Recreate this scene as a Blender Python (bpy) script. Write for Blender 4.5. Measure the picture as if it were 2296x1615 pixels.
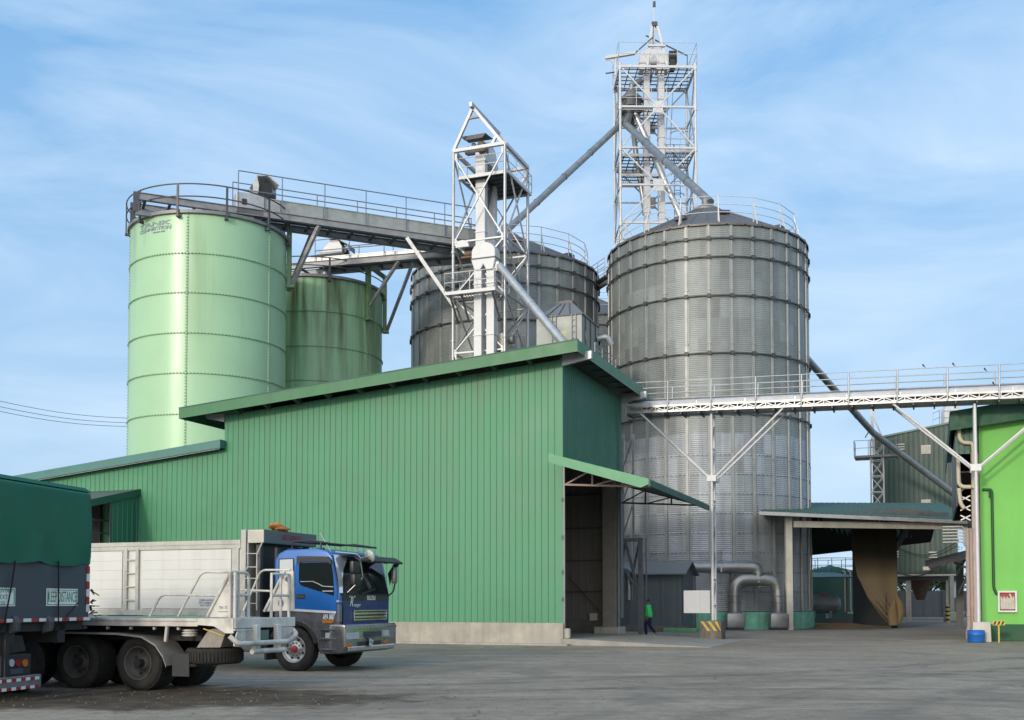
import bpy, bmesh, math, random
from mathutils import Vector as V, Matrix
random.seed(7)
R = math.radians
sc = bpy.context.scene
for o in list(bpy.data.objects):
    bpy.data.objects.remove(o)

# ------------------------------------------------------------------ camera
F, CX, HOR, CAMH, PITCH = 2450.0, 1148.0, 1350.0, 1.6, R(2.5)   # in photo pixels of a 2296 px wide view
YPP = HOR - F * math.tan(PITCH)
cd = bpy.data.cameras.new('camera')
cam = bpy.data.objects.new('camera', cd)
sc.collection.objects.link(cam)
cd.sensor_fit = 'HORIZONTAL'; cd.sensor_width = 36.0
cd.lens = F / 2296 * 36
cd.shift_y = (YPP - 807.5) / 2296
cd.clip_end = 3000; cd.clip_start = 0.1
cam.location = (0, 0, CAMH)
cam.rotation_euler = (R(90) + PITCH, 0, 0)
sc.camera = cam

# ------------------------------------------------------------------ sky and sun
SUN_EL, SUN_AZ = R(15), R(210)          # azimuth clockwise from +Y: behind the camera, to the left
w = bpy.data.worlds.new("World"); sc.world = w; w.use_nodes = True
nt = w.node_tree; N = nt.nodes; Lk = nt.links
bg = N['Background']
sky = N.new('ShaderNodeTexSky'); sky.sky_type = 'NISHITA'; sky.sun_disc = False
sky.sun_elevation = SUN_EL; sky.sun_rotation = SUN_AZ
sky.air_density = 1.0; sky.dust_density = 2.0; sky.ozone_density = 2.2
tc = N.new('ShaderNodeTexCoord')
mp = N.new('ShaderNodeMapping'); mp.inputs['Scale'].default_value = (1.0, 1.0, 3.2)
mp.inputs['Rotation'].default_value = (R(8), R(-22), R(20))
Lk.new(tc.outputs['Generated'], mp.inputs['Vector'])
n1 = N.new('ShaderNodeTexNoise'); n1.inputs['Scale'].default_value = 2.6; n1.inputs['Detail'].default_value = 10
n1.inputs['Roughness'].default_value = 0.58; n1.inputs['Distortion'].default_value = 0.7
Lk.new(mp.outputs[0], n1.inputs['Vector'])
cr = N.new('ShaderNodeValToRGB')
cr.color_ramp.elements[0].position = 0.38; cr.color_ramp.elements[0].color = (0.0, 0.0, 0.0, 1)
cr.color_ramp.elements[1].position = 0.70; cr.color_ramp.elements[1].color = (0.74, 0.74, 0.74, 1)
Lk.new(n1.outputs['Fac'], cr.inputs['Fac'])
mx = N.new('ShaderNodeMixRGB'); mx.blend_type = 'MIX'
mx.inputs['Color2'].default_value = (4.6, 5.7, 6.9, 1)      # thin high cloud, lit
veil = N.new('ShaderNodeMixRGB'); veil.inputs['Fac'].default_value = 0.62      # milky humid air over the whole sky
veil.inputs['Color2'].default_value = (1.25, 3.5, 6.6, 1)
Lk.new(sky.outputs['Color'], veil.inputs['Color1'])
sxy = N.new('ShaderNodeSeparateXYZ'); Lk.new(tc.outputs['Generated'], sxy.inputs[0])
hr_ = N.new('ShaderNodeMapRange'); Lk.new(sxy.outputs['Z'], hr_.inputs['Value'])
hr_.inputs['From Min'].default_value = 0.0; hr_.inputs['From Max'].default_value = 0.52
hr_.inputs['To Min'].default_value = 0.92; hr_.inputs['To Max'].default_value = 0.0
hz = N.new('ShaderNodeMixRGB'); Lk.new(hr_.outputs[0], hz.inputs['Fac']); Lk.new(veil.outputs[0], hz.inputs['Color1'])
hz.inputs['Color2'].default_value = (3.6, 4.8, 6.0, 1)
Lk.new(cr.outputs['Color'], mx.inputs['Fac'])
Lk.new(hz.outputs['Color'], mx.inputs['Color1'])
dt = N.new('ShaderNodeVectorMath'); dt.operation = 'DOT_PRODUCT'; Lk.new(tc.outputs['Generated'], dt.inputs[0])
dt.inputs[1].default_value = (math.sin(SUN_AZ)*math.cos(SUN_EL), math.cos(SUN_AZ)*math.cos(SUN_EL), math.sin(SUN_EL))
pw = N.new('ShaderNodeMath'); pw.operation = 'MULTIPLY_ADD'; pw.inputs[1].default_value = .5; pw.inputs[2].default_value = .5; Lk.new(dt.outputs['Value'], pw.inputs[0])
pw2 = N.new('ShaderNodeMath'); pw2.operation = 'POWER'; pw2.inputs[1].default_value = 7.0; Lk.new(pw.outputs[0], pw2.inputs[0])
glow = N.new('ShaderNodeMixRGB'); glow.blend_type = 'ADD'; glow.inputs['Color2'].default_value = (13.5, 11.4, 8.8, 1)   # bright hazy sky round the low sun
Lk.new(pw2.outputs[0], glow.inputs['Fac'])
Lk.new(mx.outputs['Color'], glow.inputs['Color1']); Lk.new(glow.outputs['Color'], bg.inputs['Color'])
bg.inputs['Strength'].default_value = 0.12

sd = bpy.data.lights.new('sun', 'SUN'); sd.energy = 1.25; sd.angle = R(5); sd.color = (1.0, 0.90, 0.76)
sun = bpy.data.objects.new('sun', sd); sc.collection.objects.link(sun)
sdir = V((math.sin(SUN_AZ) * math.cos(SUN_EL), math.cos(SUN_AZ) * math.cos(SUN_EL), math.sin(SUN_EL)))
sun.rotation_euler = sdir.to_track_quat('Z', 'Y').to_euler()
sun.location = (-40, -60, 60)

sc.render.engine = 'CYCLES'
sc.view_settings.view_transform = 'Standard'; sc.view_settings.look = 'None'
sc.view_settings.exposure = 0.4; sc.view_settings.gamma = 1.0
sc.render.resolution_x = 1024; sc.render.resolution_y = 720

# ------------------------------------------------------------------ measuring helpers
def ray(x, y):
    u = (x - CX) / F; q = (YPP - y) / F; c, s = math.cos(PITCH), math.sin(PITCH)
    return V((u, c - s * q, s + c * q))
CAM = V((0, 0, CAMH))
def at(x, y, Y):
    d = ray(x, y); return CAM + d * (Y / d.y)
def ground(x, y, h=0.0):
    d = ray(x, y); return CAM + d * ((h - CAMH) / d.z)

class Frame:
    """local axes of a thing: x along its long side, y into the depth, z up"""
    def __init__(s, loc, deg):
        s.loc = V(loc); s.deg = deg
        s.M = Matrix.Translation(s.loc) @ Matrix.Rotation(R(deg), 4, 'Z'); s.I = s.M.inverted()
    def L(s, p): return s.I @ V(p)
    def W(s, p): return s.M @ V(p)
    def px(s, x, y, ax, val):
        o = s.I @ CAM; d = s.I.to_3x3() @ ray(x, y); k = 'xyz'.index(ax)
        return o + d * ((val - o[k]) / d[k])

# ------------------------------------------------------------------ mesh helpers
def perp(d):
    up = V((0, 0, 1)) if abs(d.z) < 0.95 else V((0, 1, 0))
    s = d.cross(up).normalized(); return s, s.cross(d).normalized()

class MB:
    def __init__(s): s.v = []; s.f = []; s.m = []; s.sm = []
    def add(s, vs, fs, m=0, smooth=False):
        b = len(s.v); s.v += [V(p) for p in vs]
        for f in fs: s.f.append([i + b for i in f]); s.m.append(m); s.sm.append(smooth)
        return s
    def box(s, x0, x1, y0, y1, z0, z1, m=0):
        return s.add([(x0,y0,z0),(x1,y0,z0),(x1,y1,z0),(x0,y1,z0),(x0,y0,z1),(x1,y0,z1),(x1,y1,z1),(x0,y1,z1)],
              [(0,3,2,1),(4,5,6,7),(0,1,5,4),(1,2,6,5),(2,3,7,6),(3,0,4,7)], m)
    def bar(s, p, q, w, h=None, m=0, up=None):
        p, q = V(p), V(q); h = h or w; d = (q - p).normalized()
        if up is None: a, b = perp(d)
        else: a = d.cross(V(up)).normalized(); b = a.cross(d).normalized()
        a = a * w / 2; b = b * h / 2
        vs = [p-a-b, p+a-b, p+a+b, p-a+b, q-a-b, q+a-b, q+a+b, q-a+b]
        return s.add(vs, [(0,3,2,1),(4,5,6,7),(0,1,5,4),(1,2,6,5),(2,3,7,6),(3,0,4,7)], m)
    def path(s, pts, r, n=8, m=0, caps=True, closed=False, radii=None):
        pts = [V(p) for p in pts]; k = len(pts); vs = []; fs = []
        a0 = None
        for i, p in enumerate(pts):
            if closed: t = (pts[(i+1) % k] - pts[i-1]).normalized(); mit = 1
            elif i == 0: t = (pts[1] - p).normalized()
            elif i == k-1: t = (p - pts[i-1]).normalized()
            else: t = ((pts[i+1]-p).normalized() + (p-pts[i-1]).normalized()).normalized()
            if a0 is None: a, b = perp(t)
            else:
                a = (a0 - t * a0.dot(t))
                a = a.normalized() if a.length > 1e-4 else perp(t)[0]
                b = a.cross(t).normalized() * -1
                b = t.cross(a).normalized()
            a0 = a; b = t.cross(a).normalized()
            rr = radii[i] if radii else r
            for j in range(n):
                an = 2*math.pi*j/n; vs.append(p + a*math.cos(an)*rr + b*math.sin(an)*rr)
        kk = k if closed else k-1
        for i in range(kk):
            i2 = (i+1) % k
            for j in range(n):
                j2 = (j+1) % n; fs.append((i*n+j, i*n+j2, i2*n+j2, i2*n+j))
        s.add(vs, fs, m, True)
        if caps and not closed:
            s.add(vs[:n], [tuple(range(n))], m); s.add(vs[-n:], [tuple(range(n))], m)
        return s
    def tube(s, p, q, r, n=8, m=0, r2=None):
        return s.path([p, q], r, n, m, radii=[r, r if r2 is None else r2])
    def lathe(s, prof, n=48, M=None, m=0, smooth=True, a0=0.0, a1=2*math.pi, close_prof=False):
        full = abs(a1 - a0 - 2*math.pi) < 1e-6; c = n if full else n+1; k = len(prof); vs = []; fs = []
        for i in range(c):
            an = a0 + (a1-a0)*i/n; ca, sa = math.cos(an), math.sin(an)
            for (r, z) in prof:
                p = V((r*ca, r*sa, z)); vs.append(M @ p if M is not None else p)
        for i in range(n):
            i2 = (i+1) % c
            for j in range(k if close_prof else k-1):
                j2 = (j+1) % k
                fs.append((i*k+j, i2*k+j, i2*k+j2, i*k+j2))
        return s.add(vs, fs, m, smooth)
    def prism(s, poly, vec, m=0):
        poly = [V(p) for p in poly]; vec = V(vec); n = len(poly)
        vs = poly + [p + vec for p in poly]
        fs = [tuple(range(n))[::-1], tuple(range(n, 2*n))] + [(i, (i+1) % n, n+(i+1) % n, n+i) for i in range(n)]
        return s.add(vs, fs, m)
    def disc(s, c, nrm, r, n=20, m=0, r2=None):
        c = V(c); a, b = perp(V(nrm).normalized()); r2 = r2 or r
        return s.add([c + a*math.cos(2*math.pi*i/n)*r + b*math.sin(2*math.pi*i/n)*r2 for i in range(n)], [tuple(range(n))], m)
    def mesh(s, name, mats, bevel=0, seg=2, weld=False):
        me = bpy.data.meshes.new(name); me.from_pydata(s.v, [], s.f)
        for mt in (mats if isinstance(mats, (list, tuple)) else [mats]): me.materials.append(mt)
        for p, mi, sm in zip(me.polygons, s.m, s.sm): p.material_index = mi; p.use_smooth = sm
        bm = bmesh.new(); bm.from_mesh(me)
        if weld: bmesh.ops.remove_doubles(bm, verts=bm.verts, dist=1e-4)
        bmesh.ops.recalc_face_normals(bm, faces=bm.faces)
        if bevel:
            es = [e for e in bm.edges if len(e.link_faces) == 2 and e.calc_face_angle(0) > 0.35]
            bmesh.ops.bevel(bm, geom=es, offset=bevel, segments=seg, profile=0.6, affect='EDGES', clamp_overlap=True)
            for f in bm.faces:
                f.smooth = True if seg > 1 else f.smooth
        bm.to_mesh(me); bm.free()
        return me
    def build(s, name, mats, parent=None, bevel=0, seg=2, weld=False):
        me = s.mesh(name, mats, bevel, seg, weld)
        if bevel and seg > 1:
            me.set_sharp_from_angle(angle=R(35))
        o = bpy.data.objects.new(name, me); sc.collection.objects.link(o)
        if parent: o.parent = parent
        return o

def arcpath(pts, rad, n=6):
    """round the corners of a polyline"""
    pts = [V(p) for p in pts]; out = [pts[0]]
    for i in range(1, len(pts)-1):
        p = pts[i]; d1 = (pts[i-1]-p); d2 = (pts[i+1]-p)
        c = min(rad, d1.length*.49, d2.length*.49)
        a = p + d1.normalized()*c; b = p + d2.normalized()*c
        for k in range(n+1):
            t = k/n; out.append(a*(1-t)**2 + p*2*t*(1-t) + b*t*t)
    out.append(pts[-1]); return out

def ribbed(mb, s0, s1, zlo, zhi, fmap, pitch=.26, top=.022, foot=.05, h=.023, m=0, phase=.13):
    """profiled sheet: vertical ribs at a pitch; fmap(s, d, z) places it"""
    xs = [(s0, 0.0)]; x = s0 + phase
    while x < s1 - foot:
        xs += [(x-foot/2, 0), (x-top/2, h), (x+top/2, h), (x+foot/2, 0)]; x += pitch
    xs.append((s1, 0.0))
    lo = zlo if callable(zlo) else (lambda q: zlo); hi = zhi if callable(zhi) else (lambda q: zhi)
    vs = []; fs = []
    for (q, d) in xs: vs += [fmap(q, d, lo(q)), fmap(q, d, hi(q))]
    for i in range(len(xs)-1): fs.append((2*i, 2*i+2, 2*i+3, 2*i+1))
    mb.add(vs, fs, m); return mb

def tag(o, label=None, cat=None, group=None, kind=None):
    if label: o['label'] = label
    if cat: o['category'] = cat
    if group: o['group'] = group
    if kind: o['kind'] = kind
    return o
def thing(name, label, cat, loc=(0,0,0), deg=0.0, group=None):
    o = bpy.data.objects.new(name, None); sc.collection.objects.link(o)
    o.empty_display_size = .3
    o.location = loc; o.rotation_euler = (0, 0, R(deg)); tag(o, label, cat, group); return o
def copy_tree(o, parent=None):
    c = o.copy(); sc.collection.objects.link(c); c.parent = parent
    for ch in list(o.children): copy_tree(ch, c)
    return c
def one_bar(name, p, q, w, mat, parent, h=None, label=None, round=False, up=None):
    mb = MB()
    if round: mb.tube(p, q, w/2, 10)
    else: mb.bar(p, q, w, h, up=up)
    o = mb.build(name, mat, parent)
    if label: o['label'] = label
    return o
def railing(parent, pts, h, rails, r, mat, closed=False, name='railing', post_r=None, drop=0.0, posts=True, up=None):
    """top rail mesh with its posts as sub-parts"""
    mb = MB(); pts = [V(p) for p in pts]; Z = V((0,0,1))
    for k in rails: mb.path([p + Z*h*k for p in pts], r, 6, closed=closed)
    o = mb.build(name, mat, parent)
    if posts:
        for p in pts:
            q = MB(); q.tube(p - Z*drop, p + Z*h, post_r or r, 6); q.build('post', mat, o)
    return o
def text(name, body, size, mat, parent, M, ext=.003, sx=1.0, align='CENTER', shear=0.0, bold=0.0):
    cu = bpy.data.curves.new(name, 'FONT'); cu.body = body; cu.size = size; cu.extrude = ext
    cu.align_x = align; cu.align_y = 'CENTER'; cu.shear = shear; cu.resolution_u = 3; cu.offset = bold
    t = bpy.data.objects.new(name, cu); sc.collection.objects.link(t)
    bpy.context.view_layer.update()
    me = bpy.data.meshes.new_from_object(t.evaluated_get(bpy.context.evaluated_depsgraph_get()))
    bpy.data.objects.remove(t)
    me.transform(M @ Matrix.Diagonal((sx, 1, 1, 1)))
    me.materials.clear(); me.materials.append(mat)
    o = bpy.data.objects.new(name, me); sc.collection.objects.link(o)
    if parent: o.parent = parent
    return o
def basis(origin, x, y):
    """matrix taking text's x, y axes to the given directions"""
    x = V(x).normalized(); y = V(y).normalized(); z = x.cross(y)
    M = Matrix.Identity(4)
    for i in range(3): M[i][0] = x[i]; M[i][1] = y[i]; M[i][2] = z[i]; M[i][3] = origin[i]
    return M

# ------------------------------------------------------------------ materials
def pm(name, col, rough=.6, metal=0.0, var=.12, scale=3.0, streak=0.0, scol=None, bump=0.0, bscale=40.0, spec=.5,
       rvar=.1, zmask=None, smin=.45, sscale=3.0, coat=0.0, grime=0.0):
    """painted/raw surface: base colour with blotches, optional run-down stains (streak, scol) and fine bump"""
    m = bpy.data.materials.new(name); m.use_nodes = True; t = m.node_tree; n = t.nodes; l = t.links
    b = n['Principled BSDF']; b.inputs['Roughness'].default_value = rough; b.inputs['Metallic'].default_value = metal
    b.inputs['Specular IOR Level'].default_value = spec
    if coat: b.inputs['Coat Weight'].default_value = coat; b.inputs['Coat Roughness'].default_value = .08
    tcn = n.new('ShaderNodeTexCoord')
    nz = n.new('ShaderNodeTexNoise'); nz.inputs['Scale'].default_value = scale; nz.inputs['Detail'].default_value = 6
    nz.inputs['Roughness'].default_value = .62
    l.new(tcn.outputs['Object'], nz.inputs['Vector'])
    r = n.new('ShaderNodeValToRGB'); e = r.color_ramp.elements
    e[0].position = .3; e[1].position = .72
    e[0].color = (*[c*(1-var) for c in col], 1); e[1].color = (*[min(1, c*(1+var)) for c in col], 1)
    l.new(nz.outputs['Fac'], r.inputs['Fac']); out = r.outputs['Color']
    def mixin(out, fac, c2):
        mxn = n.new('ShaderNodeMixRGB'); l.new(fac, mxn.inputs['Fac']); l.new(out, mxn.inputs['Color1'])
        mxn.inputs['Color2'].default_value = (*c2, 1); return mxn.outputs['Color']
    if streak:
        mpn = n.new('ShaderNodeMapping'); mpn.inputs['Scale'].default_value = (sscale, sscale, sscale*.07)
        l.new(tcn.outputs['Object'], mpn.inputs['Vector'])
        n2 = n.new('ShaderNodeTexNoise'); n2.inputs['Scale'].default_value = 1.0; n2.inputs['Detail'].default_value = 5
        l.new(mpn.outputs[0], n2.inputs['Vector'])
        r2 = n.new('ShaderNodeValToRGB'); e2 = r2.color_ramp.elements
        e2[0].position = smin; e2[1].position = min(1, smin+.3); e2[0].color = (0,0,0,1); e2[1].color = (streak,)*3 + (1,)
        l.new(n2.outputs['Fac'], r2.inputs['Fac']); fac = r2.outputs['Color']
        if zmask:                                   # stains, and the curtain's painted shade, fade between two heights
            sx = n.new('ShaderNodeSeparateXYZ'); l.new(tcn.outputs['Object'], sx.inputs[0])
            mr = n.new('ShaderNodeMapRange'); l.new(sx.outputs['Z'], mr.inputs['Value'])
            mr.inputs['From Min'].default_value = zmask[0]; mr.inputs['From Max'].default_value = zmask[1]
            mu = n.new('ShaderNodeMath'); mu.operation = 'MULTIPLY'; l.new(fac, mu.inputs[0]); l.new(mr.outputs[0], mu.inputs[1])
            fac = mu.outputs[0]
        out = mixin(out, fac, scol or tuple(c*.4 for c in col))
    if grime:
        n4 = n.new('ShaderNodeTexNoise'); n4.inputs['Scale'].default_value = scale*.35; n4.inputs['Detail'].default_value = 8
        n4.inputs['Roughness'].default_value = .7
        l.new(tcn.outputs['Object'], n4.inputs['Vector'])
        r4 = n.new('ShaderNodeValToRGB'); r4.color_ramp.elements[0].position = .5; r4.color_ramp.elements[1].position = .72
        r4.color_ramp.elements[0].color = (0,0,0,1); r4.color_ramp.elements[1].color = (grime,)*3 + (1,)
        l.new(n4.outputs['Fac'], r4.inputs['Fac'])
        out = mixin(out, r4.outputs['Color'], (.09, .075, .055))
    l.new(out, b.inputs['Base Color'])
    if rvar:
        mr = n.new('ShaderNodeMapRange'); l.new(nz.outputs['Fac'], mr.inputs['Value'])
        mr.inputs['From Min'].default_value = .3; mr.inputs['From Max'].default_value = .7
        mr.inputs['To Min'].default_value = max(.02, rough-rvar); mr.inputs['To Max'].default_value = min(1, rough+rvar)
        l.new(mr.outputs[0], b.inputs['Roughness'])
    if bump:
        n3 = n.new('ShaderNodeTexNoise'); n3.inputs['Scale'].default_value = bscale; n3.inputs['Detail'].default_value = 4
        l.new(tcn.outputs['Object'], n3.inputs['Vector'])
        bn = n.new('ShaderNodeBump'); bn.inputs['Strength'].default_value = bump; bn.inputs['Distance'].default_value = .02
        l.new(n3.outputs['Fac'], bn.inputs['Height']); l.new(bn.outputs[0], b.inputs['Normal'])
    return m

GREEN_WALL = pm('green_wall', (.060,.228,.118), .5, var=.13, scale=.5, streak=.55, scol=(.085,.15,.07), smin=.48, sscale=1.6, zmask=(3.5, 10.5), grime=.10)
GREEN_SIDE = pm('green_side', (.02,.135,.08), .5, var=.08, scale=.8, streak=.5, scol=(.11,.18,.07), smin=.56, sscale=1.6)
GREEN_FASC = pm('green_fascia', (.045,.165,.07), .5, var=.1, scale=1.5, streak=.2)
TEAL_FASC = pm('teal_fascia', (.055,.17,.15), .45, var=.1, scale=1.5)
GREEN_DARK = pm('dark_green_metal', (.02,.09,.06), .55, var=.15, scale=1.2)
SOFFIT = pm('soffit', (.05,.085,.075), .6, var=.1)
ROOF_TOP = pm('roof_sheet', (.10,.17,.13), .5, var=.15, scale=1.0, grime=.4)
GIRDER = pm('girder_grey', (.27,.275,.28), .5, .2, var=.2, scale=3, grime=.3)
CONC = pm('concrete', (.38,.355,.30), .9, var=.16, scale=1.6, streak=.4, scol=(.16,.15,.12), bump=.3, bscale=25, spec=.2, grime=.35)
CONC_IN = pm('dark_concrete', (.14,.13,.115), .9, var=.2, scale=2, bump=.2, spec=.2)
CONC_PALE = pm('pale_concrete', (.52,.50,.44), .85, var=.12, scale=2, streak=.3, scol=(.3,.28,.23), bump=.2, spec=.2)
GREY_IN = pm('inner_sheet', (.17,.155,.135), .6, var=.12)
STEEL = pm('grey_steel', (.20,.205,.21), .5, .3, var=.2, scale=4)
STEEL_D = pm('dark_steel', (.085,.085,.09), .55, .2, var=.25, scale=4)
STEEL_L = pm('light_steel', (.42,.42,.42), .42, .5, var=.2, scale=3, grime=.3)
WHITE = pm('white_steel', (.58,.585,.59), .42, 0, var=.08, scale=3, streak=.35, scol=(.42,.36,.28), smin=.55, sscale=4)
ALU = pm('aluminium_paint', (.41,.42,.43), .38, .35, var=.12, scale=3, grime=.25)
GALV_DUCT = pm('galvanised_duct', (.30,.31,.31), .42, .75, var=.2, scale=2.2, bump=.15, bscale=5, grime=.3)
TANK_GREEN = pm('tank_green', (.33,.53,.32), .33, 0, var=.06, scale=.35, streak=.75, scol=(.13,.17,.05), zmask=(13, 20), smin=.53, sscale=.9, spec=.5, rvar=.05)
TANK_MOSS = pm('tank_mossy_green', (.30,.50,.29), .38, 0, var=.12, scale=.5, streak=1.0, scol=(.085,.10,.022), zmask=(11, 19.5), smin=.38, sscale=2.4)
TANK_SEAM = pm('tank_seam', (.17,.29,.18), .5, var=.1)
TANK_STEEL_GREEN = pm('bracket_green', (.18,.30,.15), .55, var=.25, scale=1.5, streak=.6, scol=(.06,.09,.04))
BLACK = pm('black_rubber', (.018,.018,.018), .85, var=.3, scale=6, spec=.2)
BLACKP = pm('black_plastic', (.02,.02,.022), .45, var=.2)
GLASS = pm('dark_glass', (.012,.016,.016), .06, 0, var=.1, rvar=0.02, spec=.7)
CHROME = pm('chrome', (.62,.63,.64), .16, 1.0, var=.08, rvar=.05)
CHROME_D = pm('grey_bumper', (.26,.26,.27), .28, .8, var=.15, rvar=.08, grime=.2)
RED = pm('red_paint', (.34,.025,.02), .5, var=.12)
TAPE_W = pm('white_tape', (.72,.72,.70), .4, var=.05)
YELLOW = pm('yellow_paint', (.55,.40,.07), .7, var=.2, scale=6, grime=.4)
BRIGHT = pm('bright_green_render', (.19,.49,.12), .8, var=.09, scale=.5, streak=.3, scol=(.13,.40,.08), spec=.2, smin=.48, sscale=1.2, bump=.12, bscale=14)
TURQ = pm('turquoise_paint', (.22,.56,.42), .75, var=.2, scale=1.5, streak=.5, scol=(.12,.14,.10), bump=.2, spec=.25, grime=.3)
TURQ_G = pm('faded_green_paint', (.13,.32,.17), .75, var=.2, scale=1.5, grime=.3)
WHITE_VAN = pm('white_panel', (.62,.62,.58), .45, var=.05, scale=1.5, streak=.25, scol=(.36,.33,.27), smin=.5, sscale=3)
VAN_FRAME = pm('van_frame', (.46,.45,.40), .6, var=.12, scale=4, grime=.5)
BED_WHITE = pm('worn_white_paint', (.60,.585,.53), .6, var=.16, scale=4, streak=.4, scol=(.2,.15,.1), grime=.6)
BED_TOP = pm('deck_plate', (.30,.28,.25), .7, .1, var=.2, scale=3, grime=.5)
BLUE = pm('blue_paint', (.010,.115,.40), .3, .1, var=.05, scale=2, rvar=.03, coat=.7)
BLUE_D = pm('dark_blue_paint', (.006,.025,.15), .3, .1, var=.1, scale=2, rvar=.03, coat=.2)
TARP = pm('green_tarp', (.001,.115,.060), .6, var=.12, scale=2, bump=.2, bscale=6)
SLATE = pm('slate_board', (.055,.068,.08), .6, var=.1, scale=2, bump=.05)
ORANGE = pm('orange_cloth', (.60,.24,.06), .8, var=.15, scale=5)
DUST_CLOTH = pm('dusty_cloth', (.155,.115,.065), .95, var=.12, scale=1.2, bump=.25, bscale=5, spec=.1)
GREY_SHED = pm('grey_shed', (.105,.125,.135), .5, .1, var=.08, scale=1.5, streak=.3)
GREY_ROOF = pm('grey_roof', (.15,.165,.17), .5, .1, var=.1, scale=2)
FAR_GREEN = pm('far_green_sheet', (.028,.062,.048), .5, var=.18, scale=.5, streak=.3, scol=(.09,.12,.10), sscale=.8)
RIB_MAT = pm('galvanised_rib', (.30,.315,.31), .5, .3, var=.15, scale=1.5, grime=.2)
RING_MAT = pm('wind_ring_steel', (.07,.075,.075), .55, .3, var=.2)
BIN_ROOF = pm('bin_roof', (.135,.125,.115), .5, .3, var=.2, scale=1.2, grime=.3)
SKIN = pm('skin', (.22,.12,.075), .6, var=.05)
SHIRT = pm('green_shirt', (.04,.72,.17), .8, var=.1, scale=8)
NAVY = pm('navy_trousers', (.008,.011,.05), .85, var=.1, scale=8)
HAIR = pm('black_hair', (.01,.009,.008), .6, var=.1)
BLUE_DRUM = pm('blue_plastic', (.01,.11,.40), .4, var=.1, scale=2)
PINK_PIPE = pm('pinkish_pipe', (.40,.31,.27), .6, var=.15, scale=2, streak=.4, scol=(.2,.12,.08))
CREAM_PIPE = pm('cream_pipe', (.50,.44,.33), .5, var=.1)
BOARD = pm('pale_board', (.55,.57,.60), .5, var=.06, streak=.25, scol=(.25,.2,.15), smin=.58, sscale=5)
INK_BLUE = pm('faded_blue_ink', (.10,.12,.22), .7, var=.1)
INK = pm('black_ink', (.02,.02,.025), .7, var=.1)
INK_GREEN = pm('green_ink', (.04,.20,.06), .6, var=.1)
LOGO = pm('logo_grey', (.19,.26,.27), .6, var=.1)
TANK_FAR = pm('far_tank_green', (.035,.10,.075), .5, var=.15, scale=.5)
AMBER = pm('amber_lens', (.50,.16,.02), .25, var=.05)
LENS = pm('lamp_lens', (.45,.47,.46), .12, var=.1, rvar=.03)
LENS_RED = pm('red_lens', (.30,.02,.015), .25, var=.05)
BROWN_RUST = pm('rusty_steel', (.14,.085,.055), .75, var=.3, scale=5)

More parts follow.
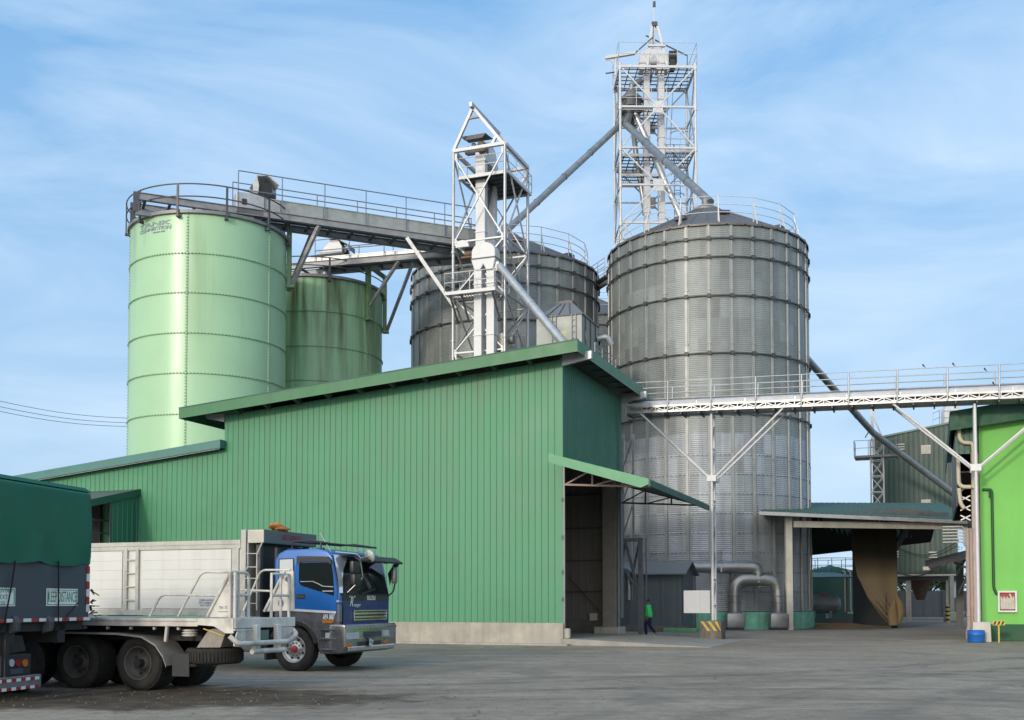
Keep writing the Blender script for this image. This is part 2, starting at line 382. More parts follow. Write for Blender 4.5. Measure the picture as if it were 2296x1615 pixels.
# ------------------------------------------------------------------ ground
A_DEG = -21.0                                     # the plant's own grid: x runs along the long wall
def asphalt():
    m = bpy.data.materials.new('yard_asphalt'); m.use_nodes = True; t = m.node_tree; n = t.nodes; l = t.links
    b = n['Principled BSDF']; b.inputs['Specular IOR Level'].default_value = .25
    tcn = n.new('ShaderNodeTexCoord')
    def noise(scale, detail=6, rough=.6, mapping=None, dist=0):
        q = n.new('ShaderNodeTexNoise'); q.inputs['Scale'].default_value = scale; q.inputs['Detail'].default_value = detail
        q.inputs['Roughness'].default_value = rough; q.inputs['Distortion'].default_value = dist
        if mapping:
            mm = n.new('ShaderNodeMapping'); mm.inputs['Scale'].default_value = mapping[0]; mm.inputs['Rotation'].default_value = (0, 0, R(mapping[1]))
            l.new(tcn.outputs['Object'], mm.inputs['Vector']); l.new(mm.outputs[0], q.inputs['Vector'])
        else: l.new(tcn.outputs['Object'], q.inputs['Vector'])
        return q.outputs['Fac']
    def ramp(fac, p0, p1, c0=(0,0,0), c1=(1,1,1)):
        q = n.new('ShaderNodeValToRGB'); q.color_ramp.elements[0].position = p0; q.color_ramp.elements[1].position = p1
        q.color_ramp.elements[0].color = (*c0, 1); q.color_ramp.elements[1].color = (*c1, 1); l.new(fac, q.inputs['Fac']); return q.outputs['Color']
    def mix(fac, a, c, typ='MIX'):
        q = n.new('ShaderNodeMixRGB'); q.blend_type = typ
        if isinstance(fac, float): q.inputs['Fac'].default_value = fac
        else: l.new(fac, q.inputs['Fac'])
        l.new(a, q.inputs['Color1'])
        if isinstance(c, tuple): q.inputs['Color2'].default_value = (*c, 1)
        else: l.new(c, q.inputs['Color2'])
        return q.outputs['Color']
    base = ramp(noise(.16, 8, .65), .32, .7, (.235,.197,.150), (.415,.36,.285))
    base = mix(ramp(noise(9.0, 8, .75), .35, .72), base, (.26,.25,.235), 'MIX') if False else base
    fine = ramp(noise(14.0, 9, .8), .3, .75, (.68,.68,.68), (1.26,1.26,1.26)); base = mix(1.0, base, fine, 'MULTIPLY')
    mott = ramp(noise(3.2, 7, .72), .3, .72, (.70,.69,.68), (1.2,1.2,1.2)); base = mix(1.0, base, mott, 'MULTIPLY')
    grit = ramp(noise(45.0, 4, .75), .3, .75, (.62,.62,.62), (1.32,1.32,1.32)); base = mix(1.0, base, grit, 'MULTIPLY')
    # old patches, oil spots and hairline cracks
    pt = ramp(noise(.32, 3, .5, None, 1.2), .56, .60); base = mix(pt, base, ramp(noise(3.0, 8, .7), .3, .7, (.175,.15,.12), (.26,.225,.18)))
    oil = ramp(noise(1.7, 4, .6), .68, .76); base = mix(oil, base, (.085,.078,.068))
    vo = n.new('ShaderNodeTexVoronoi'); vo.feature = 'DISTANCE_TO_EDGE'; vo.inputs['Scale'].default_value = .17
    dn = n.new('ShaderNodeMixRGB'); dn.blend_type = 'ADD'; dn.inputs['Fac'].default_value = 1.0; l.new(tcn.outputs['Object'], dn.inputs['Color1'])
    nq = n.new('ShaderNodeTexNoise'); nq.inputs['Scale'].default_value = .9; nq.inputs['Detail'].default_value = 8; l.new(tcn.outputs['Object'], nq.inputs['Vector'])
    sc3 = n.new('ShaderNodeVectorMath'); sc3.operation = 'SCALE'; sc3.inputs['Scale'].default_value = 1.6; l.new(nq.outputs['Color'], sc3.inputs[0]); l.new(sc3.outputs[0], dn.inputs['Color2'])
    l.new(dn.outputs[0], vo.inputs['Vector'])
    ck = ramp(vo.outputs['Distance'], .0, .0045, (1,1,1), (0,0,0)); ckm = mix(1.0, ck, ramp(noise(.12, 3), .45, .55), 'MULTIPLY'); base = mix(ckm, base, (.07,.064,.055))
    # sweeping tyre marks along the lane
    tr = ramp(noise(1.0, 4, .55, ((.22, 1.7, 1), 12), 1.2), .54, .74); base = mix(tr, base, (.185,.158,.125))
    tr2 = ramp(noise(1.0, 4, .5, ((.25, 1.3, 1), -18), 1.2), .56, .76); base = mix(tr2, base, (.35,.305,.24))
    def ring(cx, cy, r, wd, amt):
        a1 = n.new('ShaderNodeVectorMath'); a1.operation = 'DISTANCE'; l.new(tcn.outputs['Object'], a1.inputs[0]); a1.inputs[1].default_value = (cx, cy, 0)
        s1 = n.new('ShaderNodeMath'); s1.operation = 'SUBTRACT'; l.new(a1.outputs['Value'], s1.inputs[0]); s1.inputs[1].default_value = r
        nw = n.new('ShaderNodeMath'); nw.operation = 'MULTIPLY_ADD'; l.new(noise(.25, 3), nw.inputs[0]); nw.inputs[1].default_value = 1.6; l.new(s1.outputs[0], nw.inputs[2])
        ab = n.new('ShaderNodeMath'); ab.operation = 'ABSOLUTE'; l.new(nw.outputs[0], ab.inputs[0])
        k = ramp(ab.outputs[0], wd*.35, wd, (amt,)*3, (0,0,0)); return mix(1.0, k, ramp(noise(1.3, 6, .7), .35, .62), 'MULTIPLY')
    for cx, cy, r, wd, amt in ((-16, 62, 44.0, .40, .6), (-16, 62, 46.1, .40, .6), (30, 2, 29.0, .35, .5), (30, 2, 31.0, .35, .5), (4, -22, 41.0, .45, .45), (4, -22, 43.0, .45, .45), (-2, 70, 47.5, .4, .4)):
        base = mix(ring(cx, cy, r, wd, amt), base, (.11,.095,.078))
    # brown spilled earth, concentrated by the parked lorries
    sx = n.new('ShaderNodeSeparateXYZ'); l.new(tcn.outputs['Object'], sx.inputs[0])
    def blob(cx, cy, rx, ry):
        a1 = n.new('ShaderNodeVectorMath'); a1.operation = 'SUBTRACT'; l.new(tcn.outputs['Object'], a1.inputs[0]); a1.inputs[1].default_value = (cx, cy, 0)
        a2 = n.new('ShaderNodeVectorMath'); a2.operation = 'MULTIPLY'; l.new(a1.outputs[0], a2.inputs[0]); a2.inputs[1].default_value = (1/rx, 1/ry, 0)
        a3 = n.new('ShaderNodeVectorMath'); a3.operation = 'LENGTH'; l.new(a2.outputs[0], a3.inputs[0])
        nn = n.new('ShaderNodeMath'); nn.operation = 'MULTIPLY_ADD'; l.new(noise(.8, 8, .7), nn.inputs[0]); nn.inputs[1].default_value = 1.5; nn.inputs[2].default_value = -.75
        sm = n.new('ShaderNodeMath'); sm.operation = 'ADD'; l.new(a3.outputs['Value'], sm.inputs[0]); l.new(nn.outputs[0], sm.inputs[1])
        return ramp(sm.outputs[0], .72, 1.12, (1,1,1), (0,0,0))
    dirt = ramp(noise(2.2, 9, .7), .3, .7, (.03,.023,.015), (.125,.095,.062))
    base = mix(blob(-6.2, 18.2, 5.0, 2.2), base, dirt)
    base = mix(blob(15.5, 66.0, 7.0, 7.0), base, ramp(noise(1.5, 8, .7), .3, .7, (.11,.085,.055), (.23,.185,.125)))
    base = mix(blob(6.0, 46.0, 5.5, 2.0), base, ramp(noise(1.2, 8, .7), .3, .7, (.22,.20,.17), (.38,.355,.31)))
    base = mix(blob(14.0, 58.0, 10.0, 5.0), base, ramp(noise(1.2, 8, .7), .3, .7, (.17,.155,.13), (.31,.285,.245)))
    l.new(base, b.inputs['Base Color'])
    rr = n.new('ShaderNodeMapRange'); l.new(noise(.9, 6), rr.inputs['Value']); rr.inputs['To Min'].default_value = .75; rr.inputs['To Max'].default_value = .95
    l.new(rr.outputs[0], b.inputs['Roughness'])
    bn = n.new('ShaderNodeBump'); bn.inputs['Strength'].default_value = .5; bn.inputs['Distance'].default_value = .015
    l.new(noise(22.0, 8, .75), bn.inputs['Height']); l.new(bn.outputs[0], b.inputs['Normal'])
    return m
mb = MB(); S = 900
mb.add([(-S,-S,0),(S,-S,0),(S,S,0),(-S,S,0)], [(0,1,2,3)])
tag(mb.build('ground', asphalt()), kind='structure')

# loose stones and clods by the lorries
mb = MB(); rnd = random.Random(3)
for i in range(240):
    x = rnd.gauss(-6.0, 3.2); y = rnd.gauss(18.0, 1.1); r = rnd.uniform(.008, .028)
    p = V((x, y, r*.4)); vs = []
    for k in range(6):
        an = k*math.pi/3; vs.append(p + V((math.cos(an)*r*rnd.uniform(.7,1.3), math.sin(an)*r*rnd.uniform(.7,1.3), rnd.uniform(-.4,0)*r)))
    vs.append(p + V((0, 0, r*rnd.uniform(.4,.9))))
    mb.add(vs, [(k, (k+1) % 6, 6) for k in range(6)])
for i in range(260):
    y = 14 + 26*rnd.random()**1.6; x = rnd.uniform(-.47, .50)*y; r = rnd.uniform(.004, .011)*(1 + y/60)
    p = V((x, y, r*.4)); vs = []
    for k in range(6):
        an = k*math.pi/3; vs.append(p + V((math.cos(an)*r*rnd.uniform(.7,1.4), math.sin(an)*r*rnd.uniform(.7,1.4), rnd.uniform(-.4,0)*r)))
    vs.append(p + V((0, 0, r*rnd.uniform(.3,.7))))
    mb.add(vs, [(k, (k+1) % 6, 6) for k in range(6)])
tag(mb.build('gravel', pm('clods', (.13,.11,.085), .95, var=.3, scale=3)), 'scattered clods of earth and small stones lying over the yard', 'gravel', kind='stuff')

# ------------------------------------------------------------------ the green warehouse
WC = ground(1262, 1447); WF = Frame(WC, A_DEG)
wh = thing('warehouse', 'long green ribbed metal warehouse on a concrete plinth, with open bay at its right end', 'warehouse', WC, A_DEG)
r1 = WF.px(1293.5, 764, 'y', -.9); r2 = WF.px(403, 918, 'y', -.9)
sl = (r1.z - r2.z) / (r1.x - r2.x)
zr = lambda x: r1.z + (x - r1.x) * sl
q1 = WF.px(506, 986, 'y', -.4); q2 = WF.px(40, 1068, 'y', -.4)
sl2 = (q1.z - q2.z) / (q1.x - q2.x)
zl = lambda x: q1.z + (x - q1.x) * sl2
XB = WF.px(505, 960, 'y', 0).x                 # where the tall part steps down
XE = -33.0
DEP = 8.35
CAN_Z = WF.px(1262, 1030, 'y', 0).z            # canopy line on the end wall
PL = WF.px(1000, 1395, 'y', 0).z
fA = lambda s, d, z: V((s, -d, z)); fB = lambda s, d, z: V((d, s, z))
m = MB(); ribbed(m, XB, -.06, PL, lambda x: zr(x) - .36, fA)
m.build('wall', GREEN_WALL, wh)
m = MB(); ribbed(m, XE, XB, PL, lambda x: zl(x) - .30, fA, phase=.2)
m.build('wall', GREEN_WALL, wh)
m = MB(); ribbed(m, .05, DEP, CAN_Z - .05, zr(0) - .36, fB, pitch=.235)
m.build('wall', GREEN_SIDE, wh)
m = MB(); m.box(-.09, .012, -.012, .09, PL, zr(0) - .3); m.build('corner_trim', GREEN_WALL, wh)
m = MB(); m.box(XB - .03, XB + .03, .01, DEP, zl(XB) - .3, zr(XB) - .36)
for i in range(30): m.box(XB - .06, XB - .03, .2 + i*.27, .24 + i*.27, zl(XB) - .3, zr(XB) - .36)
m.build('step_wall', GREEN_WALL, wh)
m = MB(); m.box(XE, .05, -.10, .16, -.02, PL - .004); m.build('plinth', CONC, wh, bevel=.015, seg=1)
m = MB(); m.box(XE, .35, -.55, -.10, -.02, .06); m.build('kerb', CONC, wh, bevel=.02, seg=1)
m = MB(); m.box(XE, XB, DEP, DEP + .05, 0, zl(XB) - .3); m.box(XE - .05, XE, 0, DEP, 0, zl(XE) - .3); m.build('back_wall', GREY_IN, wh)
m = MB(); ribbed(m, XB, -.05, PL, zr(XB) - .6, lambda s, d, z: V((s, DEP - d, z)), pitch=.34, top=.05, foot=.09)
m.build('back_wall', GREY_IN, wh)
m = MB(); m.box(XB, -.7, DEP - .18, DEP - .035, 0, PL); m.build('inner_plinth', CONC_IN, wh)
for z in (2.05, 3.45, 4.9, 6.4): one_bar('girt', (XB, DEP - .11, z), (-.75, DEP - .11, z), .10, STEEL_D, wh, h=.06)
one_bar('inner_brace', (-2.4, DEP - .19, 2.7), (-.9, DEP - .19, 1.1), .04, STEEL_D, wh)
m = MB(); m.box(-9, -8.9, .05, DEP - .04, 0, zr(-9) - .5); m.build('partition', GREY_IN, wh)
# roofs
X0, X1, Y0, Y1 = r2.x, r1.x, -.9, WF.px(1455, 888.6, 'x', r1.x).y
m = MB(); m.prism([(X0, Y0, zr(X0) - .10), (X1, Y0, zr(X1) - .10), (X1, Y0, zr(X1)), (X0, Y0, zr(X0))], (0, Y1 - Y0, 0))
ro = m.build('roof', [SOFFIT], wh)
m = MB(); m.prism([(X0+.02, Y0+.02, zr(X0)+.004), (X1-.02, Y0+.02, zr(X1)+.004), (X1-.02, Y0+.02, zr(X1)+.03), (X0+.02, Y0+.02, zr(X0)+.03)], (0, Y1-Y0-.04, 0)); m.build('roof_sheet', ROOF_TOP, ro)
FH = .40
m = MB(); m.prism([(X0-.02, Y0-.03, zr(X0)-FH), (X1+.03, Y0-.03, zr(X1)-FH), (X1+.03, Y0-.03, zr(X1)+.05), (X0-.02, Y0-.03, zr(X0)+.05)], (0, .028, 0)); m.build('fascia', GREEN_FASC, ro)
m = MB(); m.prism([(X0-.02, Y0-.045, zr(X0)+.03), (X1+.045, Y0-.045, zr(X1)+.03), (X1+.045, Y0-.045, zr(X1)+.07), (X0-.02, Y0-.045, zr(X0)+.07)], (0, .10, 0)); m.build('roof_trim', GREEN_DARK, ro)
m = MB(); m.box(X1 + .002, X1 + .03, Y0, Y1, zr(X1) - FH, zr(X1) + .05); m.build('fascia', GREEN_FASC, ro)
m = MB(); m.box(X1 + .03, X1 + .045, Y0 - .03, Y1, zr(X1) - FH, zr(X1) - FH + .03); m.build('drip_trim', STEEL, ro)
m = MB(); m.box(X0 - .03, X0 - .002, Y0, Y1, zr(X0) - FH, zr(X0) + .05); m.build('fascia', GREEN_FASC, ro)
for i in range(12):                                   # soffit brackets under the rake
    x = -1.2 - i*1.45
    if x < XB: break
    m = MB(); m.prism([(x-.07, -.02, zr(x)-.11), (x-.07, Y0+.02, zr(x)-.11), (x-.07, Y0+.02, zr(x)-.2), (x-.07, -.02, zr(x)-.42)], (.14, 0, 0)); m.build('soffit_bracket', SOFFIT, ro)
for i in range(9):
    y = -.2 + i*1.25
    m = MB(); m.box(.02, X1 - .01, y, y + .05, zr(.4) - .16, zr(.4) - .115); m.build('soffit_seam', STEEL_D, ro)
for y in (-.06, DEP - .1):                            # projecting rafter ends
    m = MB(); m.prism([(.015, y, zr(0)-.62), (1.15, y, zr(0)-.42), (1.15, y, zr(0)-.14), (.015, y, zr(0)-.2)], (0, .14, 0)); m.build('rafter_end', ALU, ro)
m = MB(); m.prism([(XB-.95, -.05, zr(XB)-.42), (XB-.03, -.05, zr(XB)-.62), (XB-.03, -.05, zr(XB)-.3), (XB-.95, -.05, zr(XB)-.26)], (0, .14, 0)); m.build('rafter_end', ALU, ro)
m = MB(); m.prism([(XE-.3, -.4, zl(XE-.3)-.1), (XB, -.4, zl(XB)-.1), (XB, -.4, zl(XB)), (XE-.3, -.4, zl(XE-.3))], (0, DEP + .8, 0)); ro2 = m.build('roof', ROOF_TOP, wh)
m = MB(); m.prism([(XE-.3, -.43, zl(XE-.3)-.30), (XB+.06, -.43, zl(XB)-.30), (XB+.06, -.43, zl(XB)+.05), (XE-.3, -.43, zl(XE-.3)+.05)], (0, .028, 0)); m.box(XB+.03, XB+.06, -.40, -.032, zl(XB)-.30, zl(XB)+.05); m.build('fascia', TEAL_FASC, ro2)
m = MB(); m.prism([(XE-.3, -.36, zl(XE-.3)-.34), (XB+.0, -.36, zl(XB)-.34), (XB+.0, -.36, zl(XB)-.305), (XE-.3, -.36, zl(XE-.3)-.305)], (0, .03, 0)); m.build('drip_trim', STEEL_L, ro2)
# lean-to at the left
lx = WF.px(314, 1110, 'y', 0).x; lz = WF.px(314, 1098, 'y', 0).z
QD = 5.0; lsl = .24
lt = lambda y: lz + y * lsl                           # y negative towards the camera
m = MB(); m.prism([(lx, 0, lt(0)), (lx, -QD, lt(-QD)), (lx, -QD, lt(-QD)-.06), (lx, 0, lt(0)-.06)], (-9, 0, 0))
ln = m.build('lean_to_roof', pm('pale_roof_sheet', (.24,.28,.24), .5, var=.15, grime=.3), wh)
m = MB()
for i in range(34): m.bar((lx - .1 - i*.26, -.02, lt(-.02)+.016), (lx - .1 - i*.26, -QD+.02, lt(-QD+.02)+.016), .05, .03)
m.build('roof_rib', bpy.data.materials['pale_roof_sheet'], ln)
m = MB(); m.prism([(lx+.002, 0, lt(0)+.03), (lx+.002, -QD, lt(-QD)+.03), (lx+.002, -QD, lt(-QD)-.27), (lx+.002, 0, lt(0)-.27)], (.03, 0, 0)); m.build('fascia', GREEN_DARK, ln)
yq = -1.75
m = MB(); ribbed(m, yq, -.03, PL, lambda y: lt(y) - .06, lambda s, d, z: V((lx - .05 + d, s, z)), pitch=.3); m.build('lean_to_wall', GREEN_SIDE, wh)
m = MB(); m.box(lx-.08, lx-.02, yq-.06, yq, 0, lt(yq)-.07); m.box(lx-.12, lx-.02, -QD+.1, -QD+.2, 0, lt(-QD)-.07); m.build('lean_to_post', STEEL_D, wh)
for z in (4.55, 5.1): one_bar('lean_to_truss', (lx-1.0, -.05, z), (lx-1.0, -QD+.2, z), .07, STEEL, wh)
one_bar('lean_to_truss', (lx-1.0, -1.9, 5.0), (lx-1.0, -2.9, 5.6), .06, STEEL, wh)
one_bar('lean_to_truss', (lx-1.0, -1.9, 3.2), (lx-1.0, -2.5, 4.4), .08, STEEL, wh)
m = MB(); ribbed(m, -QD, -2.0, .2, 3.05, lambda s, d, z: V((lx-.6 + d, s, z)), pitch=.3); m.build('lean_to_boarding', CONC_PALE, wh)
m = MB(); m.box(lx-9, lx-8.9, -QD, 0, 0, 5); m.box(lx-8.9, lx-2.0, -.16, -.11, .1, lz-.4); m.build('lean_to_back', BLACKP, wh)
# door bay: canopy, truss, column, ramp
c0 = WF.px(1230, 1018, 'x', 0); c1 = WF.px(1455, 1075, 'y', c0.y); c2 = WF.px(1588, 1128, 'x', c1.x)
cy0, cy1 = c0.y, c2.y; cz0, cz1, cx1 = c0.z, c1.z, c1.x
m = MB(); m.prism([(.06, cy0, cz0-.03), (cx1, cy0, cz1-.03), (cx1, cy0, cz1-.09), (.06, cy0, cz0-.09)], (0, cy1 - cy0, 0)); cn = m.build('canopy', GREEN_DARK, wh)
m = MB()
for i in range(int((cy1-cy0)/.3)):
    y = cy0 + .15 + i*.3; m.bar((.06, y, cz0-.012), (cx1+.05, y, cz1-.012), .06, .04)
m.build('roof_rib', GREEN_DARK, cn)
m = MB(); m.prism([(0.0, cy0-.03, cz0+.02), (cx1, cy0-.03, cz1+.02), (cx1, cy0-.03, cz1-.17), (cx1-.3, cy0-.03, cz1-.28), (0.0, cy0-.03, cz0-.30)], (0, .03, 0)); m.build('fascia', pm('canopy_fascia', (.09,.28,.14), .5, var=.06), cn)
m = MB(); m.box(cx1 - .02, cx1 + .05, cy0, cy1, cz1 - .24, cz1 - .02); m.build('gutter', GREEN_DARK, cn)
def truss(y, mat):
    zb = CAN_Z - .95
    top = lambda x: cz0 + (cz1 - cz0) * x / cx1 - .14
    xe = cx1 - .25
    one_bar('truss_chord', (.08, y, zb), (xe, y, top(xe) - .03), .07, mat, cn)
    one_bar('truss_chord', (.08, y, top(.08)), (xe, y, top(xe)), .06, mat, cn)
    bz = lambda x: zb + (top(xe) - .03 - zb) * (x - .08) / (xe - .08)
    for x in (1.15, 2.3): one_bar('truss_strut', (x, y, bz(x)), (x, y, top(x)), .06, mat, cn)
    for xa, xb in ((.1, 1.1), (1.2, 2.25)): one_bar('truss_strut', (xa, y, bz(xa)), (xb, y, top(xb)), .05, mat, cn)
TR = pm('truss_primer', (.30,.22,.18), .6, var=.15)
truss(.02, TR); truss(DEP - .3, STEEL_D)
one_bar('door_post', (.03, .05, .2), (.03, .05, CAN_Z), .10, STEEL, wh)
for z in (1.7, 2.7, 4.0, 5.4): one_bar('girt_cleat', (-.03, .02, z), (.03, .02, z), .14, STEEL_D, wh)
COLM = pm('column_concrete', (.20,.185,.16), .85, var=.15)
m = MB(); m.box(-.62, .0, DEP-1.0, DEP-.42, .1, zr(0)-.6); m.build('column', COLM, wh, bevel=.02, seg=1)
m = MB(); m.box(-.95, .22, DEP-1.25, DEP-.2, 0, .52); m.build('column_footing', CONC, wh, bevel=.04, seg=1)
one_bar('downpipe', (.08, DEP-.9, .5), (.08, DEP-.9, CAN_Z), .11, STEEL, wh, round=True)
m = MB(); m.box(.0, .06, DEP-.4, DEP, .9, CAN_Z); m.build('jamb_sheet', STEEL, wh)
m = MB(); m.box(.001, .05, DEP-.85, DEP-.55, 2.05, 2.3); m.build('switch_box', STEEL, wh)
m = MB(); m.box(-1.4, -1.05, DEP-.35, DEP-.22, .78, 1.1); m.build('meter_box', CONC_PALE, wh)
m = MB(); m.prism([(-.02, -.1, -.01), (-.02, -.1, .24), (.3, -.1, .24), (5.5, -.1, .012), (5.5, -.1, -.01)], (0, 7.4, 0)); m.box(-8.8, -.02, .17, DEP-.2, -.01, .235)
m.build('ramp', pm('ramp_concrete', (.30,.285,.25), .9, var=.14, scale=1.2, streak=.0, bump=.25, spec=.2, grime=.3), wh)
m = MB(); m.box(.06, .28, -.05, .12, .24, .62); m.build('wheel_guard', CONC, wh, bevel=.03, seg=1)

# steel frame beyond the door
g = ground(1437, 1426); SFm = Frame(g, A_DEG)
sf = thing('steel_frame', 'grey braced steel frame standing between the door column and the grey shed', 'steel frame', g, A_DEG)
h = SFm.px(1437, 1206, 'y', 0).z; xl = SFm.px(1392, 1210, 'y', 0).x
one_bar('post', (0,0,0), (0,0,h), .2, STEEL, sf); one_bar('post', (.24,.15,0), (.24,.15,h), .06, STEEL, sf)
one_bar('top_beam', (xl,0,h-.1), (.1,0,h-.1), .16, STEEL, sf)
one_bar('brace', (xl*.75,0,h-.2), (-.05,0,1.9), .13, STEEL, sf); one_bar('brace', (-.08,.1,h-.2), (xl*.95,.6,1.2), .1, STEEL, sf)
one_bar('brace', (-.02,-.02,1.95), (xl,.1,3.3), .09, STEEL, sf); one_bar('brace', (xl*.8,.1,h-.2), (xl,.1,h-1.4), .1, STEEL, sf)
one_bar('post', (xl+.05,.3,h), (xl+.05,.3,h+5.0), .12, STEEL_L, sf); one_bar('post', (xl+.55,.3,h), (xl+.55,.3,h+5.0), .10, STEEL_L, sf)
for k in range(3): one_bar('brace', (xl+.05,.3,h+.2+k*1.6), (xl+.55,.3,h+1.7+k*1.6), .05, STEEL, sf)
m = MB(); m.path(arcpath([(xl-.1,.6,3.2),(xl+.25,.3,3.1),(xl+.3,.3,2.4),(xl+.3,.3,1.7)], .3), .19, 12)
o = m.build('vent_pipe', GALV_DUCT); o.matrix_world = SFm.M; tag(o, 'short dented vent pipe hanging beside the door column', 'pipe')

# ------------------------------------------------------------------ bolted green tanks
def make_tank(name, label, cx, cy, rad, ztop, ztop_rings, mat, posts, rail_h, logo):
    T = thing(name, label, 'storage tank', (cx, cy, 0), 0, 'light green storage tanks behind the warehouse')
    ms = MB(); ms.lathe([(rad, 0), (rad, ztop)], 128); ms.build('shell', mat, T)
    for z in ztop_rings:
        b = MB(); b.lathe([(rad+.003, z-.028), (rad+.035, z-.016), (rad+.035, z+.016), (rad+.003, z+.028)], 128, smooth=False)
        for k in range(150):
            an = 2*math.pi*k/150; ca, sa = math.cos(an), math.sin(an)
            if sa > .25: continue
            c = V((ca*(rad+.04), sa*(rad+.04), z)); t = V((-sa, ca, 0))
            b.bar(c - t*.035, c + t*.035, .05, .06, m=1)
        b.build('seam', [mat, TANK_SEAM], T)
    for k in range(5):
        an = R(-90 - 79 + k*63.5) - math.atan2(cx, cy)
        ca, sa = math.cos(an), math.sin(an); c = V((ca*(rad+.012), sa*(rad+.012), 0)); t = V((-sa, ca, 0))
        b = MB(); b.bar(c + V((0,0,.1)), c + V((0,0,ztop-.1)), .10, .03, up=V((ca, sa, 0))); z = .3
        while z < ztop:
            b.box(c.x + ca*.02 -.035, c.x + ca*.02+.035, c.y+sa*.02-.035, c.y+sa*.02+.035, z-.03, z+.03, m=1); z += .16
        b.build('seam', [mat, TANK_SEAM], T)
    q = MB(); q.lathe([(rad+.01, ztop-.05), (rad+.16, ztop-.03), (rad+.16, ztop+.13), (rad-.05, ztop+.16), (.0, ztop+1.0)], 96, smooth=False)
    q.build('roof', STEEL, T)
    q = MB(); q.lathe([(.0, ztop+1.35), (.35, ztop+1.3), (.35, ztop+.85)], 20); q.build('roof_cap', STEEL_L, T)
    n = posts; ring = [V((math.cos(2*math.pi*i/96)*(rad+.22), math.sin(2*math.pi*i/96)*(rad+.22), 0)) for i in range(96)]
    q = MB()
    for z in (.55, 1.0): q.path([p + V((0,0,ztop + rail_h*z)) for p in ring], .035, 6, closed=True)
    rl = q.build('railing', STEEL_D, T)
    for k in range(n):
        an = R(-90 + 11) - math.atan2(cx, cy) + 2*math.pi*k/n; p = V((math.cos(an)*(rad+.22), math.sin(an)*(rad+.22), ztop)); d = V((math.cos(an), math.sin(an), 0))
        q = MB(); q.bar(p + V((0,0,-.25)), p + V((0,0,rail_h)), .11, .07, up=d); q.bar(p - d*.24 + V((0,0,-.2)), p + d*.06 + V((0,0,-.2)), .16, .12); q.build('post', STEEL_D, rl)
    return T

def tank_from(xl, xr, vy, D):
    r0, r1 = ray(xl, vy), ray(xr, vy); a0 = math.atan2(r0.x, r0.y); a1 = math.atan2(r1.x, r1.y); c = (a0+a1)/2; hh = (a1-a0)/2
    return D*math.sin(c), D*math.cos(c), D*math.sin(hh)
tx, ty, tr = tank_from(289, 640.5, 750, 62.0)
front = lambda x, y, cy, r: at(x, y, cy - r*math.cos(math.atan2(abs(x-CX), F)))
tz = front(440, 480, ty, tr).z
tz_r = [front(440, y, ty, tr).z for y in (570, 658, 748, 838, 930)]
tz_r += [tz_r[-1] - (tz_r[-2]-tz_r[-1])*k for k in (1, 2)]
T1K = make_tank('storage_tank', 'large smooth light green tank carrying grey lettering near its rim, leftmost against the sky', tx, ty, tr, tz, tz_r, TANK_GREEN, 11, 1.45, True)
# lettering follows the shell
def wrap(me, rad):
    for v in me.vertices:
        an = v.co.x / rad; r = rad + v.co.y; v.co = V((math.sin(an)*r, -math.cos(an)*r, v.co.z))
aL = lambda x: math.asin(max(-1, min(1, (at(x, 530, ty).x - tx) / tr)))     # rough, refined by the angle to the camera
view = math.atan2(tx, ty)
def letter_arc(name, body, size, mat, zc, ang, sx, shear, lab=None):
    M = Matrix(((1,0,0,0),(0,0,-1,-.012),(0,1,0,0),(0,0,0,1)))
    o = text(name, body, size, mat, T1K, M, ext=.004, sx=sx, shear=shear, bold=size*.035)
    # subdivide long flats so they bend with the shell
    bm = bmesh.new(); bm.from_mesh(o.data); bmesh.ops.triangulate(bm, faces=bm.faces)
    for _ in range(2): bmesh.ops.subdivide_edges(bm, edges=[e for e in bm.edges if e.calc_length() > .18], cuts=1)
    bm.to_mesh(o.data); bm.free()
    for v in o.data.vertices: v.co.y = -(v.co.y)          # depth outwards
    wrap(o.data, tr)
    o.data.transform(Matrix.Translation((0,0,zc)) @ Matrix.Rotation(ang, 4, 'Z'))
    if lab: o['label'] = lab
    return o
la = -R(44) - view
sc_z = lambda y: front(350, y, ty, tr*.85).z
letter_arc('lettering', 'TANK', .30, LOGO, sc_z(508.5), la, 2.7, .10)
letter_arc('lettering', 'CONNECTION', .27, LOGO, sc_z(519.5), la + R(1), 1.22, .10)
letter_arc('lettering', 'corrosion resist', .13, LOGO, sc_z(527), la + R(6), .9, 0)

q = MB(); rsw = tr + .012
an0, an1 = la - R(6), la + R(13)
q.add([V((math.sin(an0+(an1-an0)*k/12)*rsw, -math.cos(an0+(an1-an0)*k/12)*rsw, sc_z(524.5) + dz_*(1-k/12*.3))) for k in range(13) for dz_ in (-.02, .02)], [(2*k, 2*k+2, 2*k+3, 2*k+1) for k in range(12)])
q.build('lettering', pm('logo_pale', (.62,.70,.52), .5), T1K)
t2x, t2y, t2r = tank_from(552, 857, 700, 71.0)
t2z = front(690, 620, t2y, t2r).z
t2rings = [front(720, y, t2y, t2r).z for y in (697, 776, 853)]
d2 = t2rings[1]-t2rings[2]; t2rings += [t2rings[2]-d2*k for k in range(1, 7)]
T2K = make_tank('storage_tank', 'shorter green tank streaked with dark algae beside the large green tank', t2x, t2y, t2r, t2z, t2rings, TANK_MOSS, 10, 1.15, False)

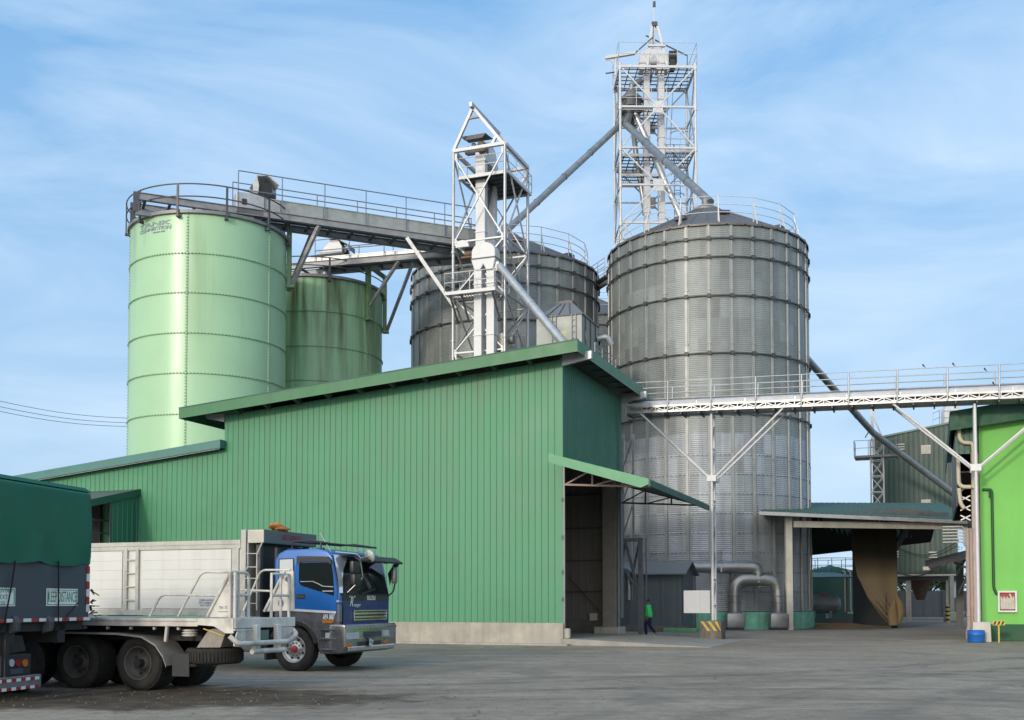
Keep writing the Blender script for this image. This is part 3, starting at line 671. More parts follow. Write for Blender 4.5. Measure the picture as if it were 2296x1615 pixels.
# bracket channels bolted to the tank walls (they carry the catwalk braces)
def bracket(T, cx, cy, rad, ang, z0, z1):
    d = V((math.sin(ang), -math.cos(ang), 0)); c = d*(rad+.14)
    q = MB(); q.bar(c + V((0,0,z0)), c + V((0,0,z1)), .30, .24, up=d); q.bar(c + d*.13 + V((0,0,z0)), c + d*.13 + V((0,0,z1)), .10, .06, up=d)
    q.bar(c + d*.1 + V((0,0,z0-.02)), c + d*.1 + V((0,0,z0+.12)), .42, .4, up=d)
    q.build('bracket', TANK_STEEL_GREEN, T)
    return V((cx, cy, 0)) + c + d*.16
bz = lambda y, Y: at(640, y, Y).z
b1 = bracket(T1K, tx, ty, tr, R(84)-view, bz(625, ty-1), bz(482, ty-1))
b2 = bracket(T2K, t2x, t2y, t2r, R(47)-view*.66, bz(708, t2y-3.5), bz(583, t2y-3.5))
b3 = bracket(T2K, t2x, t2y, t2r, R(84)-view*.66, bz(735, t2y-1), bz(612, t2y-1))
p2 = V((b2.x - t2x, b2.y - t2y, bz(587, t2y-3.5))); p3 = V((b3.x - t2x, b3.y - t2y, bz(612, t2y-1)))
one_bar('bracket_beam', p2, p3, .22, TANK_STEEL_GREEN, T2K)

# ------------------------------------------------------------------ corrugated steel bins
def galvanised():
    m = bpy.data.materials.new('galvanised_sheet'); m.use_nodes = True; t = m.node_tree; n = t.nodes; l = t.links
    b = n['Principled BSDF']; b.inputs['Metallic'].default_value = .22
    tcn = n.new('ShaderNodeTexCoord'); sx = n.new('ShaderNodeSeparateXYZ'); l.new(tcn.outputs['Object'], sx.inputs[0])
    nz = n.new('ShaderNodeTexNoise'); nz.inputs['Scale'].default_value = .8; nz.inputs['Detail'].default_value = 8; nz.inputs['Roughness'].default_value = .65
    l.new(tcn.outputs['Object'], nz.inputs['Vector'])
    mp_ = n.new('ShaderNodeMapping'); mp_.inputs['Scale'].default_value = (2.2, 2.2, .12); l.new(tcn.outputs['Object'], mp_.inputs['Vector'])
    ns = n.new('ShaderNodeTexNoise'); ns.inputs['Scale'].default_value = 1; ns.inputs['Detail'].default_value = 6; l.new(mp_.outputs[0], ns.inputs['Vector'])
    def ramp(fac, p0, p1, c0, c1):
        q = n.new('ShaderNodeValToRGB'); q.color_ramp.elements[0].position = p0; q.color_ramp.elements[1].position = p1
        q.color_ramp.elements[0].color = (*c0, 1); q.color_ramp.elements[1].color = (*c1, 1); l.new(fac, q.inputs['Fac']); return q.outputs['Color']
    old = ramp(nz.outputs['Fac'], .3, .7, (.205,.228,.222), (.275,.298,.29)); new = ramp(nz.outputs['Fac'], .3, .7, (.28,.31,.335), (.355,.385,.41))
    mr = n.new('ShaderNodeMapRange'); l.new(sx.outputs['Z'], mr.inputs['Value']); mr.inputs['From Min'].default_value = 11.55; mr.inputs['From Max'].default_value = 11.45
    mx_ = n.new('ShaderNodeMixRGB'); l.new(mr.outputs[0], mx_.inputs['Fac']); l.new(old, mx_.inputs['Color1']); l.new(new, mx_.inputs['Color2'])
    st = ramp(ns.outputs['Fac'], .5, .72, (0,0,0), (.55,.55,.55))
    mx2 = n.new('ShaderNodeMixRGB'); l.new(st, mx2.inputs['Fac']); l.new(mx_.outputs[0], mx2.inputs['Color1']); mx2.inputs['Color2'].default_value = (.15,.16,.15, 1)
    # each curved sheet has weathered a little differently
    at2 = n.new('ShaderNodeMath'); at2.operation = 'ARCTAN2'; l.new(sx.outputs['Y'], at2.inputs[0]); l.new(sx.outputs['X'], at2.inputs[1])
    ia = n.new('ShaderNodeMath'); ia.operation = 'MULTIPLY_ADD'; ia.inputs[1].default_value = 15/math.pi; ia.inputs[2].default_value = 30 - .25; l.new(at2.outputs[0], ia.inputs[0])
    fa = n.new('ShaderNodeMath'); fa.operation = 'FLOOR'; l.new(ia.outputs[0], fa.inputs[0])
    iz = n.new('ShaderNodeMath'); iz.operation = 'MULTIPLY'; iz.inputs[1].default_value = 1/1.145; l.new(sx.outputs['Z'], iz.inputs[0])
    fz_ = n.new('ShaderNodeMath'); fz_.operation = 'FLOOR'; l.new(iz.outputs[0], fz_.inputs[0])
    cb = n.new('ShaderNodeCombineXYZ'); l.new(fa.outputs[0], cb.inputs[0]); l.new(fz_.outputs[0], cb.inputs[1])
    wn = n.new('ShaderNodeTexWhiteNoise'); wn.noise_dimensions = '2D'; l.new(cb.outputs[0], wn.inputs['Vector'])
    pv = n.new('ShaderNodeMapRange'); l.new(wn.outputs['Value'], pv.inputs['Value']); pv.inputs['To Min'].default_value = .84; pv.inputs['To Max'].default_value = 1.14
    mu = n.new('ShaderNodeMixRGB'); mu.blend_type = 'MULTIPLY'; mu.inputs['Fac'].default_value = 1; l.new(mx2.outputs[0], mu.inputs['Color1']); l.new(pv.outputs[0], mu.inputs['Color2'])
    l.new(mu.outputs[0], b.inputs['Base Color'])
    r2 = n.new('ShaderNodeMapRange'); l.new(nz.outputs['Fac'], r2.inputs['Value']); r2.inputs['To Min'].default_value = .36; r2.inputs['To Max'].default_value = .52
    l.new(r2.outputs[0], b.inputs['Roughness'])
    return m
GALV = galvanised()
def bin_from(xl, xr, D): return tank_from(xl, xr, 760, D)
gx, gy, gr = bin_from(1366.5, 1811, 71.0)
fr_ = lambda x, y: at(x, y, gy - gr)
eave = fr_(1590, 500).z
rings = [fr_(1590, y).z for y in (534.6, 575.8, 663, 791.5, 927.5)]
peak = at(1605, 462, gy).z
fz = fr_(1590, 1371).z
PITCHC = .1145; NP = int((eave - fz - .02) / PITCHC)
BIN = thing('grain_bin', 'corrugated steel bin with conical roof, nearest and rightmost, beside the tallest white tower', 'grain bin', (gx, gy, 0), 0, 'corrugated steel grain bins')
prof = []
for i in range(NP*4 + 1):
    z = fz + i*PITCHC/4; prof.append((gr + .014*math.sin(i*math.pi/2), z))
q = MB(); q.lathe(prof, 120, a0=0, a1=2*math.pi); q.build('wall', GALV, BIN)
NR = 30
for k in range(NR):
    an = R(-90 + 3) + 2*math.pi*k/NR - view*0; d = V((math.cos(an), math.sin(an), 0)); t = V((-d.y, d.x, 0))
    q = MB(); c = d*(gr + .014)
    def hat(z0, z1, wd, dp):
        pts = [(-wd, 0), (-wd*.62, 0), (-wd*.52, dp), (wd*.52, dp), (wd*.62, 0), (wd, 0)]
        vs = []
        for z in (z0, z1): vs += [c + t*a_ + d*(b_ + .004) + V((0,0,z)) for a_, b_ in pts]
        q.add(vs, [(i, i+1, i+7, i+6) for i in range(5)])
    hat(fz, fz + 6.3, .13, .10); hat(fz + 6.3, eave - .05, .115, .07)
    for z in (fz+2.9, fz+6.3, fz+9.0, fz+12.4, fz+15.8, fz+19):
        q.bar(c + d*.07 + V((0,0,z-.05)) - t*.1, c + d*.07 + V((0,0,z-.05)) + t*.1, .05, .07)
    q.build('wall_rib', RIB_MAT, BIN)
for z in rings:
    q = MB(); q.lathe([(gr+.085, z-.034), (gr+.155, z-.034), (gr+.155, z+.034), (gr+.085, z+.034)], 120, smooth=False, close_prof=True)
    b = q
    for k in range(NR):
        an = R(-90 + 3) + 2*math.pi*k/NR; d = V((math.cos(an), math.sin(an), 0))
        c = d*(gr+.13) + V((0,0,z)); b.bar(c - V((0,0,.11)), c + V((0,0,.11)), .22, .14, up=d)
        c2 = d*(gr+.12) + V((0,0,z)); t = V((-d.y, d.x, 0)); b.bar(c2 + t*.2 - V((0,0,.0)), c2 + t*.9 + V((0,0,0)), .05, .05)
    b.build('wind_ring', RING_MAT, BIN)
for z in [fz + k*.1145*10 for k in range(1, 9)]:            # bolted sheet laps on the lower rings
    b = MB(); b.lathe([(gr+.017, z-.03), (gr+.024, z-.02), (gr+.024, z+.02), (gr+.017, z+.03)], 120, smooth=False)
    for k in range(150):
        an = 2*math.pi*k/150
        d = V((math.cos(an), math.sin(an), 0)); c = d*(gr+.022) + V((0,0,z)); t = V((-d.y, d.x, 0)); b.bar(c - t*.03, c + t*.03, .045, .03, up=d, m=1)
    b.build('sheet_lap', [GALV, STEEL_D], BIN)
# roof: sheets with raised seams, a collar and hatches
NS = 36; q = MB(); zt = peak - .45; rt = .95
vs = []
for k in range(NS):
    for f_, w_ in ((0, .0), (.06, .07), (.12, .0), (.5, -.015)):
        an = 2*math.pi*(k+f_)/NS; ca, sa = math.cos(an), math.sin(an)
        vs += [V((ca*(gr+.13), sa*(gr+.13), eave - .02 + w_)), V((ca*rt, sa*rt, zt + w_*.6))]
nn = NS*4
q.add(vs, [(2*i, 2*((i+1) % nn), 2*((i+1) % nn)+1, 2*i+1) for i in range(nn)])
lip = []
for k in range(NS*4):
    f_ = (0, .06, .12, .5)[k % 4]; an = 2*math.pi*(k//4 + f_)/NS; lip += [vs[2*k], vs[2*k] + V((0,0,-.11))]
q.add(lip, [(2*i, 2*((i+1) % nn), 2*((i+1) % nn)+1, 2*i+1) for i in range(nn)])
rf = q.build('roof', BIN_ROOF, BIN)
q = MB(); q.lathe([(rt+.03, zt-.06), (rt+.03, zt+.1), (rt*.55, zt+.38), (.28, zt+.5), (.28, zt+.85), (0, zt+.85)], 36, smooth=False); q.build('roof_cap', STEEL, rf)
for an, rr in ((R(-82), .55), (R(-38), .8), (R(-120), .72), (R(20), .7)):
    d = V((math.cos(an), math.sin(an), 0)); t = V((-d.y, d.x, 0)); zz = eave + (zt-eave)*(1-rr)*gr/(gr-rt); c = d*gr*rr + V((0,0,zz+.12))
    q = MB(); q.bar(c - t*.35, c + t*.35, .5, .22); q.build('roof_vent', STEEL_D, rf, bevel=.03, seg=1)
rr = .90*gr; zb = eave + (zt-eave)*(gr-rr)/(gr-rt)
NPs = 16; ring = [V((math.cos(R(-93)+2*math.pi*i/NPs)*rr, math.sin(R(-93)+2*math.pi*i/NPs)*rr, zb)) for i in range(NPs)]
q = MB()
for i, hgt in enumerate((.55, 1.55, 1.02)):
    rr2 = rr + (.10 if i == 0 else 0)
    q.path([V((math.cos(R(-93)+2*math.pi*j/64)*rr, math.sin(R(-93)+2*math.pi*j/64)*rr, zb+hgt)) for j in range(64)] if i != 1 else [p + V((0,0,hgt)) for p in ring], .022, 6, closed=True)
rl = q.build('railing', WHITE, BIN)
for i, p in enumerate(ring):
    d = V((p.x, p.y, 0)).normalized()
    q = MB(); q.bar(p + V((0,0,-.02)), p + V((0,0,1.57)), .055, .04, up=d); q.bar(p + V((0,0,1.25)), p + d*.42 + V((0,0,-.22)), .06, .04, up=d); q.build('post', WHITE, rl)
fd = MB(); fd.lathe([(gr+.22, 0), (gr+.22, fz-.04), (gr-.2, fz-.02)], 96, smooth=False); fd.build('foundation', TURQ, BIN)
# copies: the bin behind the tower, and two more of the row that only peep through
def bin_copy(x, y, dz, label):
    c = copy_tree(BIN); c.location = (x, y, dz); c['label'] = label; return c
mx_, my_, mr_ = bin_from(923.5, 1341, 73.6)
hz = at(1130, 562, my_ - gr).z - eave
bin_copy(mx_, my_, hz, 'corrugated steel bin with conical roof rising behind the white lattice tower and grey hopper').rotation_euler.z = R(5)
bin_copy(6.2, 91.5, .4, 'corrugated steel bin glimpsed in the narrow gap between the two big bins')

# walkway bridging the roofs of the two big bins
wa, wb = V((mx_ + mr_*.93, my_ + .6, eave - .9)), V((gx - gr*.96, gy + 1.2, eave - .9))
wk = thing('bin_walkway', 'short white railed walkway joining the two big steel bins near their eaves', 'walkway', wa, math.degrees(math.atan2(wb.y-wa.y, wb.x-wa.x)))
wl_ = (V((wb.x, wb.y, 0)) - V((wa.x, wa.y, 0))).length
m = MB(); m.box(0, wl_, -.5, .5, -.1, 0); m.tube((0, -.3, -.45), (wl_, -.3, -.45), .16, 10); m.build('deck', STEEL, wk)
for y in (-.5, .5): railing(wk, [(wl_*i/3, y, 0) for i in range(4)], 1.15, (.5, .75, 1), .025, WHITE)

# ------------------------------------------------------------------ lattice tower in front of the far bin
YT1 = 61.5
o1 = at(1016, 700, YT1); TF = Frame((o1.x, o1.y, 0), A_DEG)
T1 = thing('lattice_tower', 'white steel lattice tower with gabled top frame rising over the warehouse roof', 'tower', TF.loc, A_DEG)
TW = TF.px(1132, 700, 'y', 0).x; TD = TF.px(1183.5, 700, 'x', TW).y
TH1 = TF.px(1016, 340, 'y', 0).z
cs = [V((0,0,0)), V((TW,0,0)), V((TW,TD,0)), V((0,TD,0))]
Z = V((0,0,1))
for c in cs:
    m = MB(); m.tube(c, c + Z*TH1, .088, 12)
    for z in (5.5, 11.2, 16.4, 21.5): m.tube(c + Z*(z-.06), c + Z*(z+.06), .13, 12)
    m.build('leg', ALU, T1)
lv = [TF.px(1016, y, 'y', 0).z for y in (793, 668, 545)] + [TH1 - .35]
lv = [3.0, 7.4] + lv
for i in range(4):
    a, b = cs[i], cs[(i+1) % 4]
    one_bar('top_beam', a + Z*TH1, b + Z*TH1, .19, WHITE, T1, h=.18)
    for z in lv[2:-1]: one_bar('tie', a + Z*z, b + Z*z, .085, ALU, T1)
    for k in range(len(lv)-1):
        z0, z1 = lv[k] + .1, lv[k+1] - .1
        dd = (b-a).normalized()*.12
        one_bar('brace', a + dd + Z*z0, b - dd + Z*z1, .08, ALU if i in (0,1) else STEEL_L, T1, h=.07)
        one_bar('brace', b - dd + Z*z0, a + dd + Z*z1, .08, ALU if i in (0,1) else STEEL_L, T1, h=.07)
    for z in lv[1:]:
        d = (b-a).normalized()
        for e in (a + d*.12, b - d*.12): m = MB(); m.bar(e + Z*(z-.2), e + Z*(z+.2), .2, .03, up=d.cross(Z)); m.build('gusset', WHITE, T1)
ap = TF.px(1062, 243, 'y', .1)
for y in (.0, TD):
    A_ = V((ap.x, y, ap.z))
    one_bar('gable_leg', (0, y, TH1), A_, .16, ALU, T1); one_bar('gable_leg', (TW-.1, y, TH1), A_, .16, ALU, T1)
    f = .25; one_bar('gable_tie', A_*(1-f) + V((0,y,TH1))*f, A_*(1-f) + V((TW-.1,y,TH1))*f, .12, STEEL, T1)
one_bar('ridge_beam', (ap.x, -.35, ap.z + .05), (ap.x, TD + .3, ap.z + .05), .18, ALU, T1, h=.26)
def platform(T, x0, x1, y0, y1, z, sides, grid=None, mat=WHITE, rail=1.05, st=.16, bw=.03):
    m = MB()
    m.box(x0, x1, y0, y0+.09, z-.16, z+.02); m.box(x0, x1, y1-.09, y1, z-.16, z+.02); m.box(x0, x0+.09, y0+.09, y1-.09, z-.16, z+.02); m.box(x1-.09, x1, y0+.09, y1-.09, z-.16, z+.02)
    p = m.build('platform', mat, T)
    m = MB(); k = x0 + .2
    while k < x1 - .1: m.box(k, k+bw, y0+.09, y1-.09, z-.03, z); k += st
    k = y0 + .5
    while k < y1 - .1: m.box(x0+.09, x1-.09, k, k+.06, z-.1, z-.031); k += .6
    m.build('grating', STEEL_D, p)
    if rail:
        cor = {'f': ((x0,y0),(x1,y0)), 'r': ((x1,y0),(x1,y1)), 'b': ((x1,y1),(x0,y1)), 'l': ((x0,y1),(x0,y0))}
        for s_ in sides:
            (ax, ay), (bx, by) = cor[s_]; n = max(1, round(math.hypot(bx-ax, by-ay)/1.3))
            railing(p, [(ax + (bx-ax)*i/n, ay + (by-ay)*i/n, z) for i in range(n+1)], rail, (.5, 1), .022, mat)
    return p
zp = TF.px(1016, 398, 'y', .2).z
pf = platform(T1, .2, TW+.1, .25, TD+.4, zp, 'flbr', st=.13, bw=.12)
zq = TF.px(1125, 642, 'y', -1.2).z; xq = TF.px(997, 645, 'y', -1.2).x
platform(T1, xq, TW-.1, -1.2, .9, zq, 'flr')
for sx_ in (xq+.3, 1.0, TW-.3): one_bar('platform_strut', (sx_, -1.15, zq-.16), (max(sx_, .15), .0, zq-1.5), .09, STEEL_D, T1)
m = MB()
for x in (TW*.12, TW*.12+.4): m.bar((x, TD-.4, 6), (x, TD-.4, zp+1.0), .05)
z = 6.2
while z < zp: m.bar((TW*.12, TD-.4, z), (TW*.12+.4, TD-.4, z), .03); z += .3
m.build('ladder', STEEL_L, T1)

# bucket elevators inside that tower
def trunk(parent, x, y, wx, wy, z0, z1, mat, seams):
    m = MB(); m.box(x-wx/2, x+wx/2, y-wy/2, y+wy/2, z0, z1); o = m.build('trunk', mat, parent, bevel=.012, seg=1)
    z = z0 + seams
    while z < z1 - .2:
        m = MB(); m.box(x-wx/2-.04, x+wx/2+.04, y-wy/2-.04, y+wy/2+.04, z-.03, z+.03); m.build('flange', WHITE, o); z += seams
    return o
E1 = thing('bucket_elevator', 'tall white twin-trunk bucket elevator with small motor head under the gabled tower top', 'bucket elevator', TF.loc, A_DEG, 'white bucket elevators')
exa = TF.px(1069, 450, 'y', 1.0).x + .3
trunk(E1, exa, 1.0, .58, .42, 2, TF.px(1080, 350, 'y', 1.0).z, WHITE, 2.6); trunk(E1, exa + .06, 2.35, .58, .42, 2, TF.px(1080, 350, 'y', 1.0).z - .6, WHITE, 2.6)
zt1 = TF.px(1080, 350, 'y', 1.0).z
m = MB()
for p_ in [[(.75, zt1-.4), (.75, zt1+.35), (1.0, zt1+.75), (1.7, zt1+1.0), (2.3, zt1+.7), (2.75, zt1-.1), (2.75, zt1-1.2), (2.1, zt1-1.2), (2.1, zt1-.4)]]:
    m.prism([(exa-.3, y, z) for y, z in p_], (.64, 0, 0))
m.build('head_casing', WHITE, E1, bevel=.03, seg=1)
m = MB(); m.tube((exa-.85, .9, zt1+.35), (exa-.05, .9, zt1+.35), .26, 16); m.tube((exa-.95, .9, zt1+.35), (exa-.84, .9, zt1+.35), .2, 14); m.box(exa-.55, exa-.35, .8, 1.0, zt1+.6, zt1+.75); m.build('motor', STEEL, E1)
m = MB(); m.box(exa-.05, exa+.35, .5, 1.25, zt1+.05, zt1+.65); m.build('gearbox', BROWN_RUST, E1, bevel=.04, seg=1)
m = MB(); m.prism([(exa-1.0, .35, zt1+.98), (exa+.5, .35, zt1+.98), (exa+.5, 1.5, zt1+1.1), (exa-1.0, 1.5, zt1+1.1)], (0, 0, .04)); m.prism([(exa-1.0, .35, zt1+.98), (exa-.8, .35, zt1+.78), (exa+.3, .35, zt1+.78), (exa+.5, .35, zt1+.98)], (0, .03, 0)); m.build('motor_cover', STEEL_D, E1)
m = MB(); m.prism([(exa-.3, 1.2, zp-.15), (exa-.3, 2.1, zp-.15), (exa-.3, 1.35, zp-1.9), (exa-.3, 1.2, zp-1.9)], (.55, 0, 0)); m.build('discharge_chute', STEEL_D, E1)
E2 = thing('bucket_elevator', 'shorter white bucket elevator with rounded white head, standing before the taller one', 'bucket elevator', TF.loc, A_DEG, 'white bucket elevators')
yE = -.15
xa = TF.px(1075, 700, 'y', yE).x; xb = TF.px(1103, 700, 'y', yE).x
zh = TF.px(1090, 606, 'y', yE).z; zh2 = TF.px(1090, 547, 'y', yE).z
trunk(E2, xa, yE, .46, .55, 2, zh+.2, WHITE, 2.9); trunk(E2, xb, yE, .46, .55, 2, zh+.2, WHITE, 2.9)
xm = (xa+xb)/2; rw = (xb-xa)/2 + .33
m = MB()
pts = [(xm - rw*.75, zh-.05), (xm - rw, zh+.45), (xm - rw, zh2-.55)] + [(xm - math.cos(math.pi*i/10)*rw, zh2-.55 + math.sin(math.pi*i/10)*.55) for i in range(1, 10)] + [(xm+rw, zh2-.55), (xm+rw, zh+.5), (xm+rw*.8, zh-.1), (xm+.18, zh-.1), (xm, zh+.25), (xm-.18, zh-.05)]
m.prism([(x, yE-.38, z) for x, z in pts], (0, .8, 0)); m.build('head_casing', WHITE, E2, bevel=.03, seg=1)
m = MB(); m.box(xm-rw-.02, xm+rw+.02, yE-.41, yE+.45, zh+.55, zh+.62); m.build('head_flange', STEEL_D, E2)
xg = TF.px(1043, 552, 'y', yE+.2).x; zg = TF.px(1043, 560, 'y', yE+.2).z
m = MB(); m.prism([(xg + math.cos(R(180*i/10))*.42, yE-.25, zg + math.sin(R(180*i/10))*.42) for i in range(11)], (0, .12, 0)); m.build('belt_guard', WHITE, E2, bevel=.02, seg=1)
m = MB(); m.tube((xg+.1, yE+.0, zg-.35), (xg+.9, yE+.0, zg-.35), .16, 12); m.box(xg-.1, xg+1.1, yE-.2, yE+.3, zg-.62, zg-.52); m.build('motor', BROWN_RUST, E2)
m = MB(); m.box(xb+.15, xb+.48, yE-.2, yE+.35, zh-.15, zh+.35); m.build('outlet_box', STEEL_L, E2)

# machines on the platform at the warehouse roof
mc = TF.px(1123, 768, 'y', .6)
q = thing('blower', 'small pale machine box with motor seen just above the warehouse roof beside the elevator trunks', 'machine', TF.loc, A_DEG)
m = MB(); m.box(mc.x-.35, mc.x+.3, .3, .9, mc.z-.5, mc.z+.45); m.build('casing', CONC_PALE, q, bevel=.02, seg=1)
m = MB(); m.tube((mc.x+.35, .6, mc.z+.1), (mc.x+.8, .6, mc.z+.1), .25, 14); m.build('motor', STEEL, q)
m = MB(); m.box(mc.x-.3, mc.x+1.9, .2, 1.2, mc.z-.75, mc.z-.66); m.bar((mc.x+1.2, .25, mc.z-1.6), (mc.x+1.2, .25, mc.z-.7), .1); m.bar((mc.x+1.85, 1.1, mc.z-1.6), (mc.x+1.85, 1.1, mc.z-.7), .1); m.build('frame', ALU, q)

# ------------------------------------------------------------------ hopper box behind the roof
g = at(1304.5, 790, 57.0); HF = Frame((g.x, g.y, 0), A_DEG)
hp = thing('hopper', 'grey square hopper with pyramid lid and ladders standing behind the warehouse roof', 'hopper', HF.loc, A_DEG)
hx = HF.px(1203, 712, 'y', 0).x; hz1 = HF.px(1304.5, 705, 'y', 0).z; hy = HF.px(1341, 735, 'x', 0).y
hz0 = hz1 - 3.6
HB = pm('hopper_sheet', (.25,.27,.26), .5, .2, var=.1, scale=1, streak=.4, scol=(.22,.22,.2))
m = MB(); m.box(hx, 0, 0, hy, hz0, hz1); m.build('body', HB, hp)
m = MB(); m.box(hx-.05, .05, -.05, hy+.05, hz1, hz1+.07); m.box(hx-.04, .04, -.04, hy+.04, hz1-1.72, hz1-1.64); m.build('rim', STEEL_D, hp)
ax_, ay_ = hx*.5, hy*.5; tz_ = hz1 + .95
m = MB(); s_ = .45
m.add([(hx-.05,-.05,hz1+.07),(.05,-.05,hz1+.07),(.05,hy+.05,hz1+.07),(hx-.05,hy+.05,hz1+.07),(ax_-s_,ay_-s_,tz_),(ax_+s_,ay_-s_,tz_),(ax_+s_,ay_+s_,tz_),(ax_-s_,ay_+s_,tz_)], [(0,1,5,4),(1,2,6,5),(2,3,7,6),(3,0,4,7),(4,5,6,7)])
lid = m.build('lid', GREY_ROOF, hp)
m = MB()
for k in range(1, 4):
    f = k/4; m.bar((hx*(1-f), -.05, hz1+.09), (ax_-s_ + 2*s_*f, ay_-s_, tz_+.02), .05, .05)
m.box(ax_-.4, ax_+.4, ay_-.4, ay_+.4, tz_, tz_+.2); m.build('lid_rib', STEEL_D, lid)
for x in (-.42, hx+1.0):
    m = MB(); m.bar((x-.11, -.09, hz0), (x-.11, -.09, hz1+.05), .035); m.bar((x+.11, -.09, hz0), (x+.11, -.09, hz1+.05), .035)
    for k in range(11): m.bar((x-.11, -.09, hz0+.15+k*.32), (x+.11, -.09, hz0+.15+k*.32), .025)
    m.build('ladder', STEEL, hp)
platform(hp, .03, .75, -.1, hy+.9, hz1-2.2, 'r', mat=STEEL_L, rail=.6)
for y in (.6, hy*.5, hy-.6): one_bar('corner_rib', (.03, y, hz0), (.03, y, hz1), .06, STEEL_D, hp)
m = MB(); m.path(arcpath([(.05, hy-.3, hz1-.7), (.6, hy-.2, hz1-.6), (.75, hy, hz1-1.0)], .2), .16, 10); m.build('elbow', ALU, hp)
for x_ in (hx+.2, -.2):
    for y_ in (.2, hy-.2): one_bar('leg', (x_, y_, 0), (x_, y_, hz0), .25, STEEL, hp)
m = MB(); m.box(.032, .04, .5, .85, hz1-1.2, hz1-.75); m.box(hx+1.35, hx+1.7, -.012, -.004, hz1-1.3, hz1-.8); m.build('warning_plate', pm('pale_yellow', (.45,.44,.25), .6), hp)

# grain spouts
def spout(name, label, pts, r, mat=GALV_DUCT, bands=True, group=None):
    q = thing(name, label, 'pipe', pts[0], 0, group); o = V(pts[0])
    m = MB(); m.path([V(p)-o for p in pts], r, 14); tb = m.build('tube', mat, q)
    if bands:
        for a, b in zip(pts[:-1], pts[1:]):
            a, b = V(a)-o, V(b)-o; n = int((b-a).length/4.5)
            for k in range(1, n+1):
                p = a.lerp(b, k/(n+1)); d = (b-a).normalized(); m = MB(); m.tube(p-d*.06, p+d*.06, r+.025, 14); m.build('collar', mat, q)
    return q
s0 = TF.W((xb+.45, yE, zh+.15)); s1 = at(1262, 768, 55.8)
SP = pm('polished_spout', (.52,.53,.53), .36, .7, var=.12, scale=2)
spout('grain_spout', 'bright round pipe slanting from the white tower head down to the warehouse roof', [s0, s0 + (s1-s0)*1.04], .22, SP)

# ------------------------------------------------------------------ tall tower behind the bins
YT2 = 80.0
o2 = at(1391, 300, YT2); QF = Frame((o2.x, o2.y, 0), 1.3)
T2 = thing('lattice_tower', 'tallest white lattice tower with caged platforms and mast, behind the nearest bin', 'tower', QF.loc, 1.3)
UW = QF.px(1560, 300, 'y', 0).x; UD = 3.7
ys = (149, 239, 331, 414, 499)
ul = [QF.px(1391, y, 'y', 0).z for y in ys][::-1]
dz = ul[1]-ul[0]; ul = [ul[0]-dz*k for k in (4, 3, 2, 1)] + ul
UH = ul[-1]
cs = [V((0,0,0)), V((UW,0,0)), V((UW,UD,0)), V((0,UD,0))]
for i, c in enumerate(cs):
    m = MB(); m.tube(c, c + Z*UH, .085, 10)
    for z in ul: m.tube(c + Z*(z-.25), c + Z*(z+.25), .125, 10)
    m.build('leg', WHITE, T2)
for i in range(4):
    a, b = cs[i], cs[(i+1) % 4]; d = (b-a).normalized(); mid = (a+b)/2
    for z in ul: one_bar('tie', a + Z*z, b + Z*z, .13 if (i == 0) else .10, WHITE if i == 0 else STEEL_L, T2)
    mt = WHITE if i == 0 else STEEL_L
    for k in range(len(ul)-1, 1, -2):
        zt_, zm_, zb_ = ul[k], ul[k-1], ul[k-2]
        for e in (a + d*.15, b - d*.15):
            one_bar('brace', e + Z*(zt_-.15), mid + Z*zm_, .09, mt, T2); one_bar('brace', e + Z*(zb_+.15), mid + Z*zm_, .09, mt, T2)
        m = MB(); m.bar(mid + Z*(zm_-.45), mid + Z*(zm_+.45), .75, .05, up=d.cross(Z)); m.build('gusset', mt, T2)
platform(T2, -.1, UW+.1, -.1, UD+.1, UH+.06, 'flbr', rail=1.75, st=.62, bw=.07)
platform(T2, .1, UW*.62, .15, UD-.2, ul[-2], 'flb', rail=1.5, st=.62, bw=.07)
platform(T2, .1, UW*.5, .15, UD-.2, ul[-3]-.4, 'l', rail=1.1, mat=STEEL_L, st=.5, bw=.07)
platform(T2, UW*.62, UW+.05, .6, UD-.1, ul[-3]+.1, 'frb', rail=1.7, mat=STEEL_L)
platform(T2, .2, UW*.6, 1.2, UD-.2, ul[-4]+1.3, '', rail=0, mat=STEEL_L)
lx_ = UW*.78
m = MB()
for x in (lx_, lx_+.45): m.bar((x, 2.2, ul[-5]-3), (x, 2.2, ul[-3]+1.2), .06)
z = ul[-5]-3
while z < ul[-3]: m.bar((lx_, 2.2, z), (lx_+.45, 2.2, z), .04); z += .35
ld = m.build('ladder', STEEL, T2)
for z in [ul[-4] + 1.6*k for k in range(4)]:
    m = MB(); m.path([V((lx_+.22 + math.cos(R(a))*.48, 2.15 - .1 + math.sin(R(a))*.48, z)) for a in range(-190, 11, 20)], .03, 6); m.build('cage_hoop', STEEL, ld)
m = MB()
for x in (UW*.62, UW*.62+.35): m.bar((x, .9, ul[-3]), (x+.25, .9, ul[-2]+1.5), .05)
m.build('ladder', STEEL, T2)
E3 = thing('bucket_elevator', 'tallest white bucket elevator with double-humped head, inside the tower behind the nearest bin', 'bucket elevator', QF.loc, 1.3, 'white bucket elevators')
yE = 1.6; xa = QF.px(1449.5, 300, 'y', yE).x; xb = QF.px(1482, 300, 'y', yE).x
TRW = pm('trunk_grey_white', (.56,.57,.58), .4, .15, var=.08, streak=.3, scol=(.38,.36,.33))
for x in (xa, xb): trunk(E3, x, yE, .46, .7, 2, UH+.4, TRW, 2.9)
zt3 = QF.px(1470, 118, 'y', yE).z; zb3 = UH+.35; xm = (xa+xb)/2
m = MB(); rw = 1.12
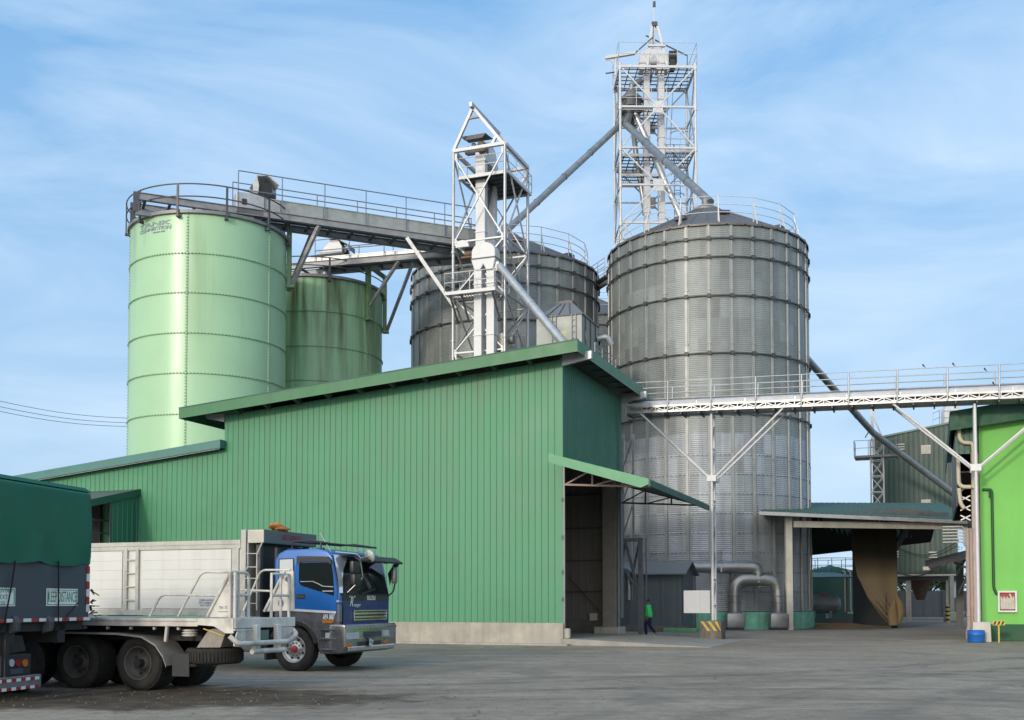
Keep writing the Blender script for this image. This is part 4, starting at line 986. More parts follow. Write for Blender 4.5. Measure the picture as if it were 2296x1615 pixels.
pts = [(xm-rw, zb3), (xm-rw, zt3-.7)] + [(xm - math.cos(math.pi*i/12)*rw, zt3-.75 + (math.sin(math.pi*i/12)**.6)*.8) for i in range(1, 12)] + [(xm+rw, zt3-.7), (xm+rw, zb3), (xm+.18, zb3), (xm+.18, zb3+.55), (xm-.05, zb3+.95), (xm-.28, zb3+.55), (xm-.28, zb3)]
m.prism([(x, yE-.5, z) for x, z in pts], (0, 1.0, 0)); m.build('head_casing', WHITE, E3, bevel=.03, seg=1)
m = MB(); m.prism([(xm-.05, yE-.56, zb3+1.15), (xm+.35, yE-.56, zb3+.55), (xm-.45, yE-.56, zb3+.55)], (0, .05, 0)); m.box(xm-rw-.03, xm+rw+.03, yE-.53, yE+.53, zb3+.45, zb3+.52); m.build('head_plate', STEEL_L, E3)
m = MB(); m.tube((xm+rw+.05, yE-.2, zt3-.5), (xm+rw+.62, yE-.2, zt3-.5), .5, 18); m.box(xm+rw+.05, xm+rw+.5, yE-.6, yE+.2, zb3+.1, zt3-.6); m.build('motor', BLACKP, E3, bevel=.03, seg=1)
m = MB()
for x, x2 in ((xm-.62, xm-.12), (xm+1.05, xm+.28)): m.bar((x, yE-.7, UH+.1), (x2, yE-.1, QF.px(1470, 58, 'y', yE).z), .19, .14)
m.bar((xm-.48, yE-.55, zt3+.25), (xm+.85, yE-.55, zt3+.25), .16, .14); m.bar((xm-.05, yE+1.2, UH+.1), (xm+.08, yE, QF.px(1470, 58, 'y', yE).z), .14); m.build('mast_frame', WHITE, T2)
zmst = QF.px(1470, 55, 'y', yE).z; zend = QF.px(1470, -4, 'y', yE).z
m = MB(); m.tube((xm+.08, yE-.1, UH+.1), (xm+.08, yE-.1, zend), .045, 8); ms_ = m.build('mast', WHITE, T2)
m = MB(); m.box(xm-.12, xm+.3, yE-.25, yE+.1, zmst-.2, zmst+.1); m.build('mast_head', STEEL_D, T2)
m = MB(); m.tube((xm+.08, yE-.1, zend-.75), (xm+.08, yE-.1, zend-.35), .11, 8); m.tube((xm+.08, yE-.1, zend-.12), (xm+.08, yE-.1, zend+.25), .13, 8); m.build('lightning_tip', STEEL_D, ms_)
pa = QF.px(1456, 87, 'y', yE-.6)
one_bar('stay', QF.px(1421, 122, 'y', yE-.6), pa + V((.25,0,.1)), .08, STEEL_D, T2); one_bar('stay', QF.px(1448, 80, 'y', yE+.3), QF.px(1541, 125, 'y', yE+.3), .08, STEEL_D, T2); one_bar('stay', QF.px(1541, 125, 'y', yE+.3), QF.px(1541, 160, 'y', yE+.3), .06, STEEL_D, T2)
one_bar('hoist_beam', QF.px(1357, 130, 'y', .8), QF.px(1424, 119, 'y', .8), .26, WHITE, T2, h=.22)
one_bar('hoist_strut', QF.px(1366, 134, 'y', .8), QF.px(1383, 150, 'y', .8), .06, WHITE, T2)
one_bar('hoist_post', QF.px(1381, 128, 'y', .8), QF.px(1379, 170, 'y', .8), .1, WHITE, T2); one_bar('drip_arm', QF.px(1358, 165, 'y', 2), QF.px(1380, 162, 'y', 2), .08, STEEL_D, T2)
m = MB(); m.tube(QF.px(1361, 135, 'y', .8), QF.px(1361, 135, 'y', .95), .13, 12); m.tube(QF.px(1368, 134, 'y', .8), QF.px(1368, 134, 'y', .95), .1, 12); m.build('trolley_wheel', WHITE, T2)
# distributor and its pipes
dc = QF.px(1415, 225, 'y', 1.4)
db = thing('grain_distributor', 'grey cone-shaped grain distributor hanging in the tall tower, pipes leaving below', 'distributor', QF.loc, 1.3)
m = MB(); M_ = Matrix.Translation((dc.x, 1.4, 0))
m.lathe([(.22, dc.z+.75), (.85, dc.z+.1), (.9, dc.z-.1), (.0, dc.z-.1)], 28, M_); m.build('cone', STEEL, db)
m = MB(); m.lathe([(.75, dc.z-.1), (.75, dc.z-.5), (1.0, dc.z-.62), (1.0, dc.z-.75), (.6, dc.z-1.1), (.0, dc.z-1.1)], 24, M_, smooth=False); m.build('outlet_ring', STEEL_D, db)
m = MB(); m.tube((dc.x, 1.4, dc.z+.7), (dc.x+.1, 1.4, dc.z+1.3), .22, 12); m.tube((dc.x+.1, 1.4, dc.z+1.2), (xa-.35, 1.5, UH-.3), .22, 12); m.build('inlet_pipe', GALV_DUCT, db)
wo = lambda x, y, z: QF.W((x, y, z))
pr = lambda x, y, yy: QF.W(QF.px(x, y, 'y', yy))
spout('grain_spout', 'thick grey pipe slanting from the tall tower to the peak of the nearest bin', [wo(dc.x-.1, 1.0, dc.z-1.0), pr(1404, 280, .2), V((gx + .25, gy - .2, peak + .15))], .27)
spout('grain_spout', 'thin bright pipe dropping steeply from the tall tower behind the roof of the nearest bin', [wo(dc.x+.2, 1.2, dc.z-1.0), pr(1521, 475, 1.0), pr(1530, 500, 1.0)], .22, SP)
spout('grain_spout', 'dark pipe dropping down inside the tall tower left of its trunks', [wo(dc.x+.1, 2.0, dc.z-1.0), pr(1428, 360, 2.4), pr(1441, 440, 2.4), pr(1446, 480, 2.4)], .2)
spout('grain_spout', 'long grey pipe slanting from the tall tower to the far bin behind the gabled tower', [wo(dc.x-.3, 1.3, dc.z-1.2), pr(1380, 290, 1.0), V((mx_ + .2, my_, peak + hz + .2))], .24)
e0 = at(1800, 795, 76); e1 = at(1957, 970, 90); e2 = at(2142, 1110, 92)
spout('grain_spout', 'long grey pipe running down from behind the nearest bin to the dark green mill', [e0, e1, e2], .27)

# ------------------------------------------------------------------ catwalk conveyors from the green tanks
def catwalk(name, label, P0, P1, trough_from, tz0, wid, rail_h, mat_t, step, rail_from=0.0, rails=True):
    P0, P1 = V(P0), V(P1); d = P1 - P0; L = d.length; deg = math.degrees(math.atan2(d.y, d.x)); f = Frame(P0, deg)
    T = thing(name, label, 'conveyor', P0, deg)
    for y in (-wid/2, wid/2):
        m = MB(); m.box(0, L, y-.05, y+.05, -.32, 0); m.box(0, L, y-.12, y+.12, -.0, .03); m.box(0, L, y-.12, y+.12, -.35, -.32); m.build('girder', GIRDER, T)
    k = .6
    while k < L:
        one_bar('cross_member', (k, -wid/2+.05, -.2), (k, wid/2-.05, -.2), .14, STEEL_D, T, h=.10); k += step
    m = MB(); m.box(trough_from, L, .08 - wid/2, .55 - wid/2 + .2, .05, tz0); m.box(trough_from, L, .05-wid/2, .58-wid/2+.2, tz0, tz0+.05)
    tr_ = m.build('trough', mat_t, T)
    k = trough_from + 1.2
    while k < L: one_bar('trough_flange', (k, .07-wid/2, .06), (k, .07-wid/2, tz0), .05, STEEL, tr_, h=.03); k += 2.4
    if rails:
        for y, x0 in ((wid/2, rail_from), (-wid/2 - .05, rail_from)):
            n = int((L - x0)/2.1); pts = [(x0 + (L-x0)*i/n, y, 0) for i in range(n+1)]
            railing(T, pts, rail_h, (.5, 1), .03, pm('blue_grey_rail', (.16,.19,.24), .5, .2) if 'blue_grey_rail' not in bpy.data.materials else bpy.data.materials['blue_grey_rail'])
    m = MB()
    for y in (.2, .36, .52, wid/2-.1): m.box(rail_from, L, y, y+.05, -.02, .02)
    m.build('walkway', STEEL_D, T)
    return T, f, L
hA = at(525, 470, 58.6).z
A0 = at(297, 432, 56.4); A1 = at(1030, 556, 63.9)
zc = (A0.z + A1.z)/2 - .05
K1, KF, KL = catwalk('catwalk_conveyor', 'long grey catwalk conveyor with blue-grey handrail leading from the large lettered green tank', (A0.x, A0.y, zc), (A1.x+1.0, A1.y+.45, zc), 6.4, .72, 1.7, 2.0, pm('grey_trough', (.33,.35,.33), .5, .3, var=.12, grime=.4), 1.25, rail_from=5.3)
for y in (-.85, .85): one_bar('end_post', (.1, y, -1.0), (.1, y, 0.02), .25, STEEL_D, K1); one_bar('tank_strut', (2.2, y, -1.3), (4.6, y, -.33), .16, STEEL, K1)
one_bar('lower_girder', (.1, -.85, -1.05), (6.8, -.85, -1.05), .22, STEEL, K1); one_bar('lower_girder', (.1, .85, -1.05), (6.8, .85, -1.05), .22, STEEL, K1)
m = MB(); m.box(5.2, 6.7, -.9, .2, -.35, .85); m.prism([(5.2, -.8, -.35), (6.2, -.8, -.35), (6.0, -.8, -1.25), (5.6, -.8, -1.25)], (0, .9, 0)); m.build('drive_box', STEEL_L, K1, bevel=.03, seg=1)
m = MB(); m.box(5.5, 5.75, -.94, -.905, .2, .5); m.build('hatch', BLACKP, K1)
m = MB(); a_ = [(6.15, .8), (6.1, 1.5), (6.35, 1.95), (6.9, 2.05), (7.5, 1.65), (7.35, .8)]
m.prism([(x, .15, z) for x, z in a_], (0, .06, 0))
m.prism([(6.08, -.75, 1.5), (6.33, -.75, 1.98), (6.9, -.75, 2.08), (7.55, -.75, 1.65), (7.5, -.75, 1.6), (6.88, -.75, 2.02), (6.36, -.75, 1.92), (6.14, -.75, 1.5)], (0, .96, 0)); m.build('motor_hood', WHITE, K1)
m = MB(); m.tube((6.8, -.6, 1.3), (6.8, .1, 1.3), .38, 14); m.box(6.35, 7.35, -.68, .12, .86, 1.15); m.build('motor', BLACKP, K1)
m = MB(); m.prism([(6.12, -.78, .95), (6.08, -.78, 1.5), (6.33, -.78, 1.93), (6.42, -.78, 1.4), (6.38, -.78, .95)], (0, .03, 0)); m.build('hood_flap', pm('tarpaulin_flap', (.6,.58,.55), .6), K1)
# braces: lower ends on the tank bracket and on the white tower
bl = KF.L(b1 + V((0, 0, at(655, 620, ty-1).z))); kx = KF.px(715, 512, 'y', -.85)
one_bar('brace', (bl.x, bl.y, bl.z), (kx.x, -.85, -.34), .2, STEEL_L, K1); one_bar('brace', (bl.x+.1, bl.y+1.2, bl.z), (kx.x, .85, -.34), .2, STEEL, K1)
k0 = KF.px(912, 540, 'y', -.85); k1 = KF.L(TF.W((.1, .1, TF.px(1040, 690, 'y', 0).z)))
one_bar('brace', (k0.x, -.85, -.34), k1, .2, STEEL_L, K1)
B0 = at(640, 597, 68.0); B1 = at(1052, 573, 65.0)
zc2 = (B0.z + B1.z)/2
K2, KF2, KL2 = catwalk('catwalk_conveyor', 'lower pale catwalk conveyor running from the mossy tank to the white tower', (B0.x-.6, B0.y+.2, zc2), (B1.x+1.6, B1.y-.4, zc2), 2.2, .26, 1.5, 1.35, STEEL_L, 1.25, rail_from=3.0)
m = MB(); u = KF2.px(735, 580, 'y', -.4).x
m.prism([(u-1.2, -.55, .5), (u-.6, -.55, .55), (u-.5, -.55, .6), (u+.2, -.55, 1.35), (u+.75, -.55, 1.35), (u+1.0, -.55, .9), (u+1.0, -.55, .55)], (0, .9, 0)); m.build('motor_hood', WHITE, K2, bevel=.02, seg=1)
m = MB(); m.prism([(u+.15, -.65, 1.40), (u+.7, -.65, 1.42), (u+1.45, -.65, 1.0), (u+1.45, -.65, .72), (u+1.4, -.65, .72), (u+1.4, -.65, .97), (u+.7, -.65, 1.37)], (0, 1.1, 0)); m.build('hood_lid', STEEL, K2)
m = MB(); m.tube((u+1.0, -.3, .75), (u+1.0, .2, .75), .2, 12); m.build('motor', BLACKP, K2)
m = MB(); m.lathe([(.45, -1.6), (.3, -.9), (.3, -.3)], 16, Matrix.Translation((u-.3, 0, 0))); m.build('inlet_chute', STEEL_L, K2)
for br, xt, xx in ((b2, 895, -.75), (b3, 926, -.2)):
    e = KF2.px(xt, 590, 'y', xx); lo = KF2.L(V((br.x, br.y, at(820, 690 if br is b2 else 722, t2y-2).z)))
    one_bar('brace', lo, (e.x, xx, -.34), .17, STEEL_L, K2)

# ------------------------------------------------------------------ conveyor bridge on trestles
pb = ground(1600, 1433); P1 = V((pb.x + .12, pb.y + .45, 0)); BF = Frame(P1, A_DEG)
br = thing('conveyor_bridge', 'long white conveyor bridge with lattice sides and handrails crossing before the nearest bin', 'conveyor bridge', P1, A_DEG)
br.rotation_euler = (0, .0235, R(A_DEG)); br.location = P1 - V((math.cos(R(A_DEG)), math.sin(R(A_DEG)), 0))*.235
BW = .62                                           # half width
bx0 = BF.px(1406, 905, 'y', -BW).x; bx1 = 21.0
ztop = BF.px(1600, 891.5, 'y', -BW).z; zmid = BF.px(1600, 906, 'y', -BW).z; zbot = BF.px(1600, 920, 'y', -BW).z
m = MB(); m.prism([(bx0, -BW+.05, zmid+.05), (bx0, -BW+.02, ztop-.10), (bx0, -.18, ztop+.06), (bx0, .4, ztop+.06), (bx0, .42, zmid+.05)], (bx1-bx0, 0, 0))
cv = m.build('cover', WHITE, br)
k = bx0 + 1.0
while k < bx1:
    m = MB(); m.box(k, k+.05, -BW+.0, -BW+.05, zmid+.05, ztop-.09); m.build('cover_clip', STEEL_L, cv); k += 2.1
m = MB(); m.prism([(bx0+.02, -.2, ztop+.065), (bx0+.02, .42, ztop+.065), (bx0+.02, .42, ztop+.1), (bx0+.02, -.2, ztop+.1)], (bx1-bx0-.04, 0, 0)); m.build('cover_ridge', STEEL_D, cv)
for y in (-BW, BW):
    m = MB(); m.box(bx0, bx1, y-.04, y+.04, zmid-.03, zmid+.05); m.box(bx0, bx1, y-.05, y+.05, zbot, zbot+.07); m.build('truss_chord', ALU, br)
    m = MB(); k = bx0 + .1; up_ = True
    while k < bx1 - .4:
        m.bar((k, y, zbot+.09), (k, y, zmid-.03), .035); m.bar((k+.03, y, zbot+.09 if up_ else zmid-.03), (k+.37, y, zmid-.03 if up_ else zbot+.09), .035); up_ = not up_; k += .40
    m.build('truss_lacing', STEEL_L, br)
m = MB(); m.box(bx0+.02, bx1-.02, -BW+.12, BW-.12, zbot+.04, zbot+.16); m.build('return_pan', STEEL_L, br)
m = MB(); k = bx0
while k < bx1: m.box(k, k+.06, -BW, BW, zbot-.10, zbot-.003); k += .8
m.build('cross_member', STEEL_D, br)
for y, off in ((-BW-.06, .0), (BW+.06, -.1)):
    k0 = BF.px(1497, 900, 'y', -BW).x; st = (BF.px(1594, 900, 'y', -BW).x - k0); pts = []
    k = k0 + off - st*1
    while k < bx1: pts.append((k, y, zbot)); k += st
    railing(br, pts, BF.px(1600, 850, 'y', -BW).z - zbot, (.62, .8, 1), .018, ALU, post_r=.034)
def trestle(x, label, vb, hb):
    T = thing('bridge_trestle', label, 'trestle', BF.W((x, 0, 0)), A_DEG, 'white trestles under the conveyor bridge')
    zt_ = zbot - .1 - x*.0235
    for y in (-.32, .32): one_bar('post', (0, y, hb), (0, y, zt_), .125, WHITE, T, round=True)
    k = hb + .6
    while k < zt_ - .6:
        one_bar('batten', (0, -.32, k), (0, .32, k+.05), .07, STEEL_L, T); one_bar('lacing', (0, -.32, k), (0, .32, k+1.1), .05, STEEL, T); k += 1.15
    zv = BF.px(1600, 1070, 'y', -BW).z
    for y in (-.36, .36):
        for sx_ in (-1, 1):
            one_bar('brace', (sx_*.12, y, zv), (sx_*3.1, y*1.6, zbot-.02-(x+sx_*3.1)*.0235), .095, WHITE, T, round=True)
    m = MB(); m.box(-.2, .2, -.42, -.2, zv-.15, zv+.12); m.box(-.2, .2, .2, .42, zv-.15, zv+.12); m.build('brace_cleat', WHITE, T)
    return T
trestle(0, 'white braced trestle standing on the yellow-striped concrete block', 0, .8)
P2x = BF.px(2193.5, 1380, 'y', 0).x
trestle(P2x, 'white braced trestle beside the bright green wall and the plain concrete block', 0, .6)
def block(name, label, xl, xr, yb, yt, dep, mat, stripes):
    a = ground(xl, yb); f = Frame(a, A_DEG); x1 = f.px(xr, yb-1, 'y', 0).x; h = f.px(xl, yt, 'y', 0).z
    T = thing(name, label, 'concrete block', a, A_DEG)
    m = MB(); m.prism([(-.02, -.02, 0), (x1+.02, -.02, 0), (x1, 0, h), (0.0, 0, h)], (0, dep, 0)); m.build('body', mat, T, bevel=.03, seg=2)
    if stripes:
        n = 3
        for k in range(n):
            xa = .02 + k*x1/n*.98; w_ = x1/n*.42
            m = MB(); m.prism([(xa, -.006, h-.03), (xa+w_, -.006, h-.03), (min(x1, xa+w_+.30), -.018, h*.45), (xa+.30 if xa+.3 < x1 else x1-.02, -.018, h*.45)], (0, .004, 0)); m.build('stripe', YELLOW, T)
    return T
block('striped_block', 'weathered concrete block with yellow and black hazard stripes at the foot of a trestle', 1570, 1617, 1433, 1392, 1.0, pm('worn_black_paint', (.12,.105,.085), .85, var=.3, scale=3, streak=.5, scol=(.3,.26,.2), bump=.3, grime=.3), True)
block('concrete_block', 'plain pale concrete block behind the blue drum at the bright green wall', 2182, 2222, 1440, 1395, 1.0, CONC_PALE, False)

# ------------------------------------------------------------------ small things before the nearest bin
g = ground(1531, 1417); GF = Frame(g, A_DEG)
sh = thing('grey_shed', 'small grey metal shed with gabled roof between the steel frame and the big bin', 'shed', g, A_DEG)
sx0 = GF.px(1390, 1410, 'y', 0).x; sy1 = GF.px(1556, 1405, 'x', 0).y; se = GF.px(1500, 1284, 'y', 0).z
sr = GF.px(1548, 1262, 'x', 0).z
m = MB(); ribbed(m, sx0, 0, .3, se, fA, pitch=.9, phase=.5, h=.03); m.prism([(0.001, 0, .3), (0.001, sy1, .3), (0.001, sy1, se), (0.001, sy1/2, sr-.06), (0.001, 0, se)], (-.05, 0, 0)); m.box(sx0, -.06, .04, sy1, .3, se-.05); m.build('wall', GREY_SHED, sh)
m = MB(); m.prism([(sx0-.1, -.3, se-.12), (sx0-.1, sy1/2, sr), (sx0-.1, sy1+.3, se-.12), (sx0-.1, sy1+.3, se-.06), (sx0-.1, sy1/2, sr+.07), (sx0-.1, -.3, se-.06)], (.35-sx0, 0, 0)); m.build('roof', GREY_ROOF, sh)
m = MB(); m.box(sx0-.05, .12, -.12, sy1+.1, 0, .295); m.build('base', CONC_IN, sh, bevel=.02, seg=1)
m = MB(); m.box(-.9, .9, -.75, -.35, 0, .22); m.build('step', TURQ_G, sh, bevel=.02, seg=1)
a = ground(1534, 1420); BFm = Frame((a.x, BF.W((0,0,0)).y + .4, 0), A_DEG)
bl_ = BFm.px(1533, 1375, 'y', 0); bh = BFm.px(1592, 1324, 'y', 0)
bd = thing('sign_board', 'blank pale grey board with chipped edges mounted beside the striped block trestle', 'board', BFm.loc, A_DEG)
m = MB(); m.box(bl_.x, bh.x, 0, .05, bl_.z, bh.z); m.build('panel', BOARD, bd, bevel=.008, seg=1)
m = MB(); m.box(bl_.x + .02, bh.x - .02, .05, .09, bl_.z+.06, bl_.z+.12); m.box(bl_.x + .02, bh.x - .02, .05, .09, bh.z-.12, bh.z-.06); m.box(bh.x-.02, bh.x+.25, .05, .09, bl_.z+.06, bl_.z+.12); m.box(bh.x-.02, bh.x+.25, .05, .09, bh.z-.12, bh.z-.06); m.build('bracket', STEEL, bd)

# aeration ducts at the foot of the bin
Yd = 62.6
def dp(x, y, Y=Yd): return at(x, y, Y)
og = V((dp(1700, 1400).x, Yd, 0))
du = thing('aeration_duct', 'dented galvanised duct running along the bin foot and forking into two down-pipes', 'duct', og)
rd = .40
p0, p1, p2, p3 = dp(1545, 1272), dp(1694, 1272), dp(1694, 1300), dp(1694, 1306)
def seg_elbow(pts, rad): return arcpath(pts, rad, 5)
m = MB(); m.path([p-og for p in seg_elbow([p0, p1 + V((.15,0,0)), V((p1.x+.15, Yd, p3.z))], .75)], rd-.06, 18); m.build('main_pipe', GALV_DUCT, du)
la, lb = dp(1647.5, 1400), dp(1745, 1400); zt_ = dp(1690, 1299).z; zb_ = dp(1650, 1372).z
m = MB(); m.path([p-og for p in seg_elbow([V((la.x, Yd, zb_)), V((la.x, Yd, zt_)), V((lb.x, Yd, zt_)), V((lb.x, Yd, zb_))], .75)], rd-.04, 18); m.build('fork_pipe', GALV_DUCT, du)
for q_, tag_ in ((la, 1), (lb, 0)):
    x = q_.x - og.x
    m = MB(); m.tube((x, 0, zb_-.1), (x, 0, zb_+.02), rd+.02, 18); m.tube((x, 0, zt_-1.0), (x, 0, zt_-.93), rd, 18); m.tube((x+.01, 0, zb_+.5), (x+.01, 0, zb_+.55), rd-.01, 18); m.build('collar', STEEL, du)
    m = MB(); m.box(x-.52, x+.52, -.45, .45, .12, zb_-.08); m.build('fan_box', GALV_DUCT, du, bevel=.10, seg=2)
    m = MB(); m.box(x-.45, x+.45, -.4, .4, 0, .12); m.build('fan_base', BLACKP, du)
m = MB(); m.tube(dp(1700, 1318)-og, dp(1716, 1307)-og, .05, 8); m.tube((p1.x-og.x+.15, 0, zt_+.32), (p1.x-og.x+.15, 0, zt_+.42), rd+.02, 16); m.build('tee_joint', GALV_DUCT, du)
m = MB(); m.box(dp(1613,1265).x-og.x, dp(1616,1265).x-og.x, -rd-.02, -rd+.1, dp(1613,1283).z, dp(1613,1270).z); m.build('duct_label', CONC_PALE, du)
for xx in (1560, 1640): 
    q_ = dp(xx, 1300); one_bar('duct_stand', (q_.x-og.x, .3, 0), (q_.x-og.x, .3, dp(xx, 1283).z), .08, STEEL_D, du)

# ------------------------------------------------------------------ open loading shed
Ys = 62.0
sL = at(1702, 1143, Ys); sR = at(2187, 1164, Ys - 1.5)
ridge = at(1890, 1127, 74.0)
sd_o = V((sL.x, sL.y, 0))
shd = thing('loading_shed', 'open-sided loading shed with dark green corrugated roof leaning against the nearest bin', 'shed', sd_o)
def lp(x, y, Y): return at(x, y, Y) - sd_o
FL, FR = lp(1702, 1146, Ys), lp(2187, 1167, Ys-1.5)
RL, RR = lp(1815, 1127.5, 74), lp(1960, 1129, 74)
BR_ = lp(2187, 1160, 66); BKL = lp(1800, 1243, 88); BKR = lp(1925, 1228, 90)
def sheet(a, b, c, d, n, mat, name, th=.05, amp=.03):
    """corrugated roof plane a-b (eave) to d-c (ridge)"""
    vs = []; fs = []
    for i in range(n+1):
        f = i/n; o_ = V((0,0,amp*(i % 2)))
        vs += [a.lerp(b, f) + o_, d.lerp(c, f) + o_, a.lerp(b, f) + o_ - V((0,0,th)), d.lerp(c, f) + o_ - V((0,0,th))]
    for i in range(n):
        j = 4*i; fs += [(j, j+4, j+5, j+1), (j+2, j+3, j+7, j+6), (j, j+2, j+6, j+4), (j+1, j+5, j+7, j+3)]
    q = MB(); q.add(vs, fs); return q.build(name, mat, shd)
SHED_ROOF = pm('shed_roof_sheet', (.03,.095,.065), .72, 0, var=.2, scale=.6, streak=.3, scol=(.09,.12,.1), sscale=2)
sheet(FL, FR, lp(2110, 1128.5, 78) , RL + V((-2, 0, 0)), 90, SHED_ROOF, 'roof')
sheet(RL + V((-2,0,.0)), lp(2110, 1128.5, 78), BKR + V((6, 0, .6)), BKL, 60, SHED_ROOF, 'roof')
SHADE_LINING = pm('shade_dark_lining', (.016,.015,.012), .95, var=.3, spec=.1)  # shade under the shed roof, painted as a near-black lining sheet
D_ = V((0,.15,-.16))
m = MB(); m.add([FL+D_, FR+D_, lp(2110, 1128.5, 78)+D_, RL+V((-2,0,0))+D_], [(0,1,2,3)]); m.add([RL+V((-2,0,0))+D_, lp(2110, 1128.5, 78)+D_, BKR+V((6,0,.6))+D_, BKL+D_], [(0,1,2,3)]); m.build('ceiling_shade_sheet', SHADE_LINING, shd)
m = MB(); m.bar(FL + V((0,-.02,-.12)), FR + V((0,-.02,-.12)), .08, .20, up=(0,0,1)); m.build('eave_beam', ALU, shd)
c0_ = lp(1770, 1410, 62.6); one_bar('column', (c0_.x, c0_.y, 0), (c0_.x, c0_.y, lp(1770, 1157, 62.6).z), .36, CONC_PALE, shd)
bA, bB = lp(1779, 1175.5, 62.4), lp(2182, 1181, 61.0)
m = MB(); m.bar(bA, bB, .12, .36, up=(0,0,1)); m.box(bA.x+.1, bA.x+.9, bA.y-.09, bA.y-.065, bA.z-.18, bA.z+.18); m.build('front_beam', CONC_PALE, shd)
for x in (2045, 2135): one_bar('beam_stub', lp(x, 1171, 62), lp(x, 1164, 62), .3, ALU, shd)
for k in range(5):
    Yk = 64 + k*2.4
    one_bar('purlin', (FL.x+1, Yk-Ys, FL.z - .2 + (RL.z-FL.z)*(Yk-Ys)/12), (FR.x-.5, Yk-Ys-1, FL.z - .2 + (RL.z-FL.z)*(Yk-Ys)/12 - .15), .10, STEEL_D, shd, h=.16)
for x, Y in ((2004, 66.5), (1935, 86)):
    q_ = lp(x, 1400, Y); one_bar('column', (q_.x, q_.y, 0), (q_.x, q_.y, FL.z + .3), .34, STEEL_D, shd)
one_bar('knee_brace', lp(2006, 1232, 66.3), lp(2040, 1172, 66.3), .42, STEEL_D, shd, h=.3)
# a cladding at the back, above the opening, painted dark for the shade under the roof
m = MB(); m.prism([BKL + V((-4,.2,.1)), BKR + V((.2,.2,.1)), BKR + V((.2,.2,2.6)), BKL + V((-4,.2,3.2))], (0,.06,0)); m.build('back_cladding', SHADE_LINING, shd)
m = MB(); qa = lp(1913, 1395, 80); qb = lp(1998, 1395, 71.5); zt_ = lp(1990, 1190, 71.5).z
m.prism([(qa.x, qa.y, 0), (qb.x, qb.y, 0), (qb.x, qb.y, zt_), (qa.x, qa.y, zt_)], (.06, .05, 0)); m.build('side_cladding', pm('dusty_cladding', (.05,.05,.038), .9, var=.2), shd)

# hanging dusty curtain, gathered at its foot
Yc = 66.0
cu = thing('dust_curtain', 'brown dust-caked cloth curtain hanging in gathered folds from the loading shed', 'curtain', V((at(1960,1400,Yc).x, Yc, 0)))
def curtain():
    nu, nv = 80, 70; vs = []; fs = []
    Lx = [(1183,1908),(1232,1909),(1290,1922),(1340,1946),(1380,1976),(1402,1998)]
    Rx = [(1183,2011),(1300,2012),(1360,2013),(1402,2014)]
    def ip(tb, y):
        for (y0, x0), (y1, x1) in zip(tb[:-1], tb[1:]):
            if y <= y1: return x0 + (x1-x0)*(y-y0)/(y1-y0)
        return tb[-1][1]
    for j in range(nv+1):
        y = 1183 + (1403-1183)*j/nv
        for i in range(nu+1):
            f = i/nu; xl_, xr_ = ip(Lx, y), ip(Rx, y); x = xl_ + (xr_-xl_)*f
            g_ = max(0, (y-1335)/70)                      # gathers grow towards the foot
            sag = 10*g_*math.sin(math.pi*f)
            q_ = x - xl_
            dpt = .06*math.sin(f*9 + y*.01) + .22*min(1, g_*1.5)*math.sin(q_*.52 + .4)*math.exp(-q_/40)
            p = at(x, y + sag*.2, Yc) ; vs.append((p.x - cu.location.x, dpt, max(.02, p.z)))
    for j in range(nv):
        for i in range(nu): k = j*(nu+1)+i; fs.append((k, k+1, k+nu+2, k+nu+1))
    q = MB(); q.add(vs, fs, smooth=True); return q
CURT = pm('shaded_dusty_curtain', (.035,.030,.022), .95, var=.2, scale=1.2, streak=1.0, scol=(.135,.108,.07), zmask=(4.3, 3.0), smin=-.2, sscale=1.0, bump=.25, bscale=5, spec=.1)  # dust on the lower cloth, shade under the roof painted into its top
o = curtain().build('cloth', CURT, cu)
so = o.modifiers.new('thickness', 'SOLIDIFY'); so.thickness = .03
m = MB(); c = lambda x, y, Y=65.6: at(x, y, Y) - cu.location
m.path([c(2009, 1330), c(2016, 1352), c(2020, 1372), c(2014, 1392), c(2012, 1403)], .12, 8, radii=[.05, .22, .26, .2, .12]); m.path([c(2006, 1345), c(2001, 1372), c(2004, 1402)], .1, 8, radii=[.08, .3, .3]); m.build('gathered_edge', DUST_CLOTH, cu)
one_bar('edge_rope', c(1985, 1330, 65.7), c(1984, 1378, 65.7), .04, BROWN_RUST, cu)
# spilled grain dust, a low heap on the floor
m = MB(); gx0 = at(1960, 1398, 66.5); n = 40
vs = [(0, 0, .32)]
for rr_, hh_ in ((.25, .28), (.5, .16), (.75, .06), (1, .004)):
    for i in range(n):
        an = 2*math.pi*i/n; k = 1 + .12*math.sin(3*an+1) + .08*math.sin(7*an); vs.append((math.cos(an)*3.0*rr_*k, math.sin(an)*3.2*rr_*k, hh_))
fs = [(0, 1+i, 1+(i+1) % n) for i in range(n)]
for r_ in range(3):
    for i in range(n): a_ = 1+r_*n+i; b_ = 1+r_*n+(i+1) % n; fs.append((a_, a_+n, b_+n, b_))
m.add(vs, fs, smooth=True)
o = m.build('grain_dust', pm('husk_dust', (.145,.11,.068), .95, var=.2, scale=2, bump=.4, bscale=20, spec=.1)); o.location = (gx0.x - 1.6, gx0.y + 1.2, 0)
tag(o, 'low brown heap of spilled husk on the ground at the foot of the cloth curtain', 'heap')

